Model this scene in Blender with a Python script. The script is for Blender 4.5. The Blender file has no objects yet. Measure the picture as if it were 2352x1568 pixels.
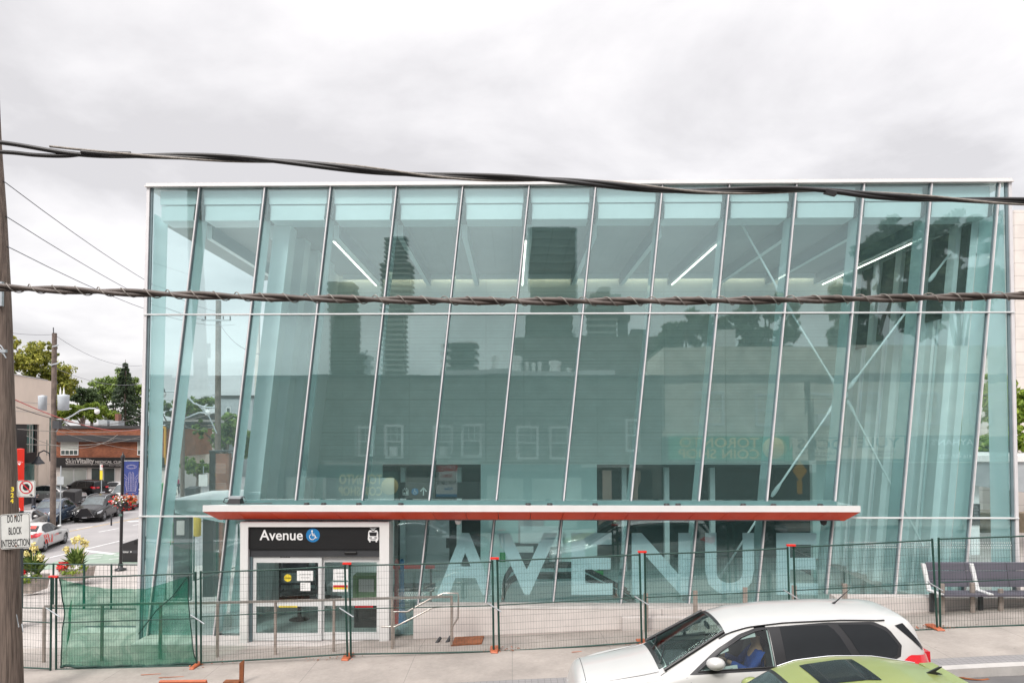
import bpy, bmesh, math, random
from mathutils import Vector, Matrix
R = math.radians
random.seed(7)
scene = bpy.context.scene
col = scene.collection

# ------------------------------------------------------------------ camera
F_ = 1700.0; CAMH = 4.75; TH = R(1.0)
SH = 196/F_ - math.tan(TH)
cam_d = bpy.data.cameras.new("camera"); cam = bpy.data.objects.new("camera", cam_d); col.objects.link(cam)
cam.location = (0, 0, CAMH); cam.rotation_euler = (R(90)+TH, 0, 0)
cam_d.sensor_width = 36; cam_d.lens = 36*F_/2352; cam_d.shift_y = SH*F_/2352
cam_d.clip_start = 0.1; cam_d.clip_end = 4000
scene.camera = cam

# ------------------------------------------------------------------ world: pale overcast cloud layer over a Nishita sky
SUN_EL, SUN_AZ = R(44), R(205)
world = bpy.data.worlds.new("World"); scene.world = world; world.use_nodes = True
nt = world.node_tree; nt.nodes.clear()
def N(nt, t, **k):
    n = nt.nodes.new(t)
    for a, v in k.items(): setattr(n, a, v)
    return n
def math_node(nt, op, a, b=None, clamp=False):
    m = N(nt, 'ShaderNodeMath', operation=op, use_clamp=clamp)
    for i, v in enumerate((a, b)):
        if v is None: continue
        if isinstance(v, (int, float)): m.inputs[i].default_value = v
        else: nt.links.new(v, m.inputs[i])
    return m.outputs[0]
L = nt.links.new
tc = N(nt, 'ShaderNodeTexCoord'); sep = N(nt, 'ShaderNodeSeparateXYZ'); L(tc.outputs['Generated'], sep.inputs[0])
zc = math_node(nt, 'MAXIMUM', sep.outputs['Z'], 0.0)
den = math_node(nt, 'ADD', zc, 0.22)
u = math_node(nt, 'DIVIDE', sep.outputs['X'], den); v = math_node(nt, 'DIVIDE', sep.outputs['Y'], den)
cmb = N(nt, 'ShaderNodeCombineXYZ'); L(u, cmb.inputs[0]); L(v, cmb.inputs[1])
n1 = N(nt, 'ShaderNodeTexNoise'); n1.inputs['Scale'].default_value = 1.45; n1.inputs['Detail'].default_value = 8; n1.inputs['Roughness'].default_value = 0.53; n1.inputs['Distortion'].default_value = .25
off = N(nt, 'ShaderNodeVectorMath', operation='ADD'); off.inputs[1].default_value = (3.4, 7.7, 1.3); L(cmb.outputs[0], off.inputs[0]); L(off.outputs[0], n1.inputs['Vector'])
ramp = N(nt, 'ShaderNodeValToRGB'); L(n1.outputs['Fac'], ramp.inputs[0])
e = ramp.color_ramp.elements
e[0].position = .39; e[0].color = (.70, .682, .695, 1)
e[1].position = .585; e[1].color = (.95, .925, .93, 1)
m_ = ramp.color_ramp.elements.new(.49); m_.color = (.83, .81, .822, 1)
# an overcast sky is brighter towards the zenith
el = math_node(nt, 'MULTIPLY', math_node(nt, 'POWER', zc, 6.0), 4.6)
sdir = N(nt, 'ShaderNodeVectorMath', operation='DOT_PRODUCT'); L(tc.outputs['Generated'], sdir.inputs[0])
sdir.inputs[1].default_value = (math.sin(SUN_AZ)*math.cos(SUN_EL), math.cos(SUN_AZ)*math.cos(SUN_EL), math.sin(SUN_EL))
glow = math_node(nt, 'MULTIPLY', math_node(nt, 'POWER', math_node(nt, 'MAXIMUM', sdir.outputs['Value'], 0.0), 8.0), 1.5)   # glow added round the unseen sun to brighten the facade
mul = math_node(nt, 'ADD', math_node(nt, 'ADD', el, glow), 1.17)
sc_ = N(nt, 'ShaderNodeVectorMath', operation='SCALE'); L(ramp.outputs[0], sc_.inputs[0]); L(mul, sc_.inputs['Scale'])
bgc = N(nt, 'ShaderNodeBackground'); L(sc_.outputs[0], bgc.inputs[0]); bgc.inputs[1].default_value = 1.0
sky = N(nt, 'ShaderNodeTexSky', sky_type='NISHITA'); sky.sun_disc = False; sky.sun_elevation = SUN_EL; sky.sun_rotation = SUN_AZ
bgs = N(nt, 'ShaderNodeBackground'); L(sky.outputs[0], bgs.inputs[0]); bgs.inputs[1].default_value = 0.10
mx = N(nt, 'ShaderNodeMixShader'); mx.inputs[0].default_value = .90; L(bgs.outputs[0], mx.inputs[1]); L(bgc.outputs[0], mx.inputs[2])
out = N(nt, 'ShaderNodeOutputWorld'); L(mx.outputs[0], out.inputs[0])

sd = bpy.data.lights.new("sun", 'SUN'); sd.energy = 2.5; sd.angle = R(14); sd.color = (1, .95, .88)
sun = bpy.data.objects.new("sun", sd); col.objects.link(sun)
# sun stands behind the camera, to the left
dv = Vector((math.sin(SUN_AZ)*math.cos(SUN_EL), math.cos(SUN_AZ)*math.cos(SUN_EL), math.sin(SUN_EL)))
sun.rotation_euler = dv.to_track_quat('Z', 'Y').to_euler()

scene.view_settings.view_transform = 'Standard'; scene.view_settings.look = 'None'
scene.view_settings.exposure = 0.0; scene.view_settings.gamma = 1.0
scene.render.engine = 'CYCLES'
scene.cycles.max_bounces = 10; scene.cycles.transparent_max_bounces = 40
scene.cycles.glossy_bounces = 4; scene.cycles.diffuse_bounces = 4; scene.cycles.transmission_bounces = 6
scene.cycles.caustics_reflective = False; scene.cycles.caustics_refractive = False

# ------------------------------------------------------------------ geometry of the view
def ray(px, py):
    cx = (px-1176)/F_; cy = (784-py)/F_+SH; c, s = math.cos(TH), math.sin(TH)
    return Vector((cx, -s*cy+c, c*cy+s))
def W(px, py, D):                      # world point at distance D along the street's depth
    r = ray(px, py); return Vector((0, 0, CAMH)) + r*(D/r.y)
def XX(px, D): return (px-1176)/F_*D   # metres to the right at depth D
def ZZ(py, D): return W(1176, py, D).z
# the glazed front: slightly turned and leaning back
FN = Vector((.0179, 1, -.013)); FC = 16.85-.013*4.75
def FY(x, z): return 16.85-.0179*x+.013*(z-4.75)
def refl(px, py, D):                   # real point whose mirror image stands at D
    V = W(px, py, D); return V - FN*(2*(V.dot(FN)-FC)/FN.length_squared)

# ------------------------------------------------------------------ materials
MATS = {}
def srgb(r, g, b): return tuple(((c/255)/12.92 if c/255 <= .04045 else ((c/255+.055)/1.055)**2.4) for c in (r, g, b))
def mat(name, c, rough=.6, metal=0, var=.12, scale=3.0, bump=0, bscale=40, c2=None, spec=.5, coat=0, detail=5, emit=0, stretch=(1, 1, 1), alpha=None):
    if name in MATS: return MATS[name]
    m = bpy.data.materials.new(name); m.use_nodes = True; t = m.node_tree
    b = t.nodes['Principled BSDF']; b.inputs['Roughness'].default_value = rough; b.inputs['Metallic'].default_value = metal
    b.inputs['Specular IOR Level'].default_value = spec
    if coat: b.inputs['Coat Weight'].default_value = coat; b.inputs['Coat Roughness'].default_value = .04
    tc = N(t, 'ShaderNodeTexCoord'); mp = N(t, 'ShaderNodeMapping'); t.links.new(tc.outputs['Object'], mp.inputs[0]); mp.inputs['Scale'].default_value = stretch
    n = N(t, 'ShaderNodeTexNoise'); n.inputs['Scale'].default_value = scale; n.inputs['Detail'].default_value = detail; n.inputs['Roughness'].default_value = .62
    t.links.new(mp.outputs[0], n.inputs['Vector'])
    r = N(t, 'ShaderNodeValToRGB'); t.links.new(n.outputs['Fac'], r.inputs[0])
    c2 = c2 or tuple(max(0, x*(1-var*1.6)) for x in c[:3])
    r.color_ramp.elements[0].position = .3; r.color_ramp.elements[0].color = (*c2[:3], 1)
    r.color_ramp.elements[1].position = .7; r.color_ramp.elements[1].color = (*[min(1, x*(1+var*.5)) for x in c[:3]], 1)
    t.links.new(r.outputs[0], b.inputs['Base Color'])
    if bump:
        n2 = N(t, 'ShaderNodeTexNoise'); n2.inputs['Scale'].default_value = bscale; n2.inputs['Detail'].default_value = 4
        t.links.new(mp.outputs[0], n2.inputs['Vector'])
        bp = N(t, 'ShaderNodeBump'); bp.inputs['Strength'].default_value = bump; bp.inputs['Distance'].default_value = .02
        t.links.new(n2.outputs['Fac'], bp.inputs['Height']); t.links.new(bp.outputs[0], b.inputs['Normal'])
    if emit:
        b.inputs['Emission Color'].default_value = (*c[:3], 1); b.inputs['Emission Strength'].default_value = emit
    MATS[name] = m; return m

def glass(name, tint, fac=.07, wav=.0, refl_c=(.97, 1, 1), rough=0.0, edge=.9, diff=None, dfac=0, bumpd=.0):
    """architectural glass: tinted see-through + mirror reflection growing at grazing angles (+ a frosted share)"""
    if name in MATS: return MATS[name]
    m = bpy.data.materials.new(name); m.use_nodes = True; t = m.node_tree; t.nodes.clear()
    lw = N(t, 'ShaderNodeLayerWeight'); lw.inputs['Blend'].default_value = .5
    p = math_node(t, 'POWER', lw.outputs['Facing'], 4.0)
    fr = math_node(t, 'ADD', math_node(t, 'MULTIPLY', p, edge), fac, clamp=True)
    tr = N(t, 'ShaderNodeBsdfTransparent'); tr.inputs[0].default_value = (*tint, 1)
    if wav:      # no two panes are quite alike: slight differences of tint and of mirror strength
        oi = N(t, 'ShaderNodeObjectInfo'); mr = N(t, 'ShaderNodeMapRange'); mr.inputs[3].default_value = .965; mr.inputs[4].default_value = 1.0; t.links.new(oi.outputs['Random'], mr.inputs[0])
        vs_ = N(t, 'ShaderNodeVectorMath', operation='SCALE'); vs_.inputs[0].default_value = tint; t.links.new(mr.outputs[0], vs_.inputs['Scale']); t.links.new(vs_.outputs[0], tr.inputs[0])
        fr = math_node(t, 'MULTIPLY', fr, math_node(t, 'ADD', math_node(t, 'MULTIPLY', oi.outputs['Random'], .28), .86))
    gl = N(t, 'ShaderNodeBsdfGlossy'); gl.inputs['Roughness'].default_value = rough; gl.inputs['Color'].default_value = (*refl_c, 1)
    if wav:
        tc = N(t, 'ShaderNodeTexCoord'); n = N(t, 'ShaderNodeTexNoise'); n.inputs['Scale'].default_value = .55; n.inputs['Detail'].default_value = 1.0
        t.links.new(tc.outputs['Object'], n.inputs['Vector'])
        b = N(t, 'ShaderNodeBump'); b.inputs['Strength'].default_value = wav; b.inputs['Distance'].default_value = .05
        t.links.new(n.outputs['Fac'], b.inputs['Height']); t.links.new(b.outputs[0], gl.inputs['Normal'])
    base = tr.outputs[0]
    if diff:
        df = N(t, 'ShaderNodeBsdfDiffuse'); df.inputs[0].default_value = (*diff, 1)
        tl = N(t, 'ShaderNodeBsdfTranslucent'); tl.inputs[0].default_value = (*diff, 1)
        m1 = N(t, 'ShaderNodeMixShader'); m1.inputs[0].default_value = .5; t.links.new(df.outputs[0], m1.inputs[1]); t.links.new(tl.outputs[0], m1.inputs[2])
        m2 = N(t, 'ShaderNodeMixShader'); m2.inputs[0].default_value = dfac
        if name == 'green_net':     # doubled, creased cloth is denser in places
            tc = N(t, 'ShaderNodeTexCoord'); n = N(t, 'ShaderNodeTexNoise'); n.inputs['Scale'].default_value = 2.2; n.inputs['Detail'].default_value = 6; n.inputs['Distortion'].default_value = 1.5; t.links.new(tc.outputs['Object'], n.inputs['Vector'])
            mr = N(t, 'ShaderNodeMapRange'); mr.inputs[1].default_value = .35; mr.inputs[2].default_value = .68; mr.inputs[3].default_value = .18; mr.inputs[4].default_value = .62; t.links.new(n.outputs['Fac'], mr.inputs[0]); t.links.new(mr.outputs[0], m2.inputs[0])
        t.links.new(base, m2.inputs[1]); t.links.new(m1.outputs[0], m2.inputs[2]); base = m2.outputs[0]
    mx = N(t, 'ShaderNodeMixShader'); t.links.new(fr, mx.inputs[0]); t.links.new(base, mx.inputs[1]); t.links.new(gl.outputs[0], mx.inputs[2])
    o = N(t, 'ShaderNodeOutputMaterial'); t.links.new(mx.outputs[0], o.inputs[0])
    MATS[name] = m; return m

def lined(name, c, cl, axis='Z', period=.12, width=.12, rough=.6, jit=.0, c2=None, axis2=None, period2=1.0, width2=.02, bump=.0, var=.08, scale=2.0, gloss=.5, wear=False):
    """flat colour with thin darker lines every `period` metres along an axis (slats, cladding joints, paving joints)"""
    if name in MATS: return MATS[name]
    m = bpy.data.materials.new(name); m.use_nodes = True; t = m.node_tree
    b = t.nodes['Principled BSDF']; b.inputs['Roughness'].default_value = rough; b.inputs['Specular IOR Level'].default_value = gloss
    g = N(t, 'ShaderNodeNewGeometry'); s = N(t, 'ShaderNodeSeparateXYZ'); t.links.new(g.outputs['Position'], s.inputs[0])
    def line(ax, per, wd):
        q = math_node(t, 'MULTIPLY', s.outputs[ax], 1/per)
        if jit:
            n = N(t, 'ShaderNodeTexNoise', noise_dimensions='1D'); n.inputs['Scale'].default_value = 3.0/per*.3; t.links.new(s.outputs[ax], n.inputs['W'])
            q = math_node(t, 'ADD', q, math_node(t, 'MULTIPLY', n.outputs['Fac'], jit))
        fr = math_node(t, 'FRACT', q)
        return math_node(t, 'LESS_THAN', fr, wd/per)
    f = line(axis, period, width)
    if axis2: f = math_node(t, 'MAXIMUM', f, line(axis2, period2, width2))
    n = N(t, 'ShaderNodeTexNoise'); n.inputs['Scale'].default_value = scale; n.inputs['Detail'].default_value = 6; t.links.new(g.outputs['Position'], n.inputs['Vector'])
    r = N(t, 'ShaderNodeValToRGB'); t.links.new(n.outputs['Fac'], r.inputs[0])
    r.color_ramp.elements[0].position = .3; r.color_ramp.elements[0].color = (*(c2 or tuple(x*(1-var*1.6) for x in c)), 1)
    r.color_ramp.elements[1].position = .7; r.color_ramp.elements[1].color = (*c, 1)
    mx = N(t, 'ShaderNodeMix', data_type='RGBA'); t.links.new(f, mx.inputs[0]); t.links.new(r.outputs[0], mx.inputs[6]); mx.inputs[7].default_value = (*cl, 1)
    if wear:     # stains, gum spots and grit
        vo = N(t, 'ShaderNodeTexVoronoi'); vo.inputs['Scale'].default_value = 2.2; t.links.new(g.outputs['Position'], vo.inputs['Vector'])
        sp = math_node(t, 'LESS_THAN', vo.outputs['Distance'], .045)
        ns = N(t, 'ShaderNodeTexNoise'); ns.inputs['Scale'].default_value = 14; ns.inputs['Detail'].default_value = 8; ns.inputs['Roughness'].default_value = .75; t.links.new(g.outputs['Position'], ns.inputs['Vector'])
        n3 = N(t, 'ShaderNodeTexNoise'); n3.inputs['Scale'].default_value = .55; n3.inputs['Detail'].default_value = 7; n3.inputs['Roughness'].default_value = .7; t.links.new(g.outputs['Position'], n3.inputs['Vector'])
        k1 = math_node(t, 'MULTIPLY', math_node(t, 'SUBTRACT', ns.outputs['Fac'], .5), .5); k2 = math_node(t, 'MULTIPLY', math_node(t, 'SUBTRACT', n3.outputs['Fac'], .5), .8)
        kk = math_node(t, 'SUBTRACT', math_node(t, 'ADD', math_node(t, 'ADD', k1, k2), 1.0), math_node(t, 'MULTIPLY', sp, .22))
        sv_ = N(t, 'ShaderNodeVectorMath', operation='SCALE'); t.links.new(mx.outputs[2], sv_.inputs[0]); t.links.new(kk, sv_.inputs['Scale']); t.links.new(sv_.outputs[0], b.inputs['Base Color'])
    else: t.links.new(mx.outputs[2], b.inputs['Base Color'])
    if bump:
        bp = N(t, 'ShaderNodeBump', invert=True); bp.inputs['Strength'].default_value = bump; bp.inputs['Distance'].default_value = .01
        t.links.new(f, bp.inputs['Height']); t.links.new(bp.outputs[0], b.inputs['Normal'])
    MATS[name] = m; return m

def brick(name, c1, c2, mortar, scale=1.0, rough=.85):
    if name in MATS: return MATS[name]
    m = bpy.data.materials.new(name); m.use_nodes = True; t = m.node_tree
    b = t.nodes['Principled BSDF']; b.inputs['Roughness'].default_value = rough
    g = N(t, 'ShaderNodeNewGeometry'); s = N(t, 'ShaderNodeSeparateXYZ'); t.links.new(g.outputs['Position'], s.inputs[0])
    cb = N(t, 'ShaderNodeCombineXYZ'); t.links.new(math_node(t, 'ADD', s.outputs['X'], s.outputs['Y']), cb.inputs[0]); t.links.new(s.outputs['Z'], cb.inputs[1])
    bt = N(t, 'ShaderNodeTexBrick'); t.links.new(cb.outputs[0], bt.inputs['Vector']); bt.inputs['Scale'].default_value = scale
    bt.inputs['Color1'].default_value = (*c1, 1); bt.inputs['Color2'].default_value = (*c2, 1); bt.inputs['Mortar'].default_value = (*mortar, 1)
    bt.inputs['Brick Width'].default_value = .22; bt.inputs['Row Height'].default_value = .075; bt.inputs['Mortar Size'].default_value = .008
    n = N(t, 'ShaderNodeTexNoise'); n.inputs['Scale'].default_value = 1.3; n.inputs['Detail'].default_value = 6; t.links.new(g.outputs['Position'], n.inputs['Vector'])
    r = N(t, 'ShaderNodeMapRange'); r.inputs[1].default_value = .3; r.inputs[2].default_value = .7; r.inputs[3].default_value = .7; r.inputs[4].default_value = 1.15; t.links.new(n.outputs['Fac'], r.inputs[0])
    vm = N(t, 'ShaderNodeVectorMath', operation='SCALE'); t.links.new(bt.outputs['Color'], vm.inputs[0]); t.links.new(r.outputs[0], vm.inputs['Scale'])
    t.links.new(vm.outputs[0], b.inputs['Base Color'])
    MATS[name] = m; return m

def leafmat(name, dark, light, sc=1.2):
    if name in MATS: return MATS[name]
    m = bpy.data.materials.new(name); m.use_nodes = True; t = m.node_tree
    b = t.nodes['Principled BSDF']; b.inputs['Roughness'].default_value = .6; b.inputs['Specular IOR Level'].default_value = .3
    g = N(t, 'ShaderNodeNewGeometry')
    n = N(t, 'ShaderNodeTexNoise'); n.inputs['Scale'].default_value = sc; n.inputs['Detail'].default_value = 5; t.links.new(g.outputs['Position'], n.inputs['Vector'])
    a = math_node(t, 'ADD', math_node(t, 'MULTIPLY', n.outputs['Fac'], .8), math_node(t, 'MULTIPLY', g.outputs['Random Per Island'], .35))
    r = N(t, 'ShaderNodeValToRGB'); t.links.new(a, r.inputs[0])
    r.color_ramp.elements[0].position = .38; r.color_ramp.elements[0].color = (*dark, 1)
    r.color_ramp.elements[1].position = .78; r.color_ramp.elements[1].color = (*light, 1)
    t.links.new(r.outputs[0], b.inputs['Base Color'])
    tl = N(t, 'ShaderNodeBsdfTranslucent'); t.links.new(r.outputs[0], tl.inputs[0])
    mx = N(t, 'ShaderNodeMixShader'); mx.inputs[0].default_value = .3; o = t.nodes['Material Output']
    t.links.new(b.outputs[0], mx.inputs[1]); t.links.new(tl.outputs[0], mx.inputs[2]); t.links.new(mx.outputs[0], o.inputs[0])
    MATS[name] = m; return m

M = lambda n: MATS[n]
mat('concrete_white', srgb(205, 198, 194), .8, var=.10, scale=1.5, bump=.15)
mat('plaza_concrete', srgb(176, 169, 164), .85, var=.14, scale=1.1, bump=.15)
mat('white_paint', (.74, .73, .72), .45, var=.04, scale=2)
mat('white_soffit', (.90, .93, .92), .5, var=.03)
mat('panel_white', (.93, .97, .97), .4, var=.03)
mat('coping', (.74, .72, .71), .4, var=.05, scale=1)
mat('alu', (.68, .66, .67), .45, metal=.1, var=.06)
mat('alu_white', (.72, .73, .73), .4, metal=.15, var=.03)
mat('gasket', (.15, .21, .23), .5)
mat('sill_teal', (.09, .19, .19), .4)
mat('rod_white', (.93, .97, .97), .4, var=.02)
mat('orange_panel', (.95, .105, .035), .35, var=.10, scale=.8, coat=.12, c2=(.76, .05, .018), spec=.3)
mat('black_panel', (.008, .008, .009), .5, var=.1)
mat('charcoal', (.045, .047, .052), .5, var=.1)
mat('steel', (.56, .52, .48), .35, metal=.85, var=.12, scale=6)
mat('steel_post', (.42, .36, .32), .5, metal=.4, var=.2, scale=6)
mat('rust', (.26, .085, .03), .85, var=.35, scale=5, bump=.2)
mat('orange_plastic', (.46, .12, .05), .5, var=.2)
mat('red_plastic', (.72, .03, .02), .45, var=.1)
mat('fence_green', (.012, .055, .042), .5, var=.25, scale=4)
mat('fence_wire', (.035, .06, .055), .55, var=.2)
mat('white_sticker', (.80, .80, .80), .5, var=.02)
mat('sign_white', (.66, .66, .63), .5, var=.08, scale=5)
mat('sign_black', (.015, .015, .017), .5)
mat('sign_blue', (.015, .19, .46), .45, var=.04)
mat('sign_red', (.60, .02, .03), .5, var=.05)
mat('yellow', (.80, .62, .04), .5, var=.05)
mat('wood_pole', (.25, .19, .155), .9, c2=(.055, .04, .032), scale=2.0, stretch=(20, 20, .45), bump=.9, bscale=5, var=.2, detail=8)
mat('wood_far', (.17, .13, .11), .9, var=.3, scale=4)
mat('asphalt', (.125, .12, .12), .9, c2=(.085, .082, .082), scale=1.0, bump=.2, bscale=60)
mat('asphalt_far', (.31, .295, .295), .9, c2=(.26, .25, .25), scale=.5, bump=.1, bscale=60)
mat('road_paint', (.62, .62, .62), .7, var=.2, scale=6)
mat('road_yellow', (.55, .36, .12), .7, var=.2, scale=6)
mat('bike_green', (.26, .33, .27), .8, var=.12, scale=2)
mat('kerb', (.46, .44, .42), .8, var=.12, scale=3, bump=.1)
mat('rubber', (.018, .018, .019), .7)
mat('rim', (.42, .43, .45), .3, metal=.85)
mat('rim_dark', (.05, .05, .055), .35, metal=.7)
mat('chrome', (.75, .76, .78), .12, metal=1, var=.02)
mat('black_trim', (.016, .016, .018), .3, var=.05)
mat('under', (.01, .01, .011), .8)
mat('tail_red', (.65, .008, .02), .12, coat=1, var=.1)
mat('head_light', (.70, .73, .76), .12, metal=.3, var=.1, scale=14, coat=1)
mat('amber', (.7, .25, .03), .2)
mat('galv', (.44, .47, .49), .5, metal=.4, var=.1)
mat('transformer', (.50, .54, .58), .5, var=.08)
mat('bench_grey', (.105, .10, .125), .55, var=.12, scale=8)
mat('skin', (.42, .24, .17), .6, var=.08)
mat('hair_dark', (.02, .015, .012), .6)
mat('denim', (.05, .10, .20), .8, var=.2, scale=12)
mat('blue_cloth', (.015, .06, .28), .8, var=.2, scale=10)
mat('trousers', (.05, .05, .06), .8)
mat('seat_grey', (.10, .10, .105), .7)
mat('beige', srgb(220, 203, 188), .8, var=.04, scale=.6)
mat('stone_white', srgb(215, 208, 202), .8, var=.05)
mat('roof_dark', (.05, .048, .05), .8)
mat('escal_black', (.012, .013, .014), .4)
mat('floor_in', (.55, .66, .64), .35, var=.08)
mat('dark_room', (.05, .08, .08), .6, var=.15)
mat('wall_teal', (.66, .82, .80), .5, var=.03)
mat('wall_grey', (.80, .82, .80), .6, var=.05)
mat('led', (1.0, .92, .78), .5, emit=4.5, var=0)
mat('led_warm', (1.0, .80, .58), .5, emit=3, var=0)
mat('paper', (.80, .80, .79), .7, var=.02)
mat('green_bin', (.02, .30, .06), .5, var=.1)
mat('green_box', (.25, .42, .22), .6, var=.1)
mat('pylon_red', (.90, .035, .015), .4, var=.03)
mat('ochre', (.62, .31, .03), .6, var=.1)
mat('banner_blue', (.03, .05, .21), .7, var=.1)
mat('banner_line', (.62, .55, .62), .7)
mat('letter_frost', (.76, .88, .92), .35, var=.04)
mat('letter_metal', (.62, .60, .58), .35, metal=.4)
mat('awning', (.06, .06, .065), .7)
lined('back_clad', (.82, .90, .86), (.62, .70, .66), 'Z', .105, .016, jit=1.3, axis2='X', period2=2.02, width2=.022, rough=.5)
lined('soffit_boards', (.36, .37, .36), (.22, .23, .22), 'X', .5, .012, rough=.6)
lined('pave', srgb(160, 152, 145), (.22, .20, .185), 'X', 1.9, .012, rough=.85, axis2='Y', period2=50, width2=.01, var=.10, scale=1.1, wear=True)
lined('stone_lines', srgb(218, 210, 204), srgb(176, 168, 163), 'Z', .52, .02, rough=.8, axis2='X', period2=2.9, width2=.015)
lined('paver', (.26, .25, .25), (.17, .165, .165), 'X', .11, .012, rough=.9, axis2='Y', period2=.11, width2=.012)
lined('bench_slat', (.105, .10, .125), (.02, .02, .025), 'X', .9, .012, rough=.55)
brick('brick_orange', (.34, .105, .042), (.23, .062, .028), (.20, .13, .10))
brick('brick_grey', (.20, .195, .18), (.16, .157, .145), (.24, .235, .22))
brick('brick_beige', (.84, .77, .67), (.76, .70, .60), (.62, .57, .5))
brick('brick_red', (.27, .10, .06), (.20, .07, .045), (.2, .16, .14))
glass('glass_front', (.872, .962, .968), fac=.130, wav=.010, refl_c=(.87, .99, .98), diff=(.62, .90, .86), dfac=.046)  # small pale diffuse share put in as milky haze, lifting the darks
glass('glass_fin', (.80, .94, .94), fac=.06, diff=(.86, .98, .98), dfac=.66)
glass('milk_panel', (.8, .9, .9), fac=.03, diff=(.88, .97, .96), dfac=.93)
glass('glass_back', (.90, .96, .96), fac=.03)
glass('glass_door', (.90, .94, .935), fac=.05, wav=.02)
glass('glass_tint', (.10, .12, .12), fac=.03)
glass('glass_car', (.62, .74, .72), fac=.035, edge=.35)
glass('glass_dark', (.02, .025, .03), fac=.05)
glass('shop_glass', (.28, .34, .34), fac=.08)
glass('green_net', (.60, .84, .73), fac=.0, edge=0, diff=(.012, .24, .15), dfac=.36)
leafmat('leaf_yellow', (.09, .12, .015), (.52, .50, .10), .35)
leafmat('leaf_green', (.05, .095, .022), (.24, .33, .08), .4)
leafmat('leaf_conifer', (.025, .045, .025), (.10, .14, .08), .5)
leafmat('leaf_bright', (.08, .15, .015), (.36, .45, .07), 1.0)
leafmat('leaf_dark', (.03, .055, .022), (.11, .16, .065), .25)

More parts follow.
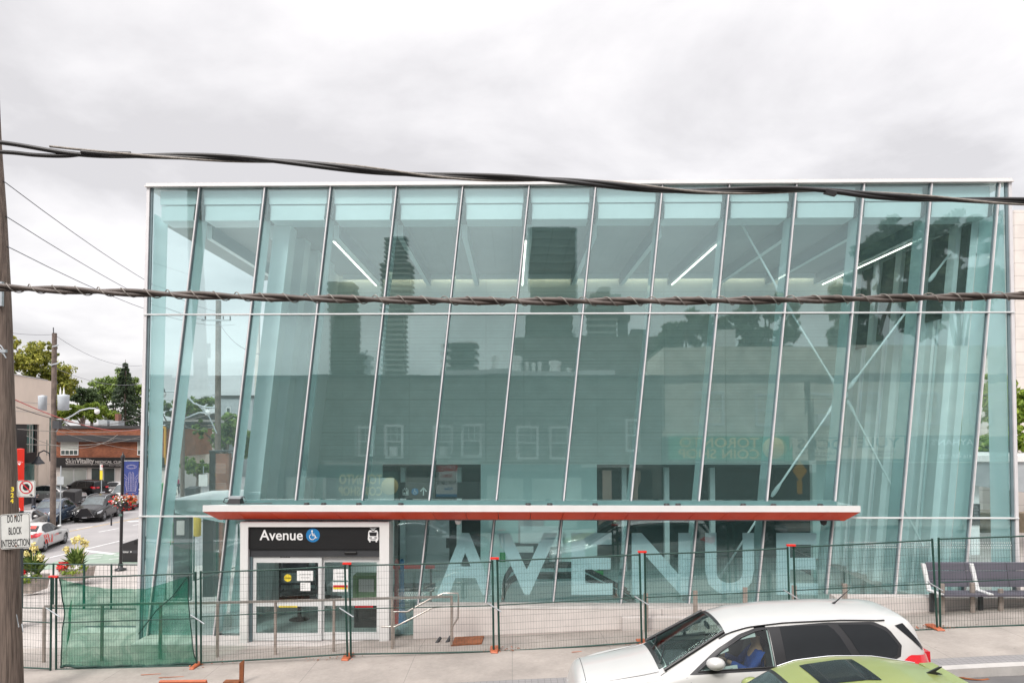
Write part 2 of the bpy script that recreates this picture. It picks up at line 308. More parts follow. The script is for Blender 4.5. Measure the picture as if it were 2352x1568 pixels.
# ------------------------------------------------------------------ mesh building
def root_loc(o):
    v = Vector((0, 0, 0))
    while o is not None: v = v + Vector(o.location); o = o.parent
    return v
class MB:
    def __init__(s): s.v = []; s.f = []; s.sm = []
    def add(s, vs, fs, smooth=False):
        b = len(s.v); s.v += [Vector(p) for p in vs]; s.f += [tuple(b+i for i in f) for f in fs]; s.sm += [smooth]*len(fs); return s
    def hexa(s, p):    # 8 points, bottom 4 (ccw) then top 4
        return s.add(p, [(3, 2, 1, 0), (4, 5, 6, 7), (0, 1, 5, 4), (1, 2, 6, 5), (2, 3, 7, 6), (3, 0, 4, 7)])
    def box(s, x0, x1, y0, y1, z0, z1):
        return s.hexa([(x0, y0, z0), (x1, y0, z0), (x1, y1, z0), (x0, y1, z0), (x0, y0, z1), (x1, y0, z1), (x1, y1, z1), (x0, y1, z1)])
    def rbox(s, c, size, rz=0, rx=0, ry=0):
        m = Matrix.Translation(c) @ Matrix.Rotation(rz, 4, 'Z') @ Matrix.Rotation(ry, 4, 'Y') @ Matrix.Rotation(rx, 4, 'X')
        a, b, d = [q/2 for q in size]
        return s.hexa([m @ Vector(q) for q in ((-a, -b, -d), (a, -b, -d), (a, b, -d), (-a, b, -d), (-a, -b, d), (a, -b, d), (a, b, d), (-a, b, d))])
    def bar(s, p, q, w, h=None, up=None):
        p, q = Vector(p), Vector(q); h = h or w; d = (q-p).normalized()
        up = Vector(up) if up else (Vector((0, 0, 1)) if abs(d.z) < .9 else Vector((0, 1, 0)))
        a = d.cross(up).normalized()*w/2; b = a.normalized().cross(d).normalized()*h/2
        return s.hexa([p-a-b, p+a-b, q+a-b, q-a-b, p-a+b, p+a+b, q+a+b, q-a+b])
    def tube(s, pts, r, n=8, caps=True):
        pts = [Vector(p) for p in pts]; rr = r if isinstance(r, (list, tuple)) else [r]*len(pts); k = len(pts); vs = []; ref = None
        for i, p in enumerate(pts):
            d = (pts[min(i+1, k-1)]-pts[max(i-1, 0)]).normalized()
            if ref is None: ref = Vector((0, 0, 1)) if abs(d.z) < .9 else Vector((1, 0, 0))
            a = d.cross(ref)
            if a.length < 1e-4: a = d.orthogonal()
            a.normalize(); b = d.cross(a).normalized(); ref = a.cross(d)*1.0
            for j in range(n):
                t = 2*math.pi*j/n; vs.append(p+a*math.cos(t)*rr[i]+b*math.sin(t)*rr[i])
        fs = [(i*n+j, i*n+(j+1) % n, (i+1)*n+(j+1) % n, (i+1)*n+j) for i in range(k-1) for j in range(n)]
        s.add(vs, fs, True)
        if caps: s.add(vs[:n], [tuple(range(n))]); s.add(vs[-n:], [tuple(range(n))[::-1]])
        return s
    def prism(s, poly, o, ux, uy, t):     # polygon in the plane (o, ux, uy), thickness t against the normal
        o, ux, uy = Vector(o), Vector(ux), Vector(uy); nn = ux.cross(uy).normalized(); n = len(poly)
        a = [o+ux*x+uy*y for x, y in poly]; b = [p-nn*t for p in a]
        return s.add(a+b, [tuple(range(n)), tuple(range(2*n-1, n-1, -1))]+[(i, n+i, n+(i+1) % n, (i+1) % n) for i in range(n)])
    def lathe(s, prof, c=(0, 0, 0), axis='Z', n=20, smooth=True):
        c = Vector(c); vs = []
        for r, h in prof:
            for j in range(n):
                t = 2*math.pi*j/n; x, y = r*math.cos(t), r*math.sin(t)
                vs.append(c+(Vector((x, y, h)) if axis == 'Z' else Vector((x, h, y)) if axis == 'Y' else Vector((h, x, y))))
        k = len(prof)
        s.add(vs, [(i*n+j, i*n+(j+1) % n, (i+1)*n+(j+1) % n, (i+1)*n+j) for i in range(k-1) for j in range(n)], smooth)
        return s
    def ball(s, c, r, n=10, sq=(1, 1, 1)):
        c = Vector(c); vs = []; fs = []
        for i in range(n+1):
            a = math.pi*i/n
            for j in range(n*2):
                b = math.pi*j/n; vs.append(c+Vector((math.sin(a)*math.cos(b)*r*sq[0], math.sin(a)*math.sin(b)*r*sq[1], math.cos(a)*r*sq[2])))
        for i in range(n):
            for j in range(n*2): fs.append((i*2*n+j, (i+1)*2*n+j, (i+1)*2*n+(j+1) % (2*n), i*2*n+(j+1) % (2*n)))
        return s.add(vs, fs, True)
    def text(s, txt, box, o, ux, uy, t=.004, fit='both', spacing=1.0, bold=0, body=None):
        """lettering fitted into box=(a0,a1,b0,b1) of the plane (o, ux, uy); faces along +ux x uy"""
        cu = bpy.data.curves.new('t', 'FONT'); cu.body = txt; cu.resolution_u = 3; cu.align_x = 'CENTER'; cu.space_character = spacing
        if bold: cu.offset = bold
        ob = bpy.data.objects.new('t', cu); col.objects.link(ob)
        dg = bpy.context.evaluated_depsgraph_get(); me = bpy.data.meshes.new_from_object(ob.evaluated_get(dg))
        P = [v.co.copy() for v in me.vertices]; Fc = [tuple(p.vertices) for p in me.polygons]
        bd = {}
        for f in Fc:
            for i in range(len(f)):
                e = (f[i], f[(i+1) % len(f)])
                if (e[1], e[0]) in bd: del bd[(e[1], e[0])]
                else: bd[e] = 1
        bpy.data.objects.remove(ob); bpy.data.meshes.remove(me); bpy.data.curves.remove(cu)
        if not P: return s
        x0, x1 = min(p.x for p in P), max(p.x for p in P); y0, y1 = min(p.y for p in P), max(p.y for p in P)
        sx = (box[1]-box[0])/(x1-x0); sy = (box[3]-box[2])/(y1-y0)
        if fit == 'h': sx = sy
        cx = (box[0]+box[1])/2
        o, ux, uy = Vector(o), Vector(ux), Vector(uy); nn = ux.cross(uy).normalized()
        A = [o+ux*(cx+(p.x-(x0+x1)/2)*sx)+uy*(box[2]+(p.y-y0)*sy)+nn*t for p in P]; B = [a-nn*t for a in A]
        k = len(A)
        return s.add(A+B, Fc+[(e[1], e[0], e[0]+k, e[1]+k) for e in bd])
    def build(s, name, m, parent=None, label=None, bevel=0, seg=1):
        off = root_loc(parent) if parent is not None else Vector((0, 0, 0))
        me = bpy.data.meshes.new(name); base = off
        me.from_pydata([tuple(p-base) for p in s.v], [], s.f); me.materials.append(MATS[m] if isinstance(m, str) else m)
        for i, sm in enumerate(s.sm): me.polygons[i].use_smooth = sm
        me.validate(); me.update()
        o = bpy.data.objects.new(name, me); col.objects.link(o)
        if parent is not None: o.parent = parent
        if label: o['label'] = label
        if bevel:
            b = o.modifiers.new('bevel', 'BEVEL'); b.width = bevel; b.segments = seg; b.limit_method = 'ANGLE'
        return o
def tag(o, label=None, cat=None, group=None, kind=None):
    if label: o['label'] = label
    if cat: o['category'] = cat
    if group: o['group'] = group
    if kind: o['kind'] = kind
    return o
def thing(name, label, cat, loc=(0, 0, 0), rz=0, group=None):
    o = bpy.data.objects.new(name, None); col.objects.link(o); o.location = loc; o.rotation_euler = (0, 0, rz); o.empty_display_size = .1
    return tag(o, label, cat, group)
def solo(mb, name, m, label, cat, group=None, **k):     # a thing that is a single mesh, origin at its own place
    c = Vector((sum(p.x for p in mb.v)/len(mb.v), sum(p.y for p in mb.v)/len(mb.v), min(p.z for p in mb.v)))
    mb.v = [p-c for p in mb.v]; o = mb.build(name, m, **k); o.location = c; return tag(o, label, cat, group)
def children(o): return [c for c in bpy.data.objects if c.parent == o]
def copy_tree(o, parent=None):
    c = o.copy(); col.objects.link(c)
    if parent is not None: c.parent = parent
    for ch in children(o): copy_tree(ch, c)
    return c
def struct(mb, name, m): o = mb.build(name, m); o['kind'] = 'structure'; return o
EX, EZ = Vector((1, 0, 0)), Vector((0, 0, 1))
def lerp(a, b, t): return a+(b-a)*t
def sstep(a, b, x): t = max(0, min(1, (x-a)/(b-a))); return t*t*(3-2*t)
def interp(tab, x):
    if x <= tab[0][0]: return tab[0][1]
    for (a, p), (b, q) in zip(tab, tab[1:]):
        if x <= b: return p+(q-p)*(x-a)/(b-a)
    return tab[-1][1]

# ================================================================== the ground
def fenceZ(x):
    return interp([(-9, 0.0), (-6, .09), (-3.25, .22), (0, .38), (3.9, .56), (8.4, .80), (14, 1.0), (40, 1.2)], x)
def gz(x, y):                                    # pavement height
    z = fenceZ(x)
    if x < -9: z = -.03*(-9-x) if x > -30 else -.63
    near = z - .105*max(0, min(y, 16.9)-14.6)*sstep(13, 6, abs(x)*.0+x if x > 0 else 0)
    if y <= 17: return near
    left = lerp(-.22, -1.62, sstep(17.5, 31, y)) ; right = .62
    k = sstep(-7.5, 10.5, x)
    far = lerp(left, right, k)
    return lerp(near, far, sstep(17, 18.5, y))
def terrain(name, m, xs, ys, fn, extra=0.0):
    mb = MB(); nx, ny = len(xs), len(ys)
    vs = [(x, y, fn(x, y)+extra) for y in ys for x in xs]
    mb.add(vs, [(j*nx+i, j*nx+i+1, (j+1)*nx+i+1, (j+1)*nx+i) for j in range(ny-1) for i in range(nx-1)], True)
    return struct(mb, name, m)
def frange(a, b, s): n = max(1, int(round((b-a)/s))); return [a+(b-a)*i/n for i in range(n+1)]
BASEZ = -1.62
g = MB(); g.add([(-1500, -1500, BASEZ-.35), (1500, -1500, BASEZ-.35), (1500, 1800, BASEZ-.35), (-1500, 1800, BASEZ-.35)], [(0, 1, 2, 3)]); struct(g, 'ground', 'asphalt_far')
# Eglinton roadway between the camera and the fence, falling to the left
terrain('road', 'asphalt', frange(-40, 40, 2), [2.6, 5, 8, 12.32], lambda x, y: fenceZ(x)-.15 if x > -9 else gz(x, 13)-.15)
terrain('kerb', 'kerb', frange(-40, 40, 1), [12.32, 12.52], lambda x, y: gz(x, 13)+.004)
kb = MB()
for a, b in zip(frange(-40, 40, 2)[:-1], frange(-40, 40, 2)[1:]):
    kb.add([(a, 12.32, gz(a, 13)-.16), (b, 12.32, gz(b, 13)-.16), (b, 12.32, gz(b, 13)+.004), (a, 12.32, gz(a, 13)+.004)], [(0, 1, 2, 3)])
struct(kb, 'kerb_face', 'kerb')
terrain('paver_strip', 'paver', frange(-40, 40, 1), [12.52, 12.88], lambda x, y: gz(x, 13)+.002)
terrain('pavement', 'pave', frange(-40, 40, .5), frange(12.88, 17, .5), gz)
terrain('plaza', 'plaza_concrete', frange(-40, -5.0, .7), frange(17, 34.2, .6), gz)
terrain('east_plaza', 'plaza_concrete', frange(9.5, 60, 1.5), frange(17, 60, 1.5), gz)
terrain('near_pavement', 'pave', frange(-40, 40, 2), [-.6, 1, 2.6], lambda x, y: gz(x, 13)+.0)
# cross street to the left, lying lower
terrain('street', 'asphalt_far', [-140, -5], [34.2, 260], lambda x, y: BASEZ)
def strip(name, m, a, b, w, z=BASEZ, dz=.006):
    a, b = Vector(a), Vector(b); d = (b-a).normalized(); n = Vector((-d.y, d.x))*w/2; mb = MB()
    mb.add([(a.x-n.x, a.y-n.y, z+dz), (b.x-n.x, b.y-n.y, z+dz), (b.x+n.x, b.y+n.y, z+dz), (a.x+n.x, a.y+n.y, z+dz)], [(0, 1, 2, 3)] if n.cross(d) < 0 else [(3, 2, 1, 0)])
    return mb
def gp(px, py, z=BASEZ):
    r = ray(px, py); t = (z-CAMH)/r.z; return (r.x*t, r.y*t)
for nm, m, a, b, w in [('lane_line', 'road_paint', (60, 1293), (285, 1239.5), .16), ('lane_line', 'road_paint', (227, 1221), (272, 1213), .16),
                       ('lane_line', 'road_paint', (160, 1239), (185, 1234), .16), ('lane_line', 'road_paint', (305, 1206), (325, 1202.5), .16),
                       ('centre_line', 'road_yellow', (150, 1221.5), (322, 1188.5), .12), ('lane_line', 'road_paint', (175, 1215), (212, 1208), .14),
                       ('stop_line', 'road_paint', (186, 1263), (262, 1272), .35)]:
    struct(strip(nm, m, gp(*a), gp(*b), w), nm, m)
bl = MB(); q = [gp(75, 1312), gp(205, 1293.6), gp(330, 1293.6), gp(330, 1266), gp(230, 1269), gp(130, 1288)]
bl.add([(x, y, (BASEZ+.004)) for x, y in q], [tuple(range(len(q)))]); struct(bl, 'bicycle_lane', 'bike_green')
for a, b in [((205, 1282), (232, 1280)), ((250, 1284), (285, 1281)), ((262, 1275), (300, 1272)), ((215, 1276), (236, 1274))]:
    struct(strip('m', 'road_paint', gp(*a), gp(*b), .12, dz=.01), 'lane_marking', 'road_paint')
# turn arrow on the far lane
ar = MB(); ar.add([(*gp(288, 1196.5), BASEZ+.01), (*gp(325, 1194.5), BASEZ+.01), (*gp(325, 1196.5), BASEZ+.01), (*gp(300, 1199), BASEZ+.01)], [(0, 3, 2, 1)]); struct(ar, 'lane_arrow', 'road_paint')
# paving joint lines running to the building and tree-pit edges are in the material; a few diagonal joints are cut separately
for i, (a, b) in enumerate([((1003, 1568), (1046, 1514)), ((1178, 1568), (1186, 1503)), ((1385, 1497), (1398, 1561)), ((865, 1568), (905, 1522)), ((512, 1556), (565, 1526)), ((2120, 1450), (2270, 1503))]):
    A, B_ = [Vector(gp(*p, z=gz(XX(p[0], 13.4), 13.4))) for p in (a, b)]
    mb = MB(); d = (B_-A).normalized(); n = Vector((-d.y, d.x))*.0045; pts = []
    for t in frange(0, 2.4, .1):
        c = A+(B_-A)*t
        if c.y > 16.1: break; pts += [(c.x-n.x, c.y-n.y, gz(c.x, c.y)+.006), (c.x+n.x, c.y+n.y, gz(c.x, c.y)+.006)]
    k = len(pts)//2; mb.add(pts, [(2*j, 2*j+1, 2*j+3, 2*j+2) for j in range(k-1)]); struct(mb, 'paving_joint', 'charcoal')
# bright spray marks on the pavement
for px, py, w in [(395, 1553, .5), (345, 1545, .35), (1325, 1538, .2)]:
    x, y = gp(px, py, z=.1); mb = strip('m', 'orange_plastic', (x-w/2, y), (x+w/2, y+.06), .03, z=gz(x, y)); struct(mb, 'spray_mark', 'orange_plastic')

# stairs going down from the corner plaza
st = MB(); 
for i in range(8):
    y0 = 17.9+i*.62; z = -.22-.155*i
    st.box(-10.6, -6.9, y0, y0+.62, z-1.0, z+.02)
o = solo(st, 'plaza_steps', 'concrete_white', 'pale concrete steps going down behind the green mesh, left of the glass corner', 'steps')
ns = MB()
for i in range(8):
    y0 = 17.9+i*.62; z = -.22-.155*i; ns.box(-10.58, -6.92, y0+.50, y0+.60, z+.018, z+.028)
off = Vector(o.location); ns.build('tread_strip', 'bench_grey', o)

# ================================================================== the glass station
ZT = 10.28; KL = .104; U0 = -7.22; DU = 1.5226
def ux_(u, z): return u-KL*(ZT-z)
def B(u, d, z): x = ux_(u, z); return Vector((x, FY(x, z)+d, z))
def um(i): return U0+DU*(i-1)
def xl(z): return -8.41-.009*(ZT-z)
def xr(z): return 11.28
def P_(x, d, z): return Vector((x, FY(x, z)+d, z))
def edge(i, z): return xl(z) if i == 0 else xr(z) if i == 14 else ux_(um(i), z)
ST = thing('glass_station', 'tall leaning glass transit station with white roof edge and red canopy behind the green fence', 'station', (0, 16.9, 0))
def sbox(mb, u0, u1, d0, d1, z0, z1):
    return mb.hexa([B(u0, d0, z0), B(u1, d0, z0), B(u1, d1, z0), B(u0, d1, z0), B(u0, d0, z1), B(u1, d0, z1), B(u1, d1, z1), B(u0, d1, z1)])
def xbox(mb, x0, x1, d0, d1, z0, z1):
    return mb.hexa([P_(x0, d0, z0), P_(x1, d0, z0), P_(x1, d1, z0), P_(x0, d1, z0), P_(x0, d0, z1), P_(x1, d0, z1), P_(x1, d1, z1), P_(x0, d1, z1)])
def zbase(i):
    if i <= 1: return -.12
    if i in (2, 3, 4): return .02
    return .74 if i <= 10 else 1.02 if i <= 12 else .95
DOORX0, DOORX1 = -5.97, -2.70
T1, T2, CAN0, CAN1 = 7.33, 2.715, 2.66, 3.05
rp = random.Random(3)
def pane(i, z0, z1):
    e = .02; x00, x10, x01, x11 = edge(i, z0)+e, edge(i+1, z0)-e, edge(i, z1)+e, edge(i+1, z1)-e
    if x10-x00 < .06: x10 = x00+.06
    t = [rp.uniform(-.004, .004) for _ in range(4)]
    mb = MB(); lo = [P_(x00, t[0], z0), P_(x10, t[1], z0)]; hi = [P_(x01, t[2], z1), P_(x11, t[3], z1)]
    w = Vector((0, .024, 0)); mb.hexa([lo[0], lo[1], lo[1]+w, lo[0]+w, hi[0], hi[1], hi[1]+w, hi[0]+w])
    mb.build('glass_pane', 'glass_front', ST)
for i in range(14):
    pane(i, T1+.02, ZT-.01)
    zb = zbase(i)
    if i <= 1 or i >= 11: pane(i, T2+.02, T1-.02); 
    else: pane(i, CAN1+.02, T1-.02)
    if i == 2:                                 # the narrow light left of the entrance
        mb = MB(); xbox(mb, ux_(um(2), 1.2)+.05, DOORX0-.01, 0, .024, .02, CAN0-.02); mb.build('glass_pane', 'glass_front', ST)
    elif i == 3: continue
    elif i == 4:
        mb = MB(); a, b = DOORX1+.01, 0
        mb.hexa([P_(a, 0, .02), P_(edge(5, .02)-.02, 0, .02), P_(edge(5, .02)-.02, .024, .02), P_(a, .024, .02), P_(a, 0, CAN0-.02), P_(edge(5, CAN0)-.02, 0, CAN0-.02), P_(edge(5, CAN0)-.02, .024, CAN0-.02), P_(a, .024, CAN0-.02)])
        mb.build('glass_pane', 'glass_front', ST)
    else: pane(i, zb, (T2 if (i <= 1 or i >= 11) else CAN0)-.02)
for i in range(1, 14):
    zb = zbase(i) if i != 4 and i != 3 else CAN1
    if i in (2,): zb = .02
    if i == 4 or i == 3: pass
    u_ = um(i); hw = .013
    mb = MB(); sbox(mb, u_-hw, u_+hw, -.075, .03, zb, ZT)
    m_o = mb.build('mullion', 'alu', ST)
    gk = MB(); sbox(gk, u_-.033, u_-hw, -.03, .026, zb, ZT); sbox(gk, u_+hw, u_+.033, -.03, .026, zb, ZT); gk.build('gasket', 'gasket', m_o)
    fn = MB(); sbox(fn, u_-.014, u_+.014, .035, .56, zb, ZT-.65); fn.build('glass_fin', 'glass_fin', ST)
# corner posts
for fx, s in ((xl, 1), (xr, -1)):
    zb = -.12 if s == 1 else .95
    mb = MB(); a0, a1 = fx(zb), fx(ZT)
    mb.hexa([P_(a0-.035, -.06, zb), P_(a0+.035, -.06, zb), P_(a0+.035, .03, zb), P_(a0-.035, .03, zb), P_(a1-.035, -.06, ZT), P_(a1+.035, -.06, ZT), P_(a1+.035, .03, ZT), P_(a1-.035, .03, ZT)])
    p = mb.build('corner_post', 'alu', ST)
    gk = MB(); g0, g1 = (.035, .09) if s == 1 else (-.09, -.035)
    gk.hexa([P_(a0+g0, -.02, zb), P_(a0+g1, -.02, zb), P_(a0+g1, .026, zb), P_(a0+g0, .026, zb), P_(a1+g0, -.02, ZT), P_(a1+g1, -.02, ZT), P_(a1+g1, .026, ZT), P_(a1+g0, .026, ZT)])
    gk.build('gasket', 'gasket', p)
    fn = MB(); sgn = .10*s; w = .03*s
    lo = sorted((a0+sgn, a0+sgn+w)); hi = sorted((a1+sgn, a1+sgn+w))
    fn.hexa([P_(lo[0], .035, zb), P_(lo[1], .035, zb), P_(lo[1], .66, zb), P_(lo[0], .66, zb), P_(hi[0], .035, ZT-.6), P_(hi[1], .035, ZT-.6), P_(hi[1], .66, ZT-.6), P_(hi[0], .66, ZT-.6)])
    fn.build('glass_fin', 'glass_fin', ST)
# transoms
for z, a, b in ((T1, 0, 14), (T2, 0, 2), (T2, 11, 14)):
    mb = MB(); xbox(mb, edge(a, z)-.03, edge(b, z)+.03, -.085, .028, z-.014, z+.014); mb.build('transom', 'alu_white', ST)
# roof: slab, soffit boards, coping, fascia behind the glass
mb = MB(); mb.hexa([P_(-8.38, .75, 9.60), P_(11.2, .75, 9.60), P_(11.2, 7.4, 9.60), P_(-8.38, 7.4, 9.60), P_(-8.38, .75, 10.26), P_(11.2, .75, 10.26), P_(11.2, 7.4, 10.26), P_(-8.38, 7.4, 10.26)])
mb.build('roof', 'soffit_boards', ST)
mb = MB(); xbox(mb, -8.47, 11.33, -.12, .75, ZT+.0, ZT+.03); xbox(mb, -8.44, 11.30, -.10, -.06, ZT+.03, ZT+.085); xbox(mb, -8.44, 11.30, -.06, 7.4, ZT+.03, ZT+.05); mb.build('roof_coping', 'coping', ST)
for i in range(14):
    a, b = max(edge(i, 9.9)+.09, -8.2), min(edge(i+1, 9.9)-.09, 11.1)
    if b-a < .1: continue
    mb = MB(); xbox(mb, a, b, .10, .16, 9.92, 10.24); xbox(mb, a+.02, b-.02, .13, .74, 9.55, 9.90)
    mb.build('fascia_panel', 'panel_white', ST)
for i in range(1, 14):
    mb = MB(); sbox(mb, um(i)-.10, um(i)-.05, .05, .2, 9.55, 9.92); sbox(mb, um(i)+.05, um(i)+.10, .05, .2, 9.55, 9.92); mb.build('glass_clamp', 'charcoal', ST)
# roof beams and the linear lamps beside every third one
for i in range(0, 14):
    x = um(i)-.1+.02*i if i else -8.25
    mb = MB(); mb.hexa([P_(x-.07, .75, 9.28), P_(x+.07, .75, 9.28), P_(x+.07, 6.75, 9.28), P_(x-.07, 6.75, 9.28), P_(x-.07, .75, 9.6), P_(x+.07, .75, 9.6), P_(x+.07, 6.75, 9.6), P_(x-.07, 6.75, 9.6)])
    if i not in (0,):
        bm_ = mb.build('roof_beam', 'white_soffit', ST); s_ = -1 if x > 0 else 1
        mb = MB(); mb.hexa([P_(x+s_*.072-.012, .75, 9.28), P_(x+s_*.072+.012, .75, 9.28), P_(x+s_*.072+.012, 6.7, 9.28), P_(x+s_*.072-.012, 6.7, 9.28), P_(x+s_*.072-.012, .75, 9.598), P_(x+s_*.072+.012, .75, 9.598), P_(x+s_*.072+.012, 6.7, 9.598), P_(x+s_*.072-.012, 6.7, 9.598)]); mb.build('dark_edge', 'gasket', bm_)  # solid dark strip along one side of the beam
for x in (-4.34, .33, 5.07, 9.82):
    mb = MB(); xbox(mb, x-.016, x+.016, .95, 6.6, 9.24, 9.26); lm = mb.build('linear_lamp', 'led', ST)
    mb = MB(); xbox(mb, x-.045, x+.045, .93, 6.62, 9.262, 9.34); mb.build('lamp_housing', 'alu', lm)
# back wall
BW = 6.78
mb = MB(); xbox(mb, -6.6, 11.0, BW, BW+.25, 3.56, 9.6); mb.build('back_wall', 'back_clad', ST)
mb = MB(); xbox(mb, -5.4, 10.6, BW-.16, BW-.08, 9.56, 9.595); mb.build('cove_lamp', 'led_warm', ST)
mb = MB(); xbox(mb, -5.4, 10.6, BW-.26, BW-.22, 9.44, 9.598); mb.build('cove_lip', 'white_soffit', ST)
for a, b in ((-6.9, -4.16), (-1.0, 2.70), (9.5, 10.9)): mb = MB(); xbox(mb, a, b, BW+.01, BW+.2, .02, 3.56); mb.build('lower_wall', 'wall_teal', ST)
mb = MB(); xbox(mb, -6.9, 10.9, BW+3.5, BW+3.7, .02, 3.6); xbox(mb, -4.6, 10.5, BW+.26, BW+3.5, 3.45, 3.55)
for x in (-4.4, -.9, 2.6, 9.6): xbox(mb, x-.06, x+.06, BW+.21, BW+3.5, .02, 3.45)
mb.build('inner_room', 'dark_room', ST)
mb = MB(); xbox(mb, -6.7, 10.9, .03, BW+3.7, -.4, .02); mb.build('station_floor', 'floor_in', ST)
for a, b, c, d in ((-3.75, -2.1, BW+1.2, BW+1.25), (.2, 1.0, BW-.06, BW-.01)): mb = MB(); xbox(mb, a, b, c, d, .02, 2.17); mb.build('lift_door', 'alu', ST)
for x in (-3.62, -1.75, 3.7, 5.1, 6.6): 
    mb = MB(); xbox(mb, x-.08, x+.08, BW+.9, BW+1.1, .02, 3.45); mb.build('column', 'panel_white', ST)
# left and right end walls of the hall: leaning panels, pilasters, high windows
mb = MB(); sbox(mb, -5.62, -5.50, .62, BW, 0, 9.6); mb.build('end_wall', 'panel_white', ST)
for k, d in enumerate((.62, 1.9, 3.2, 4.5)):
    mb = MB(); sbox(mb, -5.499, -5.22, d, d+.5, .02, 9.58); mb.build('pilaster', 'panel_white', ST)
    if k: mb = MB(); sbox(mb, -5.499, -5.48, d-.62, d-.1, 7.7, 9.1); mb.build('high_window', 'glass_dark', ST)
for k in range(5):
    d = .55+1.25*k
    mb = MB(); sbox(mb, 10.86, 11.02, d, d+.98, .02, 9.58); mb.build('end_wall_panel', 'panel_white', ST)
    mb = MB(); sbox(mb, 10.93, 10.95, d+.98, d+1.25, .02, 9.58); mb.build('slit_window', 'glass_back', ST)
    mb = MB(); sbox(mb, 10.70, 10.859, d+.30, d+.62, .02, 9.58); mb.build('pilaster', 'panel_white', ST)
    mb = MB(); sbox(mb, 10.80, 10.85, d-.62 if k else d, d+.29, 7.5-.10*k, 9.5); mb.build('high_window', 'escal_black', ST)
# left wing: the low canopy that wraps the corner, and its far post
mb = MB(); mb.hexa([(-8.0, 17.6, 2.78), (-6.4, 17.25, 2.70), (-6.4, 20.4, 2.70), (-8.0, 20.0, 2.78), (-8.15, 17.55, 3.02), (-6.4, 17.2, 3.06), (-6.4, 20.5, 3.06), (-8.15, 20.1, 3.02)])
mb.build('side_canopy', 'white_paint', ST)
mb = MB(); mb.hexa([(-8.05, 17.7, 2.70), (-6.5, 17.4, 2.45), (-6.5, 20.3, 2.45), (-8.05, 20.0, 2.70), (-8.05, 17.7, 2.775), (-6.5, 17.4, 2.695), (-6.5, 20.3, 2.695), (-8.05, 20.0, 2.775)])
mb.build('side_canopy_soffit', 'panel_white', ST)
mb = MB(); mb.box(-8.32, -8.2, 23.9, 24.05, -.9, 9.6); mb.build('wing_post', 'stone_white', ST)
# front canopy
cz = CAN1
def cpt(px, D, z): return Vector((XX(px, D), D, z))
cl, cr = XX(467, 16.05), XX(1975, 15.95)
YL, YR = 16.05, 15.95
zt0, zt1 = 3.052, 2.92
mb = MB(); mb.hexa([(cl, YL, zt1), (cr, YR, zt1), (cr, YR+.06, zt1), (cl, YL+.06, zt1), (cl, YL, zt0), (cr, YR, zt0), (cr, YR+.06, zt0), (cl, YL+.06, zt0)])
fl, frx = edge(2, 3.1)-.12, edge(11, 3.1)+.12
mb.hexa([(cl+.02, YL+.06, zt0-.05), (cr-.02, YR+.06, zt0-.05), (frx+.3, FY(frx, 3)-.1, zt0-.12), (fl, FY(fl, 3)-.1, zt0-.12), (cl+.02, YL+.06, zt0-.005), (cr-.02, YR+.06, zt0-.005), (frx+.3, FY(frx, 3)-.1, zt0-.065), (fl, FY(fl, 3)-.1, zt0-.065)])
can = mb.build('canopy', 'white_paint', ST)
n = 20; so = MB(); zl_ = 2.695; g_ = .012
bl_, br_ = XX(505, 16.45), XX(1937, 16.25)
for k in range(n):
    t0, t1 = k/n, (k+1)/n
    A0, A1 = Vector((lerp(cl, cr, t0), lerp(YL, YR, t0)+.01, zt1-.003)), Vector((lerp(cl, cr, t1), lerp(YL, YR, t1)+.01, zt1-.003))
    C0, C1 = Vector((lerp(bl_, br_, t0), lerp(16.45, 16.25, t0), zl_)), Vector((lerp(bl_, br_, t1), lerp(16.45, 16.25, t1), zl_))
    if k: A0 += Vector((g_, 0, 0)); C0 += Vector((g_, 0, 0))
    so.add([A0, A1, C1, C0, A0+EZ*.03+Vector((0, .1, 0)), A1+EZ*.03+Vector((0, .1, 0)), C1+EZ*.12+Vector((0, .1, 0)), C0+EZ*.12+Vector((0, .1, 0))],
           [(0, 3, 2, 1), (4, 5, 6, 7), (0, 1, 5, 4), (3, 7, 6, 2), (0, 4, 7, 3), (1, 2, 6, 5)])
so.build('canopy_soffit', 'orange_panel', can)
mb = MB(); mb.hexa([(bl_+.1, 16.42, 2.7), (br_-.1, 16.22, 2.7), (br_-.1, 16.6, 2.7), (bl_+.1, 16.8, 2.7), (bl_+.1, 16.42, 2.9), (br_-.1, 16.22, 2.9), (br_-.1, 16.6, 2.9), (bl_+.1, 16.8, 2.9)]); mb.build('canopy_core', 'gasket', can)
mb = MB(); xbox(mb, edge(2, 3.1), edge(11, 3.1), -.13, .03, 2.96, 3.085); mb.build('glazing_sill', 'sill_teal', ST)
for k, px in enumerate((706, 745, 826, 922, 1213, 1262, 1365, 1527, 1553, 1700, 1768, 1873)):
    x = XX(px, 16.3); mb = MB(); mb.lathe([(0, .03), (.055, .03), (.065, 0), (.065, -.012)], (x, 16.2-.0179*x, zt0+.004), n=10); mb.build('roof_drain', 'escal_black', can)
# entrance portal
PX0, PX1 = -5.97, -2.70; PY = 16.30
pt = MB(); pt.box(PX0, PX0+.17, PY, PY+.6, 0.0, 2.66); pt.box(PX1-.21, PX1, PY, PY+.6, 0.03, 2.66); pt.box(PX0+.17, PX1-.21, PY, PY+.6, 2.555, 2.66)
portal = pt.build('entrance_portal', 'white_paint', ST)
dx0, dx1 = PX0+.20, PX1-.21
mb = MB(); mb.box(dx0-.03, dx1, PY+.06, PY+.16, 2.06, 2.555); sgn = mb.build('station_sign', 'black_panel', portal)
fr = (Vector((0, PY+.059, 0)), EX, EZ)
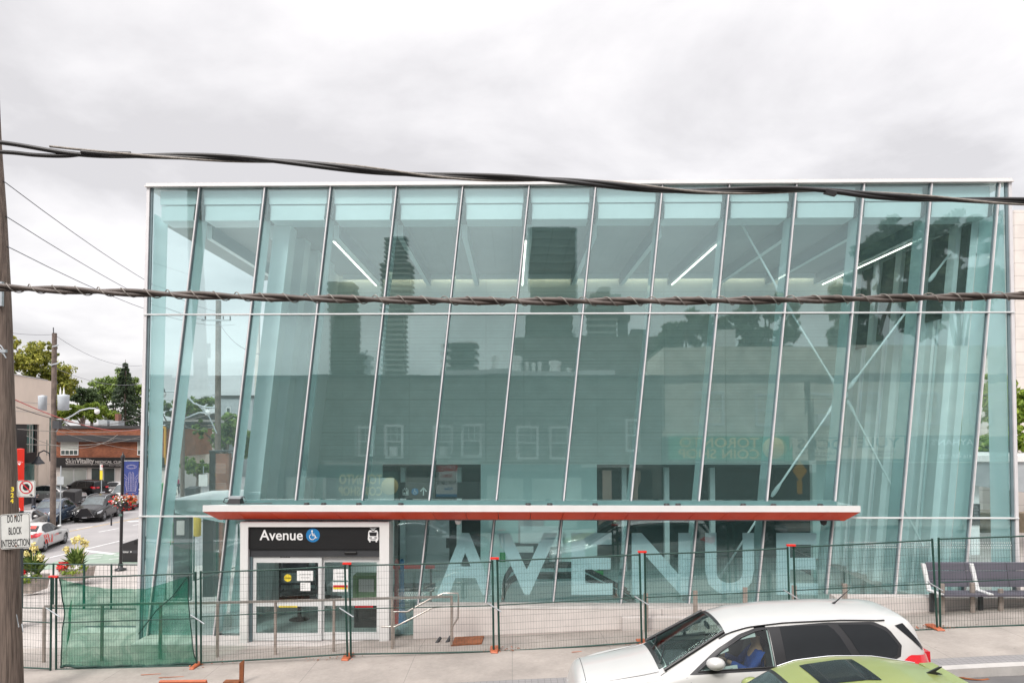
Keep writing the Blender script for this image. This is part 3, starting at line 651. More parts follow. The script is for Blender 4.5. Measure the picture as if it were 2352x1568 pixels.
# name, access symbol and tram symbol
sx = lambda px: XX(px, PY+.06); sz = lambda py: ZZ(py, PY+.06)
mb = MB(); mb.text('Avenue', (sx(598), sx(697), sz(1240), sz(1216)), *fr, t=.006, bold=.012); mb.build('sign_lettering', 'white_sticker', sgn)
def disc(mb, x, z, r, y, t=.004, n=28): mb.prism([(math.cos(a*2*math.pi/n)*r, math.sin(a*2*math.pi/n)*r) for a in range(n)], (x, y, z), EX, EZ, t); return mb
def wheelchair(par, x, z, r, y):
    disc(MB(), x, z, r, y).build('access_disc', 'sign_blue', par)
    w = MB(); s = r/1.0
    Y = y-.004
    disc(w, x-.12*s, z+.62*s, .13*s, Y-.002, .004, 14)
    def seg(a, b, wd): w.bar((x+a[0]*s, Y-.002, z+a[1]*s), (x+b[0]*s, Y-.002, z+b[1]*s), wd*s, .006, up=(0, 1, 0))
    seg((-.12, .46), (-.05, .02), .15); seg((-.10, .2), (.25, .2), .10); seg((-.08, -.02), (.28, -.02), .13); seg((.28, .02), (.45, -.42), .13); seg((.42, -.40), (.62, -.32), .10)
    pr = [(-.08+.40*math.cos(t), -.22+.40*math.sin(t)) for t in [R(120+a*12) for a in range(0, 20)]]
    for a, b in zip(pr, pr[1:]): seg(a, b, .09)
    w.build('access_symbol', 'white_sticker', par)
wheelchair(sgn, sx(720), sz(1228.5), .152, PY+.058)
def tram(par, cx, cz, w, h, y):
    t = MB()
    body = [(-.5, -.28), (-.46, .22), (-.36, .34), (.36, .34), (.46, .22), (.5, -.28), (.44, -.40), (-.44, -.40)]
    t.prism([(a*w, b*h) for a, b in body], (cx, y-.004, cz), EX, EZ, .004)
    for a in (-.3, .3): t.box(cx+a*w-.015, cx+a*w+.015, y-.008, y-.002, cz-.5*h, cz-.40*h)
    t.bar((cx-.17*w, y-.006, cz+.44*h), (cx+.05*w, y-.006, cz+.36*h), .012, .004, up=(0, 1, 0)); t.bar((cx+.17*w, y-.006, cz+.44*h), (cx-.05*w, y-.006, cz+.36*h), .012, .004, up=(0, 1, 0))
    t.bar((cx-.3*w, y-.006, cz+.49*h), (cx+.3*w, y-.006, cz+.49*h), .012, .004, up=(0, 1, 0))
    t.build('tram_symbol', 'white_sticker', par)
    k = MB(); k.prism([(a*w, b*h) for a, b in [(-.30, -.06), (-.37, .2), (.37, .2), (.30, -.06)]], (cx, y-.009, cz), EX, EZ, .004); k.box(cx-.14*w, cx+.14*w, y-.013, y-.009, cz+.25*h, cz+.30*h)
    for a in (-.3, -.18, .18, .3): k.box(cx+a*w-.012, cx+a*w+.012, y-.013, y-.009, cz-.21*h, cz-.15*h)
    k.box(cx-.27*w, cx+.27*w, y-.013, y-.009, cz-.31*h, cz-.29*h)
    k.build('tram_symbol_detail', 'sign_black', par)
tram(sgn, sx(858), sz(1228), .235, .31, PY+.058)
mb = MB(); mb.box(dx0-.03, dx1, PY+.10, PY+.22, 1.885, 2.058); hd = mb.build('door_header', 'charcoal', portal)
mb = MB(); mb.rbox(((sx(806)), PY+.085, 1.975), (.28, .04, .065)); mb.build('door_sensor', 'black_panel', hd, bevel=.02, seg=2)
mb = MB(); mb.box(dx0-.03, dx0+.035, PY+.10, PY+.25, .02, 1.884); mb.build('door_jamb', 'gasket', portal)
def door(x0, x1, y, nm):
    dr = MB(); w = .075; z0, z1 = .04, 1.88
    dr.box(x0, x0+w, y, y+.05, z0, z1); dr.box(x1-w, x1, y, y+.05, z0, z1); dr.box(x0+w, x1-w, y, y+.05, z1-.13, z1); dr.box(x0+w, x1-w, y, y+.05, z0, z0+.16); dr.box(x0+w, x1-w, y, y+.05, .79, .91)
    d = dr.build('sliding_door', 'alu_white', portal)
    gm = MB(); gm.box(x0+w, x1-w, y+.018, y+.03, z0+.16, .79); gm.box(x0+w, x1-w, y+.018, y+.03, .91, z1-.13); gm.build('door_glass', 'glass_door', d); return d
dm = XX(739, PY+.2)
d1 = door(dx0+.04, dm+.03, PY+.13, 'l'); d2 = door(dm+.0, dx1-.02, PY+.20, 'r')
def sheet(par, px0, px1, py0, py1, y, m, lines=(), name='notice'):
    x0, x1, z0, z1 = XX(px0, y), XX(px1, y), ZZ(py1, y), ZZ(py0, y)
    o = MB().box(x0, x1, y-.004, y, z0, z1).build(name, m, par)
    if lines:
        t = MB()
        for (txt, a0, a1, b0, b1) in lines: t.text(txt, (lerp(x0, x1, a0), lerp(x0, x1, a1), lerp(z0, z1, b0), lerp(z0, z1, b1)), (0, y-.004, 0), EX, EZ, t=.002)
        t.build('notice_lettering', 'sign_black', par)
    return o
yd = PY+.125
sheet(d1, 645, 668, 1274.5, 1279.5, PY+.126, 'sign_black', name='door_number'); MB().text('005-2', (XX(649, yd), XX(664, yd), ZZ(1278.5, yd), ZZ(1275.5, yd)), (0, PY+.120, 0), EX, EZ, t=.002).build('door_number_lettering', 'white_sticker', d1)
sheet(d1, 684, 721, 1310, 1333, yd, 'paper', [('NO PUBLIC ACCESS', .18, .85, .60, .68), ('DO NOT ENTER', .25, .78, .28, .36)])
sheet(d1, 692, 715, 1337, 1356, yd, 'paper', [('Attention', .1, .45, .75, .82), ('Please use', .1, .45, .5, .57), ('next door', .1, .45, .3, .37)])
disc(MB(), XX(663, yd), ZZ(1326.5, yd), .082, yd).build('attention_sticker', 'yellow', d1)
MB().text('ATTENTION', (XX(655, yd), XX(671, yd), ZZ(1328, yd), ZZ(1325, yd)), (0, yd-.004, 0), EX, EZ, t=.002).build('sticker_lettering', 'sign_black', d1)
sheet(d2, 767, 801, 1306, 1332, yd+.06, 'paper', [('NO PUBLIC ACCESS', .18, .85, .60, .68), ('DO NOT ENTER', .25, .78, .28, .36)])
o = sheet(d2, 766, 801, 1336, 1358, yd+.06, 'paper')
sheet(d2, 767, 800, 1343, 1348, yd+.055, 'sign_red', name='notice_band'); sheet(d2, 767, 800, 1348.2, 1352, yd+.055, 'yellow', name='notice_band')
sheet(d1, 643, 685, 1390.5, 1394, yd, 'yellow', [('TO OPEN IN EMERGENCY PUSH', .08, .92, .25, .75)], name='push_strip'); sheet(d2, 817, 858, 1390.5, 1394, yd+.06, 'sign_red', [('STAND CLEAR', .1, .9, .25, .75)], name='push_strip')
# floor slab edge in front of the doors
mb = MB(); mb.hexa([(-8.3, 16.2, -.3), (-2.1, 16.0, -.3), (-2.1, 17, -.3), (-8.3, 17.1, -.3), (-8.3, 16.2, .02), (-2.1, 16.0, .02), (-2.1, 17, .02), (-8.3, 17.1, .02)]); mb.build('threshold', 'concrete_white', ST)
# frosted letters on the inside of the glass
def let(ch, px0, px1):
    D = 17.0; mb = MB(); yy = FY(XX((px0+px1)/2, D), 1.5)+.06
    mb.text(ch, (XX(px0, yy), XX(px1, yy), ZZ(1365, yy), ZZ(1223, yy)), (0, yy, 0), EX, EZ, t=.006, bold=.025); mb.build('letter', 'letter_frost', ST)
for a in (('A', 1004, 1136), ('V', 1139, 1280), ('E', 1312, 1406), ('N', 1450, 1585), ('U', 1618, 1730), ('E', 1781, 1875)): let(*a)
# white base walls under the glass
mb = MB()
def wall(x0, x1, y0, y1, zt, zb0, zb1, th=.35):
    mb.hexa([(x0, y0, zb0), (x1, y1, zb1), (x1, y1+th, zb1), (x0, y0+th, zb0), (x0, y0+.03, zt), (x1, y1+.03, zt), (x1, y1+th, zt), (x0, y0+th, zt)])
wall(-2.18, -.02, 16.40, 16.42, .735, -.1, .1); wall(-.02, 3.3, 16.425, 16.37, .735, .1, .2); wall(3.315, 7.09, 16.37, 16.30, .735, .2, .35)
MB_base = mb.build('base_wall', 'concrete_white', ST)
mb = MB(); wall(7.10, 13.5, 16.28, 16.12, 1.02, .4, .5); mb.build('base_wall', 'concrete_white', ST)
mb = MB(); mb.hexa([(-2.1, 16.46, .735), (7.1, 16.36, .735), (7.1, 16.72, .735), (-2.1, 16.85, .735), (-2.1, 16.50, .79), (7.1, 16.40, .79), (7.1, 16.72, .79), (-2.1, 16.85, .79)]); mb.build('base_coping', 'kerb', ST)
mb = MB(); mb.box(XX(1428, 16.2), XX(1581, 16.2), 16.16, 16.36, .30, .60); mb.build('wall_ledge', 'concrete_white', ST)
# dot manifestation film on the right lights
mb = MB()
for i in range(90):
    for j in range(3):
        x = 7.5+i*.042; z = 2.05+.055*j
        if x < 11.2: y = FY(x+(j % 2)*.02, z)-.004; disc(mb, x+(j % 2)*.02, z, .010, y, .002, 6)
for i in range(14):
    for j in range(4): x = XX(980, 17)-.62+i*.043; disc(mb, x-.0+(j % 2)*.02, .86+.045*j, .011, FY(x, .9)-.004, .002, 6)
mb.build('dot_film', 'white_sticker', ST)['kind'] = 'stuff'
# cross bracing rods inside the glass
def rod(a, b, d=.95):
    A = Vector(a); Bq = Vector(b); n = 14; pts = []; rr = []
    L_ = (Bq-A).length
    for i, t in enumerate((0, .03, .09, .16/L_+.09, 1-.09-.16/L_, .91, .97, 1)): pts.append(A.lerp(Bq, min(1, max(0, t)))); rr.append((.026, .052, .052, .026, .026, .052, .052, .026)[i])
    return MB().tube(pts, rr, 8)
BD = 17.75
for seg in (((1688, 487), (1797, 682)), ((1803, 694), (1925, 893)), ((1945, 918), (2063, 1145)), ((2068, 1152), (2150, 1310)), ((2258, 482), (2133, 647)), ((2118, 668), (1948, 893)), ((1922, 920), (1772, 1140)), ((1766, 1150), (1640, 1345))):
    rod(W(*seg[0], BD), W(*seg[1], BD)).build('brace_rod', 'rod_white', ST)
mb = MB(); disc(mb, XX(1935, BD), ZZ(905, BD), .13, BD-.03, .06); mb.build('brace_node', 'rod_white', ST)
mb = MB(); mb.rbox(W(1684, 483, BD), (.45, .1, .3)); mb.rbox(W(2268, 478, BD), (.4, .1, .25)); mb.build('brace_plate', 'panel_white', ST)

for a, b, y in ((565, 640, 19.6), (742, 905, 21.0)):
    mb = MB(); mb.box(XX(a, y), XX(b, y), y, y+.1, .02, 3.3); mb.build('lobby_partition', 'wall_grey', ST)
mb = MB(); mb.box(XX(690, 20.6), XX(712, 20.6), 20.6, 20.9, .02, 3.3); mb.build('lobby_column', 'wall_grey', ST)
# ---- things inside the hall
D_ = 22.2
sp = MB(); sp.box(XX(918, D_), XX(1101, D_), D_, D_+.12, ZZ(1144, D_), ZZ(1107, D_))
wf = solo(sp, 'wayfinding_sign', 'black_panel', 'black overhead direction sign with lift, wheelchair and arrow symbols inside the glass', 'sign')
k = MB(); s2 = lambda px: XX(px, D_); t2 = lambda py: ZZ(py, D_)
k.bar((s2(973), D_-.005, t2(1137)), (s2(973), D_-.005, t2(1122)), .035, .006, up=(0, 1, 0)); k.bar((s2(966), D_-.005, t2(1128)), (s2(973.6), D_-.005, t2(1119)), .035, .006, up=(0, 1, 0)); k.bar((s2(980), D_-.005, t2(1128)), (s2(972.4), D_-.005, t2(1119)), .035, .006, up=(0, 1, 0))
k.build('arrow_symbol', 'white_sticker', wf)
wheelchair(wf, s2(953.5), t2(1128.5), .105, D_-.002)
k = MB(); a, b, c_, d_ = s2(926), s2(938), t2(1136), t2(1124)
for p, q in (((a, c_), (b, c_)), ((a, d_), (b, d_)), ((a, c_), (a, d_)), ((b, c_), (b, d_))): k.bar((p[0], D_-.006, p[1]), (q[0], D_-.006, q[1]), .014, .006, up=(0, 1, 0))
k.box((a+b)/2+.02, (a+b)/2+.06, D_-.01, D_-.003, c_+.02, d_-.04); k.box(a+.02, a+.07, D_-.01, D_-.003, c_+.02, c_+.07)
k.box(a+.03, a+.06, D_-.01, D_-.003, d_+.025, d_+.05); k.box(b-.06, b-.03, D_-.01, D_-.003, d_+.025, d_+.05); k.build('lift_symbol', 'white_sticker', wf)
# escalator
es = thing('escalator', 'escalator with black curved handrails behind the frosted station letters', 'escalator', (XX(1250, 19.4), 19.4, .02))
pl = [(1156, 1400), (1155, 1380), (1160, 1358), (1172, 1338), (1190, 1327), (1330, 1326), (1352, 1333), (1465, 1392)]
for D, s in ((18.6, 0), (19.05, 3), (20.0, 6), (20.45, 9)):
    pts = [Vector((XX(x, 18.6)+.0, D, ZZ(min(y, 1399)+0, 18.6)+.02-.0*s)) for x, y in pl]
    MB().tube(pts, .045, 8).build('handrail', 'escal_black', es)
    bal = MB(); q = [(p.x, p.z-.06) for p in pts[2:]]; lo = .05
    bal.prism([(pts[2].x, lo)]+[(pts[-1].x, lo)]+[(x, z) for x, z in reversed(q)], (0, D-.012, 0), EX, EZ, .024); bal.build('balustrade', 'glass_fin', es)
MB().box(XX(1160, 19.3), XX(1460, 19.3), 18.65, 20.4, .02, .20).build('escalator_deck', 'charcoal', es)
# station furniture seen through the doors and lower lights
def chair(x, y, rz, lab):
    c = thing('stacking_chair', lab, 'chair', (x, y, .02), rz)
    s = MB(); s.rbox((x, y, .47), (.44, .44, .05), rz); s.build('seat', 'black_trim', c)
    c2 = Vector((x, y, 0)); rot = Matrix.Rotation(rz, 3, 'Z'); P = lambda a, b, h: c2+rot @ Vector((a, b, 0))+EZ*h
    s = MB(); s.hexa([P(-.2, .2, .6), P(.2, .2, .6), P(.2, .23, .6), P(-.2, .23, .6), P(-.2, .28, .95), P(.2, .28, .95), P(.2, .31, .95), P(-.2, .31, .95)]); s.build('backrest', 'black_trim', c)
    for a in (-.2, .2): MB().tube([P(a, -.22, .02), P(a, -.18, .46), P(a, .2, .46), P(a, .3, .98)], .012, 6).build('frame_tube', 'chrome', c); MB().tube([P(a, .26, .02), P(a, .16, .46)], .012, 6).build('leg', 'chrome', c)
    for ch in children(c):
        for v_ in ch.data.vertices: v_.co = v_.co @ Matrix.Rotation(rz, 3, 'Z')   # the thing carries the turn
chair(XX(758, 18.6), 18.6, R(70), 'black chair with chromed legs behind the right sliding door')
t = thing('folding_table', 'pale folding table with papers behind the right sliding door', 'table', (XX(830, 19), 19, .02))
x = XX(830, 19); MB().box(x-.8, x+.8, 18.7, 19.4, .72, .76).build('tabletop', 'paper', t)
for a in (-.7, .7):
    for b in (18.78, 19.32): MB().tube([(x+a, b, .02), (x+a, b, .72)], .015, 6).build('leg', 'steel', t)
x = XX(845, 17.6)
o = solo(MB().box(x-.32, x+.32, 17.5, 17.9, .70, 1.25), 'storage_crate', 'green_box', 'pale green crate with a white notice behind the right sliding door', 'crate')
MB().box(x-.18, x+.18, 17.48, 17.497, .88, 1.17).build('notice', 'paper', o)
solo(MB().box(x-.3, x+.3, 17.55, 17.85, .02, .695), 'cabinet', 'charcoal', 'dark low cabinet carrying the green crate inside the doors', 'cabinet')
sh = thing('shelf_unit', 'tall shelf of binders behind the left sliding door', 'shelf', (XX(700, 20.2), 20.2, .02)); x = XX(690, 20.2)
for a in (-.5, .5): MB().box(x+a-.02, x+a+.02, 20.0, 20.4, .02, 2.3).build('upright', 'charcoal', sh)
for q_ in range(6): MB().box(x-.48, x+.48, 20.0, 20.4, .1+.4*q_, .14+.4*q_).build('shelf_board', 'charcoal', sh)
for q_ in range(1, 5): MB().box(x-.42, x+.1+.06*q_, 20.05, 20.3, .145+.4*q_, .42+.4*q_).build('binders', ('paper', 'bench_grey', 'panel_white', 'charcoal')[q_-1], sh)
x = XX(690, 18.3); solo(MB().lathe([(0, .7), (.45, .7), (.45, .66), (.05, .64), (.05, .08), (.25, .03), (.25, .02)], (x, 18.3, 0)), 'round_table', 'black_trim', 'black round table on one foot behind the left sliding door', 'table')
for px, m, nm, top in ((912, 'red_plastic', 'red floor post marker left of the blue one in the hall', 1289), (924, 'sign_blue', 'blue floor post marker beside the red one in the hall', 1286)):
    x = XX(px, 18); solo(MB().lathe([(0, ZZ(top, 18)), (.03, ZZ(top, 18)-.03), (.03, 1.55), (.055, 1.5), (.055, .9), (.08, .3), (.14, .06), (.14, .02)], (x, 18, 0), n=12), 'channelizer_post', m, nm, 'post')
x0, x1 = XX(905, 19.5), XX(1000, 19.5)
b = thing('waiting_bench', 'red bench rail with black seat inside the left hall window', 'bench', ((x0+x1)/2, 19.5, .02)); MB().box(x0, x1, 19.4, 19.5, 1.05, 1.13).build('back_rail', 'red_plastic', b); MB().box(x0, x1, 19.2, 19.7, .5, .62).build('seat', 'black_trim', b)
for a in (x0+.1, x1-.1): MB().box(a-.03, a+.03, 19.4, 19.46, .02, 1.05).build('leg', 'black_trim', b)
def board(px0, px1, py0, py1, D, m, label, name='wall_notice', cat='notice', th=.03):
    return solo(MB().box(XX(px0, D), XX(px1, D), D, D+th, ZZ(py1, D), ZZ(py0, D)), name, m, label, cat)
board(1025, 1034, 1275-40, 1275-17, 22.5, 'black_panel', 'small black panel with white symbols on the inner wall left of the letter A', 'control_panel', 'panel')
board(1148, 1163, 1233, 1258, 22.9, 'paper', 'white poster with red bands between the first two frosted letters', 'poster', 'poster')
board(1148, 1161, 1268, 1290, 22.9, 'green_bin', 'dark green wall box between the first two frosted letters')
board(1179, 1225, 1254, 1268, 22.8, 'paper', 'white notice strip on the ticket machine behind the letter V')
tm = board(1178, 1262, 1248, 1300, 23.2, 'dark_room', 'dark ticket machine recess behind the letter V', 'ticket_machine', 'machine', .2)
board(1340, 1385, 1310, 1340, 22.9, 'green_bin', 'dark green screen behind the letter E', 'screen', 'screen')
board(1195, 1292, 1208, 1255, 23.3, 'panel_white', 'pale framed panel high on the inner wall above the ticket machine', 'wall_panel', 'panel')
board(1268, 1290, 1265, 1325, 23.2, 'alu', 'steel service door on the inner wall right of the ticket machine', 'service_door', 'door')
# camera dome under the canopy
x = XX(1053, 16.5); solo(MB().lathe([(0, -.11), (.05, -.09), (.07, -.04), (.075, 0), (0, .0)], (x, 16.45, 2.69)), 'dome_camera', 'white_paint', 'small white dome camera hanging under the red canopy', 'camera')
x = XX(1890, 16.4); solo(MB().lathe([(0, -.12), (.06, -.09), (.075, -.03), (.075, 0), (0, 0)], (x, 16.4, 2.69)), 'dome_camera', 'black_trim', 'dark dome camera under the right end of the red canopy', 'camera')
# black box with leads lying on the canopy
x = XX(543, 16.35); o = solo(MB().hexa([(x-.17, 16.25, 3.055), (x+.13, 16.25, 3.055), (x+.13, 16.5, 3.055), (x-.17, 16.5, 3.055), (x-.13, 16.28, 3.17), (x+.11, 16.28, 3.17), (x+.11, 16.47, 3.17), (x-.13, 16.47, 3.17)]), 'junction_box', 'black_trim', 'black box with loose leads lying on the left end of the canopy', 'box')
MB().rbox((x-.0, 16.37, 3.2), (.26, .18, .05)).build('lid', 'galv', o); MB().tube([(x+.1, 16.3, 3.18), (x+.2, 16.3, 3.22), (x+.25, 16.3, 3.12), (x+.15, 16.3, 3.07), (x+.5, 16.3, 3.07), (x+.8, 16.35, 3.07)], .008, 5).build('cable', 'black_trim', o)
MB().tube([(x-.12, 16.3, 3.2), (x-.22, 16.3, 3.18), (x-.26, 16.3, 3.10), (x-.16, 16.3, 3.07)], .012, 5).build('cable', 'black_trim', o)

# ================================================================== temporary fence of green panels
FD = 14.6
def fpanel(c, label, mesh=None, wire=True):
    """c = corner pixels tl, tr, br, bl measured in the fence's plane"""
    tl, tr, br, bl = [W(*p, FD+(.03 if k in (0, 3) else -.03)) for k, p in enumerate(c)]
    o = thing('fence_panel', label, 'fence', (bl+br)/2, 0, 'green temporary fence panels along the pavement')
    for a, b in ((tl, bl), (tr, br)): MB().tube([a+EZ*.03, b-EZ*.04], .021, 8).build('post', 'fence_green', o)
    MB().tube([tl, tl.lerp(tr, .5)-EZ*.008, tr], .016, 6).build('top_rail', 'fence_green', o)
    MB().tube([bl, bl.lerp(br, .5)-EZ*.006, br], .016, 6).build('bottom_rail', 'fence_green', o)
    MB().tube([tl.lerp(bl, .49), tr.lerp(br, .49)], .011, 6).build('middle_rail', 'fence_green', o)
    mb = MB(); w = (tr-tl).length; n = int(w/.052); hN = 13
    def P(s, t):
        p = tl.lerp(tr, s).lerp(bl.lerp(br, s), t); return p+Vector((0, .012*math.sin(7*s+3*t)+.008*math.sin(19*s+t*5), 0))
    for i in range(1, n):
        s = i/n
        pts = [P(s+.0015*math.sin(t*9+i), t) for t in (0, .33, .66, 1)]
        for a, b in zip(pts, pts[1:]): mb.bar(a, b, .0027)
    for j in range(1, hN):
        t = j/hN; pts = [P(s, t+.002*math.sin(s*11+j)) for s in (0, .25, .5, .75, 1)]
        for a, b in zip(pts, pts[1:]): mb.bar(a, b, .0030)
    mb.build('wire_mesh', 'fence_wire', o)
    return o
panels = [
 (((-150, 1312), (118, 1328), (116, 1535), (-150, 1520)), 'green wire fence panel cut off by the wooden pole at the left edge'),
 (((129, 1326), (449, 1316), (452, 1527), (129, 1537)), 'green wire fence panel carrying the torn green mesh'),
 (((461, 1314), (792, 1299.5), (798, 1501), (462, 1521)), 'green wire fence panel in front of the entrance doors'),
 (((803, 1298), (1131, 1289.5), (1134, 1495), (806, 1501)), 'green wire fence panel just right of the doors, before the rusty hatch'),
 (((1142, 1287), (1469, 1273), (1474, 1474), (1147, 1495)), 'green wire fence panel before the white base wall, second left of the white car'),
 (((1481, 1272.5), (1809, 1258.5), (1815, 1458), (1484, 1474)), 'green wire fence panel behind the windscreen of the white car'),
 (((1823, 1256), (2141, 1239.5), (2153, 1444), (1828, 1458)), 'green wire fence panel behind the rear half of the white car'),
 (((2156, 1237.5), (2490, 1224), (2496, 1428), (2160, 1441.5)), 'green wire fence panel in front of the grey bench'),
]
FP = [fpanel(c, l) for c, l in panels]
# panel clips, caps and feet at the joints
for k, (px, py, cap, lb) in enumerate([(123, 1327, 1, 'left of the green mesh'), (455, 1313, 0, 'right of the green mesh'), (797, 1297, 1, 'in front of the right sliding door'), (1136, 1285, 1, 'above the letter V of the frosted name'), (1475, 1270, 1, 'left of the white car roof'), (1817, 1255, 1, 'behind the white car roof'), (2149, 1237, 0, 'beside the grey bench')]):
    p = W(px, py, FD)
    if cap: MB().rbox(p+EZ*.03, (.17, .06, .035)).build('post_cap', 'red_plastic', FP[k])
    q = W(px+1, py+ (110 if k else 80), FD-.05)
    MB().tube([q+Vector((-.16, 0, .10)), q, q+Vector((.12, -.02, -.07))], .014, 6).build('clamp', 'galv', FP[k])
    x = p.x; z = gz(x, FD)
    if k in (1, 2, 3, 4, 6):
        mb = MB(); mb.hexa([(x-.08, FD-.16, z+.0), (x+.07, FD-.2, z+.0), (x+.1, FD+.3, z), (x-.1, FD+.28, z), (x-.07, FD-.14, z+.035), (x+.06, FD-.18, z+.035), (x+.09, FD+.27, z+.035), (x-.08, FD+.25, z+.035)]) if k != 1 else mb.hexa([(x-.05, FD-.28, z), (x+.05, FD-.3, z), (x+.06, FD+.1, z), (x-.05, FD+.1, z), (x-.04, FD-.26, z+.04), (x+.04, FD-.27, z+.04), (x+.05, FD+.1, z+.05), (x-.04, FD+.1, z+.05)])
        mb.build('foot', 'orange_plastic', FP[k], bevel=.01)
# litter of leaves and orange shreds at some feet
rl = random.Random(5); mb = MB(); mb2 = MB()
for (cx, n, sx_) in ((W(475, 1520, FD).x, 25, .5), (W(1150, 1495, FD).x, 45, .45), (W(1480, 1475, FD).x, 60, .5), (W(2150, 1440, FD).x, 60, .7), (W(780, 1495, 15.4).x, 30, .6)):
    for _ in range(n):
        x = cx+rl.gauss(0, sx_*.5); y = FD+.05+rl.gauss(0, .12); z = gz(x, y)+.012; a = rl.uniform(0, 6.3); s = rl.uniform(.012, .035)
        q = [(x+math.cos(a)*s, y+math.sin(a)*s, z), (x-math.sin(a)*s*.5, y+math.cos(a)*s*.5, z+.01), (x-math.cos(a)*s, y-math.sin(a)*s, z+rl.uniform(0, .02)), (x+math.sin(a)*s*.5, y-math.cos(a)*s*.5, z)]
        (mb if rl.random() < .6 else mb2).add(q, [(0, 1, 2, 3)])
tag(mb.build('leaf_litter', 'rust'), 'dry brown leaves blown against the fence feet', 'leaves', kind='stuff')
tag(mb2.build('plastic_shreds', 'orange_plastic'), 'orange plastic shreds scattered around the fence feet', 'litter', kind='stuff')
# the torn green mesh hung on the second panel
top = [(137, 1328), (165, 1337), (230, 1349), (300, 1352), (335, 1351), (380, 1338), (432, 1322)]
bot = [(137, 1534), (150, 1530), (230, 1533), (300, 1531), (340, 1530), (390, 1528), (449, 1524)]
gm = MB(); nx, ny = 48, 20; vs = []
for j in range(ny+1):
    for i in range(nx+1):
        s = i/nx*(len(top)-1); k = min(int(s), len(top)-2); f = s-k
        a = (lerp(top[k][0], top[k+1][0], f), lerp(top[k][1], top[k+1][1], f)); b = (lerp(bot[k][0], bot[k+1][0], f), lerp(bot[k][1], bot[k+1][1], f)); t = j/ny
        px = lerp(a[0], b[0], t)+ (9*math.sin(math.pi*t)*(1-i/nx) if i < 8 else 0) - (5*math.sin(math.pi*t*1.2) if i > nx-6 else 0); py = lerp(a[1], b[1], t)
        p = W(px, py, FD+.06); p.y += .025*math.sin(i*.9+j*.35)+.02*math.sin(i*.31-j*.6)+.012*math.sin(i*2.1+j); vs.append(p)
gm.add(vs, [(j*(nx+1)+i, j*(nx+1)+i+1, (j+1)*(nx+1)+i+1, (j+1)*(nx+1)+i) for j in range(ny) for i in range(nx)], True)
net = solo(gm, 'debris_mesh', 'green_net', 'torn translucent green mesh hung on the fence left of the entrance', 'mesh')
E_ = [vs[j*(nx+1)] for j in range(ny+1)]; MB().tube(E_, .012, 6).build('hem', 'fence_green', net)
E_ = [vs[j*(nx+1)+nx] for j in range(ny+1)]; MB().tube(E_, .010, 6).build('hem', 'fence_green', net)
MB().tube([v+Vector((0, -.01, .02)) for v in vs[-(nx+1):]], .026, 6).build('rolled_edge', 'fence_green', net)
MB().tube([W(430, 1324, FD+.03), W(395, 1370, FD+.03), W(360, 1400, FD+.03), W(318, 1455, FD+.03)], .010, 5).build('fold', 'fence_green', net)
# a second, older fence further back on the plaza
def backfence(pts, D0, D1, lab, h=1.5):
    (x0, y0), (x1, y1) = pts; a, b = W(x0, y0, D0), W(x1, y1, D1)
    o = thing('barrier_fence', lab, 'fence', ((a+b)/2)-EZ*h, 0, 'low green wire barriers on the plaza')
    for t in (0, .5, 1): p = a.lerp(b, t); MB().tube([p+EZ*.02, p-EZ*h], .026, 6).build('post', 'fence_green', o)
    MB().tube([a, b], .018, 6).build('top_rail', 'fence_green', o); MB().tube([a-EZ*h, b-EZ*h], .018, 6).build('bottom_rail', 'fence_green', o)
    mb = MB(); n = int((b-a).length/.11)
    for i in range(1, n): p = a.lerp(b, i/n); mb.bar(p, p-EZ*h, .005)
    for j in range(1, 8): mb.bar(a-EZ*h*j/8, b-EZ*h*j/8, .005)
    mb.build('wire_mesh', 'fence_wire', o)
backfence(((52, 1293), (193, 1296)), 21, 21.2, 'low green wire barrier behind the flower planters, nearest the wooden pole', 1.25)
backfence(((194, 1296), (318, 1296.5)), 21.2, 21.2, 'low green wire barrier in front of the litter bin', 1.25)
backfence(((322, 1247), (440, 1248)), 22.5, 22.5, 'green wire barrier seen through the left glass, above the steps', 1.7)
backfence(((446, 1200), (548, 1175)), 24.5, 26, 'green wire barrier seen through the left glass, rising towards the door frame', 1.9)

# ================================================================== railings, posts, bench, hatch
RD = 15.35
rl_ = thing('handrail', 'long steel railing with flat top rail before the doors', 'railing', W(570, 1500, RD), 0)
pt_ = [(104, 1391), (306, 1386), (500, 1383), (767, 1376.5), (878, 1373), (1040, 1369)]
mb = MB(); 
for a, b in zip(pt_, pt_[1:]): mb.bar(W(*a, RD), W(*b, RD), .055, .045)
mb.build('top_rail', 'steel', rl_)
for px, t, b in ((102, 1391, 1512), (235, 1388, 1512), (369, 1385, 1510), (500, 1383, 1507), (633, 1380, 1505), (767, 1376, 1502), (901, 1373, 1493), (1037, 1369, 1480)):
    a = W(px, t, RD); q = Vector((a.x, RD, gz(a.x, RD))); MB().box(a.x-.022, a.x+.022, RD-.03, RD+.03, q.z, a.z-.02).build('post', 'steel_post', rl_)
hr = thing('stair_handrail', 'pair of bent steel handrails sloping up beside the rusty hatch', 'railing', W(980, 1480, 15.7), 0)
MB().tube([W(*p, 15.7) for p in ((904, 1404), (935, 1404), (985, 1376), (1019, 1361.5), (1052, 1361.5), (1053, 1372), (1052, 1418), (1039, 1438))], .018, 8).build('rail', 'steel', hr)
MB().tube([W(*p, 15.6) for p in ((876, 1438), (908, 1438), (995, 1394), (1042, 1390))], .018, 8).build('rail', 'steel', hr)
MB().tube([W(905, 1404, 15.7), W(905, 1490, 15.7)], .016, 8).build('post', 'steel', hr); MB().tube([W(1039, 1380, 15.7), W(1039, 1478, 15.7)], .016, 8).build('post', 'steel', hr)
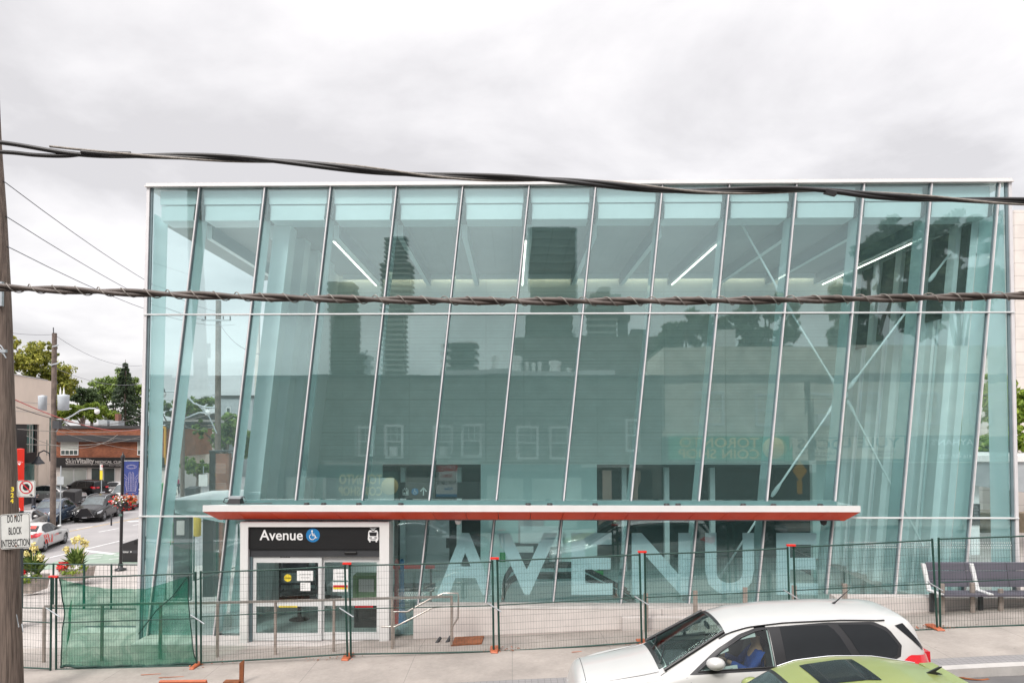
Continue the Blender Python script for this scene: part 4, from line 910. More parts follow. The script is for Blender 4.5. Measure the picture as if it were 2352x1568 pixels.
MB().bar(W(1036, 1460, 15.9), W(1022, 1482, 15.75), .05, .05).build('strut', 'charcoal', hr); MB().bar(W(1012, 1463, 15.9), W(999, 1482, 15.75), .05, .05).build('strut', 'charcoal', hr)
mb = MB(); mb.add([gp_ for gp_ in [W(1045, 1454, 16.2), W(1112, 1453, 16.2), W(1106, 1489, 15.35), W(1036, 1490, 15.3)]], [(3, 2, 1, 0)])
for i, v_ in enumerate(mb.v): v_.z = gz(v_.x, v_.y)+.02
vv = [v_.copy() for v_ in mb.v]; mb = MB(); mb.hexa([vv[3]-EZ*.03, vv[2]-EZ*.03, vv[1]-EZ*.03, vv[0]-EZ*.03, vv[3]+EZ*.01, vv[2]+EZ*.01, vv[1]+EZ*.01, vv[0]+EZ*.01]); solo(mb, 'access_hatch', 'rust', 'square rusty steel hatch plate set in the paving', 'hatch')
PL = 15.85
for i, (px, py) in enumerate(((1484, 1362), (1597.5, 1356), (1712, 1348.5), (1825, 1344), (1941.5, 1340), (2055, 1338), (2165, 1340), (2235, 1338), (2300, 1352))):
    if i in (5,): continue
    a = W(px, py, PL); z = gz(a.x, PL)
    lab = ('thin steel post behind the fence, left of the white car', 'thin steel post above the bonnet of the white car', 'thin steel post showing above the front of the white car roof', 'thin steel post beside the red fence cap behind the white car', 'thin steel post against the pale wall behind the roof aerial of the white car', '', 'thin steel post at the left end of the grey bench', 'thin steel post in front of the grey bench', 'thin steel post near the right edge before the grey bench')[i]
    solo(MB().box(a.x-.045, a.x+.045, PL, PL+.05, z-.03, a.z), 'guard_post', 'steel_post', lab, 'post', 'thin steel posts behind the fence')
# bench
bx0, bx1 = XX(2140, 16.0), 13.2; bz = gz(bx0+.5, 16)
be = thing('bench', 'long grey slatted bench with pale metal arms at the right edge', 'bench', ((bx0+bx1)/2, 16, bz))
for k, (z0, z1, y) in enumerate(((1.27, 1.42, 16.24), (1.085, 1.24, 16.20), (.93, 1.06, 16.16))): 
    z0 -= .02; z1 += .0
    MB().hexa([(bx0, y, bz+z0-.42+.02), (bx1, y-.04, bz+z0-.40), (bx1, y, bz+z0-.40), (bx0, y+.04, bz+z0-.40), (bx0, y+.02, bz+z1-.42), (bx1, y-.02, bz+z1-.40), (bx1, y+.02, bz+z1-.40), (bx0, y+.06, bz+z1-.40)]).build('back_slat', 'bench_slat', be)
for k in range(4): MB().box(bx0+.02, bx1, 15.68+.115*k, 15.78+.115*k, bz+.40, bz+.44).build('seat_slat', 'bench_slat', be)
for x in (bx0-.03, bx0+1.02, bx0+3.0):
    MB().hexa([(x-.04, 16.08, bz+.42), (x+.04, 16.08, bz+.42), (x+.04, 16.13, bz+.42), (x-.04, 16.13, bz+.42), (x-.10, 16.2, bz+1.0), (x-.02, 16.2, bz+1.0), (x-.02, 16.26, bz+1.0), (x-.10, 16.26, bz+1.0)]).build('back_support', 'alu_white', be)
    MB().box(x-.06, x+.06, 15.66, 16.1, bz+.441, bz+.465).build('armrest_plate', 'alu_white', be)
    MB().box(x-.03, x+.05, 16.0, 16.06, bz, bz+.40).build('leg', 'charcoal', be)
for x in (bx0+2.0, bx0+2.7): MB().bar((x-.1, 15.7, bz+.47), (x+.12, 16.1, bz+.45), .03, .02).build('divider', 'alu_white', be)
# rusty angle and orange board by the lower edge
p = W(552, 1556, 13.4); z = gz(p.x, 13.4)
ab = thing('rusty_angle', 'rusty steel angle standing on the pavement below the entrance', 'steel angle', (p.x, 13.4, z))
MB().hexa([(p.x-.02, 13.4, z), (p.x+.06, 13.36, z), (p.x+.07, 13.38, z), (p.x-.01, 13.42, z), (p.x-.02, 13.4, z+.36), (p.x+.07, 13.36, z+.43), (p.x+.08, 13.38, z+.43), (p.x-.01, 13.42, z+.36)]).build('upright', 'rust', ab); MB().box(p.x-.28, p.x+.0, 13.30, 13.46, z, z+.05).build('foot', 'rust', ab)
p = W(425, 1566, 13.25); solo(MB().rbox((p.x, 13.2, .19), (.86, .05, .17), R(-4), R(24), R(-2)), 'barricade_board', 'orange_plastic', 'orange board lying at the bottom edge, left of the rusty angle', 'board')

# ================================================================== near wooden pole and its signs
PD = 13.0
t_ = W(-23, 330, PD+.0); b_ = W(24, 1575, PD); ctr = lambda t: b_.lerp(t_, t)
up_ = (t_-b_)
pole = thing('wooden_pole', 'thick weathered wooden utility pole with yellow 324 at the left edge', 'utility pole', (b_.x, PD, gz(b_.x, PD)))
mb = MB(); pts = [b_-up_*.06, b_]+[W(a, c_, PD) for a, c_ in ((12, 1130), (5, 930), (0, 754), (-4, 656), (-12, 491))]+[t_, t_+up_*.25]; mb.tube(pts, [.205, .20, .195, .192, .19, .188, .182, .175, .16], 28); mb.build('pole_shaft', 'wood_pole', pole)
for ch, px, py in (('3', 31, 1123), ('2', 30.5, 1136.5), ('4', 30, 1149.5)):
    y = PD-.205; MB().text(ch, (XX(px-3.6, y), XX(px+3.6, y), ZZ(py+5.2, y), ZZ(py-5.2, y)), (0, y, 0), EX, EZ, t=.006, bold=.03).build('pole_number', 'yellow', pole)
for q in ((3, 795), (5, 805), (8, 812)): MB().tube([W(q[0]-8, q[1]-6, PD-.2), W(q[0], q[1], PD-.22), W(q[0]+6, q[1]+10, PD-.2)], .012, 5).build('wire_end', 'galv', pole)
MB().rbox(W(9, 806, PD-.21), (.09, .05, .05)).build('cable_clip', 'galv', pole); MB().rbox(W(0, 675, PD-.2), (.10, .06, .42)).build('conduit_box', 'galv', pole)
MB().tube([W(38, 1470-60, PD-.2), W(43, 1440, PD-.22), W(50, 1432, PD-.2), W(53, 1450, PD-.2)], .008, 5).build('wire_end', 'galv', pole)
def rrect(w, h, r, n=5):
    P = []
    for cx, cy, a0 in ((w/2-r, h/2-r, 0), (-w/2+r, h/2-r, 90), (-w/2+r, -h/2+r, 180), (w/2-r, -h/2+r, 270)):
        for k in range(n+1): a = R(a0+90*k/n); P.append((cx+r*math.cos(a), cy+r*math.sin(a)))
    return P
def ring(mb, w, h, r, th, o, ux, uy, t=.003):
    a, b = rrect(w, h, r), rrect(w-2*th, h-2*th, max(.005, r-th)); n = len(a); o, ux, uy = Vector(o), Vector(ux), Vector(uy); nn = ux.cross(uy).normalized()
    A = [o+ux*x+uy*y+nn*t for x, y in a]; Bb = [o+ux*x+uy*y+nn*t for x, y in b]
    mb.add(A+Bb, [(i, (i+1) % n, n+(i+1) % n, n+i) for i in range(n)]); return mb
D2 = PD-.22
rot = R(-1.5); u1 = Vector((math.cos(rot), 0, -math.sin(rot)*1)); u1 = Vector((math.cos(R(4.0)), .0, math.sin(R(4.0)))).normalized(); v1 = Vector((-math.sin(R(4.0))*.5, 0, math.cos(R(4.0)))).normalized()
c = W(35, 1219, D2); w_, h_ = XX(70, D2)-XX(1, D2), ZZ(1178, D2)-ZZ(1258, D2)
mb = MB().prism(rrect(w_, h_, .04), c, u1, v1, .006)
s1 = solo(mb, 'road_sign', 'sign_white', 'white DO NOT BLOCK INTERSECTION sign on the near wooden pole', 'sign')
c0 = c; ring(MB(), w_-.02, h_-.02, .035, .008, c0, u1, v1, .001).build('border', 'sign_black', s1)
for txt, y0, y1, hw in (('DO NOT', .19, .33, .15), ('BLOCK', -.04, .10, .13), ('INTERSECTION', -.27, -.13, .275)):
    sc2 = h_/.66; MB().text(txt, (-hw*w_/.6, hw*w_/.6, y0*sc2-.02, y1*sc2-.02), c0, u1, v1, t=.003, bold=.008).build('lettering', 'sign_black', s1)
for sy in (.46, -.46): MB().lathe([(0, -.012), (.014, -.01), (.014, 0)], c0+v1*h_*sy*.93+u1*.01, 'Y', 8).build('bolt', 'rust', s1)
c = W(60, 1122, D2+.1); w_, h_ = XX(82, D2)-XX(39.5, D2), ZZ(1103, D2)-ZZ(1141.5, D2)
s2_ = solo(MB().prism(rrect(w_, h_, .03), c, EX, EZ, .006), 'road_sign', 'sign_white', 'white no stopping sign with red ring and black arrow beside the pole', 'sign')
ring(MB(), w_-.015, h_-.015, .028, .006, c, EX, EZ, .001).build('border', 'sign_black', s2_)
cc = c+EZ*.03; oc = [(math.cos(R(22.5+45*k))*.062, math.sin(R(22.5+45*k))*.062) for k in range(8)]
MB().prism(oc, cc+Vector((0, -.003, 0)), EX, EZ, .002).build('stop_symbol', 'sign_black', s2_)
rg = MB(); n = 32
A = [cc+Vector((math.cos(2*math.pi*k/n)*.115, -.005, math.sin(2*math.pi*k/n)*.115)) for k in range(n)]; Bq = [cc+Vector((math.cos(2*math.pi*k/n)*.098, -.005, math.sin(2*math.pi*k/n)*.098)) for k in range(n)]
rg.add(A+Bq, [(i, (i+1) % n, n+(i+1) % n, n+i) for i in range(n)]); rg.bar(cc+Vector((-.075, -.005, .075)), cc+Vector((.075, -.005, -.075)), .018, .004, up=(0, 1, 0)); rg.build('prohibition_ring', 'sign_red', s2_)
MB().prism([(.03, -.012), (.03, .012), (.0, .012)], c+Vector((.06, -.003, -.105)), EX, EZ, .002).build('arrow', 'sign_black', s2_)
MB().prism([(-.025, -.006), (.005, -.006), (.005, -.022), (.035, 0), (.005, .022), (.005, .006), (-.025, .006)], c+Vector((.085, -.002, -.108)), EX, EZ, .002).build('arrow', 'sign_black', s2_)
# red station pylon behind the pole
TD = 18.5
pyl = thing('station_pylon', 'slim red and dark station pylon behind the wooden pole', 'pylon', (XX(50, TD), TD, -.3))
z0, zr, z1 = ZZ(1480, TD), ZZ(1172, TD), ZZ(1030.5, TD)
def pb(z0, z1, m, nm, a=36, b=57): return MB().hexa([(XX(a, TD), TD, z0), (XX(43, TD), TD-.2, z0), (XX(b, TD), TD, z0), (XX(48, TD+.4), TD+.4, z0), (XX(a, TD), TD, z1), (XX(43, TD), TD-.2, z1), (XX(b, TD), TD, z1), (XX(48, TD+.4), TD+.4, z1)]).build(nm, m, pyl)
pb(zr, z1, 'pylon_red', 'red_top'); pb(-.35, zr-.004, 'charcoal', 'dark_base')
x = XX(51, TD); y = TD-.13
MB().lathe([(.055, 0), (.068, 0), (.068, -.01), (.055, -.01)], (XX(46.8, TD-.14), TD-.21, ZZ(1168-.0, TD)), 'Y', 20).build('symbol_ring', 'white_sticker', pyl)
MB().text('T', (XX(46.8, TD-.14)-.028, XX(46.8, TD-.14)+.028, ZZ(1168, TD)-.038, ZZ(1168, TD)+.038), (0, TD-.215, 0), EX, EZ).build('symbol_letter', 'white_sticker', pyl)
k = MB(); xx, zz = XX(50.5, TD-.14), ZZ(1060, TD); k.text('TTC', (xx-.05, xx+.05, zz-.015, zz+.02), (0, TD-.22, 0), EX, EZ); k.bar((xx-.085, TD-.22, zz+.0), (xx-.055, TD-.22, zz), .012, .004); k.bar((xx+.055, TD-.22, zz), (xx+.085, TD-.22, zz), .012, .004)
k.prism([(-.045, -.03), (0, -.075), (.045, -.03)], (xx, TD-.22, zz+.0), EX, EZ, .003); k.build('crest', 'white_sticker', pyl)

# ================================================================== cables
def cable(pts, n=260):
    out = []; m = len(pts)
    for i in range(n+1):
        s = i/n*(m-1); k = min(int(s), m-2); f = s-k
        p0, p1, p2, p3 = pts[max(k-1, 0)], pts[k], pts[k+1], pts[min(k+2, m-1)]
        out.append(.5*((2*p1)+(p2-p0)*f+(2*p0-5*p1+4*p2-p3)*f*f+(3*p1-p0-3*p2+p3)*f**3))
    return out
mat('cable_black', (.022, .02, .02), .42, var=.2, scale=20)
mat('cable_grey', (.30, .27, .24), .6, metal=.2, var=.3, scale=30)
mat('cable_brown', (.115, .090, .078), .55, var=.3, scale=20)
mat('cable_thin', (.25, .25, .28), .6)
mat('cable_red', (.55, .08, .07), .6)
CD = 4.6
px_ = [(-260, 318), (0, 331), (190, 351), (420, 357), (640, 374), (860, 391), (1080, 405), (1340, 421), (1560, 435), (1840, 438), (2010, 450), (2200, 455), (2352, 462), (2600, 474)]
path = cable([W(x, y, CD) for x, y in px_])
cb = thing('overhead_cable', 'thick black bundled cable sloping down across the sky', 'cable', path[0])
def strand(path, r, amp, per, ph, m, nm, par, i0=0, n=7, fade=None):
    pts = []; s = 0
    for i, p in enumerate(path):
        if i: s += (p-path[i-1]).length
        a = 2*math.pi*s/per+ph; k = fade(i/len(path)) if fade else 1
        pts.append(p+Vector((0, math.cos(a)*amp, math.sin(a)*amp))*k)
    MB().tube(pts[i0:], r, n).build(nm, m, par)
strand(path, .014, .0135, 1.7, 0, 'cable_black', 'strand', cb)
strand(path[40:], .014, .0135, 1.7, 3.1, 'cable_black', 'strand', cb)
strand(path[32:], .0075, .020, 1.7, 1.6, 'cable_grey', 'messenger_wire', cb)
low = cable([W(x, y, CD) for x, y in ((-260, 338), (0, 349), (80, 356), (150, 358), (215, 352), (300, 353))], 60); MB().tube(low, .013, 7).build('strand', 'cable_black', cb)
MB().rbox(W(1907, 443, CD-.01), (.07, .035, .025), ry=R(14)).build('splice_sleeve', 'cable_black', cb)
CD2 = 4.0
px_ = [(-260, 652), (0, 660), (300, 672), (620, 683), (1000, 690), (1340, 692), (1700, 690), (2050, 685), (2352, 679), (2600, 672)]
path = cable([W(x, y, CD2) for x, y in px_], 700)
cb = thing('overhead_cable', 'brown twisted cable wrapped in thin wire across the middle of the glass front', 'cable', path[0])
strand(path, .0125, .0105, .75, 0, 'cable_brown', 'strand', cb); strand(path, .0125, .0105, .75, 3.14, 'cable_brown', 'strand', cb); strand(path, .003, .0235, .125, .5, 'cable_grey', 'lashing_wire', cb, n=5)
def wire(a, b, sag, r, m, label, n=14, grp='thin overhead wires'):
    a, b = Vector(a), Vector(b); pts = [a.lerp(b, i/n)-EZ*sag*4*(i/n)*(1-i/n) for i in range(n+1)]
    return solo(MB().tube(pts, r, 5, False), 'overhead_wire', m, label, 'wire', grp)
wire(W(8, 416, 13), W(497, 715, 38), .4, .009, 'cable_thin', 'thin grey wire, topmost of three falling from the wooden pole behind the glass')
wire(W(14, 497, 13), W(470, 735, 38), .3, .009, 'cable_thin', 'thin grey wire, middle of three falling from the wooden pole')
wire(W(17, 566, 13), W(540, 745, 38), .5, .009, 'cable_thin', 'thin grey wire, lowest of three falling from the wooden pole')

# ================================================================== left street: buildings
def seg_building():
    D = 72
    x0, x1, x2 = XX(127, D), XX(392, D), XX(415, D); zt = ZZ(977, D); zb = BASEZ
    b = thing('clinic_building', 'low orange brick clinic building with black shop sign across the street', 'building', ((x0+x1)/2, D, zb))
    MB().box(x0, x1, D, D+10, ZZ(1050, D), ZZ(984, D)).build('brick_wall', 'brick_orange', b)
    MB().box(x0-.15, x1+.1, D-.15, D+10.1, ZZ(984, D)+.01, zt).build('roof_edge', 'roof_dark', b)
    MB().box(x0+.0, x1-2.0, D-.5, D-.01, ZZ(1014, D), ZZ(999, D)).build('canopy_band', 'charcoal', b)
    MB().box(x0, XX(382, D), D-.35, D-.01, ZZ(1072.5, D), ZZ(1050, D)).build('sign_board', 'black_panel', b)
    y = D-.36
    k = MB(); k.text('Skin', (XX(152.5, y), XX(175.5, y), ZZ(1064, y), ZZ(1052.2, y)), (0, y, 0), EX, EZ, t=.05); k.text('Vitality', (XX(176, y), XX(217.5, y), ZZ(1067.2, y), ZZ(1052.2, y)), (0, y, 0), EX, EZ, t=.05, bold=.02)
    k.text('MEDICAL CLINIC', (XX(220, y), XX(292, y), ZZ(1063.6, y), ZZ(1057.5, y)), (0, y, 0), EX, EZ, t=.05, bold=.02); k.box(XX(152.5, y), XX(300, y), y-.02, y, ZZ(1066.6, y), ZZ(1065.6, y))
    k.text('Botox - CoolSculpting', (XX(252, y), XX(292, y), ZZ(1070.5, y), ZZ(1067.6, y)), (0, y, 0), EX, EZ, t=.02); k.build('sign_lettering', 'letter_metal', b)
    MB().box(x0, x1, D+.01, D+9, zb, ZZ(1072.5, D)-.01).build('shopfront_wall', 'stone_white', b)
    for a, c in ((140, 171), (172, 201), (211.5, 238), (240, 265.5), (290, 312), (355, 370)):
        f = MB().box(XX(a, D), XX(c, D), D-.06, D, ZZ(1124, D), ZZ(1073.5, D)).build('shop_window', 'alu_white', b); MB().box(XX(a+.9, D), XX(c-.9, D), D-.07, D-.062, ZZ(1123, D), ZZ(1074.5, D)).build('pane', 'shop_pane' if a < 205 else 'shop_pane_dark', f)
    for a, c in ((141, 181.5), (317, 345), (361, 372)):
        f = MB().box(XX(a, D), XX(c, D), D-.08, D+.02, ZZ(1045, D), ZZ(1013, D)).build('window', 'white_paint', b)
        MB().box(XX(a+1, D), XX(c-1, D), D-.09, D-.082, ZZ(1032, D), ZZ(1014, D)).build('pane', 'shop_pane', f)
        n = max(1, int((c-a)/9)); 
        for k_ in range(n): MB().box(XX(a+1.5+k_*(c-a-2)/n, D), XX(a+(k_+1)*(c-a-2)/n, D), D-.09, D-.082, ZZ(1043, D), ZZ(1034, D)).build('pane', 'shop_pane_dark', f)
    for px in (226, 252): 
        f = MB().box(XX(px, D+4), XX(px+20, D+4), D+4, D+5.2, zt, ZZ(964 if px < 240 else 966, D+4)).build('air_unit', 'galv', b)
    MB().box(XX(264, D+8), XX(272, D+8), D+8, D+8.6, zt, ZZ(950, D+8)).build('chimney', 'brick_red', b)
    MB().box(XX(354, D)-.0, XX(358, D), D-.3, D-.09, ZZ(1066, D), ZZ(980, D)).build('banner_frame', 'ochre', b); MB().box(XX(380, D), XX(384, D), D-.3, D-.09, ZZ(1066, D), ZZ(980, D)).build('banner_frame', 'ochre', b)
    MB().box(XX(358, D)+.01, XX(380, D)-.01, D-.3, D-.09, ZZ(984, D), ZZ(978, D)).build('banner_frame', 'ochre', b); MB().box(XX(358, D)+.01, XX(380, D)-.01, D-.3, D-.09, ZZ(1066, D), ZZ(1058, D)).build('banner_frame', 'ochre', b)
    return b
mat('shop_pane', (.42, .45, .42), .15, var=.15, scale=.4); mat('shop_pane_dark', (.06, .085, .085), .08, var=.3, scale=.6); mat('teal_pane', (.10, .19, .17), .08, var=.35, scale=.5)
seg_building()
# beige corner building
b = thing('corner_building', 'pale beige corner building with tall dark windows behind the wooden pole', 'building', (-40, 60, BASEZ))
def quadwall(mb, pa, Da, pb_, Db, ya0, ya1, yb0, yb1, th=.4):   # wall between two plan points, heights by pixel at each end
    A0, A1 = W(pa, ya1, Da), W(pa, ya0, Da); B0, B1 = W(pb_, yb1, Db), W(pb_, yb0, Db); n = Vector((-(B0-A0).y, (B0-A0).x, 0)).normalized()*th
    if n.y < 0: n = -n
    return mb.hexa([A0, B0, B0+n, A0+n, A1, B1, B1+n, A1+n])
zb = BASEZ
A_, B2, C_ = (-20, 53.5), (87, 63), (119, 66)
def ww(name, m, pa, pb_, y0, y1, out=0, th=.4):   # element on the street face: pixel columns pa..pb_, heights given at the pa side
    Da, Db = [lerp(53.5, 66, (p+20)/139) for p in (pa, pb_)]
    za0, za1 = ZZ(y0, Da), ZZ(y1, Da); p0, p1 = W(pa, 980, Da), W(pb_, 980, Db); n = Vector((-(p1-p0).y, (p1-p0).x, 0)).normalized()
    if n.x > 0: n = -n
    p0 = p0-n*out; p1 = p1-n*out; P = lambda p, z: Vector((p.x, p.y, z))
    return MB().hexa([P(p0, za1), P(p1, za1), P(p1+n*th, za1), P(p0+n*th, za1), P(p0, za0), P(p1, za0), P(p1+n*th, za0), P(p0+n*th, za0)]).build(name, m, b)
ww('upper_wall', 'beige', -20, 119, 851, 973, 0, 8); ww('wall_recess', 'beige', 102, 112, 930, 1150, -.1)
ww('roof_cap', 'kerb', -20, 106, 849, 852, .1, .5)
for y in (916, 940): ww('wall_joint', 'kerb', -20, 118, y, y+1.2, .02, .05)
ww('tower_wall', 'beige', 106.2, 119, 885, 1150, .05, 7)
ww('pillar', 'beige', 85, 103, 973.5, 1143, .15, .6); ww('pillar_base', 'black_panel', 84, 104, 1143.5, 1168, .18, .7)
ww('window', 'teal_pane', 30, 84.5, 973.5, 1042, -.1, .1); ww('window_frame', 'black_panel', 80, 84.6, 973.5, 1045, .03, .1); ww('window_frame', 'black_panel', 30, 61, 973.5, 1045, .03, .06)
for px in (64, 70, 76): ww('curtain_strip', 'kerb', px, px+1.6, 976, 1040, -.07, .02)
ww('spandrel', 'black_panel', 30, 84.5, 1042.5, 1067, .02, .2); ww('shop_window', 'teal_pane', 30, 82, 1067.5, 1147, -.05, .1); ww('plinth', 'charcoal', 20, 84, 1147.5, 1172, .02, .2)
ww('window', 'teal_pane', 103.2, 106, 1010, 1045, .1, .1)
ww('window', 'teal_pane', 112, 118.6, 960, 1045, .08, .1); 
# wall lantern on that pillar
w1 = W(104, 1050, 62); ln = thing('wall_lantern', 'dark gooseneck wall lantern on the beige pillar', 'lamp', w1)
MB().tube([w1+Vector((.6, -.3, -.3)), w1+Vector((.6, -.4, .35)), w1+Vector((.2, -.5, .6)), w1+Vector((-.15, -.6, .4)), w1+Vector((-.2, -.6, .1))], .06, 8).build('gooseneck', 'charcoal', ln)
MB().lathe([(0, .15), (.12, .1), (.2, -.1), (.45, -.4), (.5, -.5), (.4, -.5), (0, -.3)], w1+Vector((-.2, -.6, 0)), n=16).build('shade', 'charcoal', ln); MB().ball(w1+Vector((-.2, -.6, -.45)), .25, 8, (1, 1, .7)).build('globe', 'white_paint', ln)
# brick house part between pillar and pole, further buildings seen through the glass
solo(MB().box(XX(96, 74), XX(126, 74), 74, 78, BASEZ, ZZ(1071, 74)), 'side_annexe', 'brick_orange', 'plain orange brick wall between the beige pillar and the far pole', 'building')
def simple_house(nm, lab, px0, px1, py0, D, m, wins, roofm='roof_dark', base=BASEZ-.2, dep=10, awn=None):
    x0, x1, z1 = XX(px0, D), XX(px1, D), ZZ(py0, D); h = thing(nm, lab, 'building', ((x0+x1)/2, D, base))
    MB().box(x0, x1, D, D+dep, base, z1).build('wall', m, h); MB().box(x0-.15, x1+.15, D-.2, D+dep, z1+.004, z1+.35).build('roof', roofm, h)
    for (a, c, e, g_) in wins:
        f = MB().box(XX(a, D), XX(c, D), D-.1, D+.05, ZZ(g_, D), ZZ(e, D)).build('window', 'alu_white', h); MB().box(XX(a, D)+.1, XX(c, D)-.1, D-.12, D-.102, ZZ(g_, D)+.1, ZZ(e, D)-.1).build('pane', 'shop_pane_dark', f)
    if awn: MB().box(XX(awn[0], D), XX(awn[1], D), D-1.2, D-.13, ZZ(awn[3], D), ZZ(awn[2], D)).build('awning', 'awning', h)
    return h
simple_house('shop_house', 'narrow cream shop house behind the second glass mullion', 380, 398, 975, 74, 'beige', [(384, 394, 1000, 1030)], awn=(383, 398, 1048, 1062))
simple_house('shop_house', 'grey two storey shop house with dark fascia seen through the left glass', 398, 440, 962, 84, 'stone_white', [(404, 412, 1000, 1035), (420, 428, 1000, 1040), (405, 430, 1075, 1110)], awn=(398, 440, 1040, 1068))
simple_house('office_block', 'flat roofed light grey block above the trees behind the tall pole', 497, 580, 914, 95, 'galv', [(520, 530, 935, 955)])
simple_house('brick_house', 'dark brick house among the trees behind the tall pole', 440, 497, 955, 100, 'brick_red', [(450, 458, 975, 990), (470, 478, 975, 990)])
simple_house('shop_house', 'dark fronted shops at the far end of the street seen through the glass', 440, 520, 990, 110, 'charcoal', [(446, 456, 1040, 1075), (470, 485, 1060, 1090)])
# brick sign wall close behind the glass
D = 30; bz_ = -1.4
bw = thing('brick_sign_wall', 'square brick panel in a dark frame beyond the white side canopy', 'wall', (XX(500, D), D, bz_))
MB().box(XX(496, D), XX(526, D), D, D+.3, bz_, ZZ(1041, D)).build('brick_face', 'brick_red', bw); MB().box(XX(481, D), XX(495.8, D), D+.02, D+.4, bz_, ZZ(1037, D)).build('dark_side', 'black_panel', bw); MB().box(XX(481, D), XX(530, D), D-.05, D+.45, ZZ(1037, D)+.004, ZZ(1034, D)).build('cap', 'charcoal', bw)

# ---- poles, lamps, street things on the left
def wpole(nm, lab, px, py, D, r, base, extra=None):
    x = XX(px, D); o = thing(nm, lab, 'utility pole', (x, D, base)); MB().tube([(x+.02, D, base), (x, D, ZZ(py, D))], [r, r*.82], 12).build('pole_shaft', 'wood_far', o); return o, x
o, x = wpole('wooden_pole', 'far wooden pole carrying two grey transformers', 123, 765, 46, .17, BASEZ)
for a, bq, t, bo in ((88, 106.5, 909, 942), (133, 157.5, 907, 942)):
    MB().lathe([(0, ZZ(bo, 46)), ((XX(bq, 46)-XX(a, 46))/2*.95, ZZ(bo, 46)), ((XX(bq, 46)-XX(a, 46))/2, ZZ(t, 46)-.1), ((XX(bq, 46)-XX(a, 46))/2*1.03, ZZ(t, 46)), (0, ZZ(t, 46)+.06)], (XX((a+bq)/2, 46), 46, 0), n=18).build('transformer', 'transformer', o)
for px in (138, 146): MB().lathe([(.06, 0), (.04, .25), (.01, .45)], (XX(px, 46), 46, ZZ(907, 46)+.05), n=8).build('bushing', 'white_paint', o)
for py, w in ((797, 14), (838, 15), (840, -8)): MB().bar((XX(123, 46), 45.8, ZZ(py, 46)), (XX(123+w, 46), 45.8, ZZ(py-4, 46)), .07).build('crossarm', 'galv', o)
MB().tube([W(123, 765, 46), W(122.5, 752, 46)], .03, 6).build('top_pin', 'charcoal', o)
MB().tube([W(127, 963, 46), W(150, 962, 46), W(165, 955, 46), W(185, 942, 46), W(205, 937.5, 46), W(221, 938, 46)], .05, 6).build('lamp_arm', 'galv', o); MB().tube([W(127, 993, 46), W(140, 975, 46), W(160, 960, 46)], .03, 6).build('arm_brace', 'galv', o)
MB().ball(W(223, 944.5, 46), .16, 8, (1, 1, 1.15)).build('lamp_globe', 'white_paint', o); MB().lathe([(.02, .2), (.09, .12), (.12, 0)], W(223, 941, 46), n=10).build('lamp_cap', 'charcoal', o)
MB().rbox(W(131, 975, 45.8), (.4, .3, .5)).build('junction_box', 'charcoal', o)
o, x = wpole('wooden_pole', 'tall wooden pole with crossarm standing behind the left glass', 500, 690, 38, .165, -1.5)
MB().box(XX(465, 38), XX(530, 38), 37.75, 37.85, ZZ(738, 38), ZZ(735, 38)).build('crossarm', 'galv', o)
for px in (466, 472, 513, 529): MB().tube([W(px, 736, 37.8), W(px, 726 if px != 466 else 733, 37.8)], .035, 6).build('insulator', 'charcoal', o)
MB().tube([W(494, 936, 37.8), W(470, 935, 37.8), W(445, 926, 37.8), W(425, 905, 37.8)], .045, 6).build('lamp_arm', 'galv', o); MB().tube([W(498, 995, 37.8), W(480, 955, 37.8), W(450, 925, 37.8)], .03, 6).build('arm_brace', 'galv', o)
MB().ball(W(372, 905, 37.8), .22, 8, (1, 1, .9)).build('lamp_globe', 'white_paint', o); MB().tube([W(425, 905, 37.8), W(400, 899, 37.8), W(376, 898, 37.8)], .04, 6).build('lamp_arm', 'galv', o); MB().lathe([(.05, .3), (.14, .16), (.2, 0)], W(372, 901, 37.8), n=10).build('lamp_cap', 'charcoal', o)
o, x = wpole('wooden_pole', 'thin far wooden pole with small crossarms behind the second glass mullion', 420, 885, 62, .17, BASEZ)
for py in (884, 897): MB().box(XX(410, 62), XX(429, 62), 61.7, 61.8, ZZ(py+1.5, 62), ZZ(py, 62)).build('crossarm', 'galv', o)
MB().tube([W(420, 962, 62), W(438, 955, 62), W(455, 948, 62), W(473, 945, 62)], .06, 6).build('lamp_arm', 'galv', o); MB().ball(W(477, 948, 62), .25, 8).build('lamp_globe', 'white_paint', o)
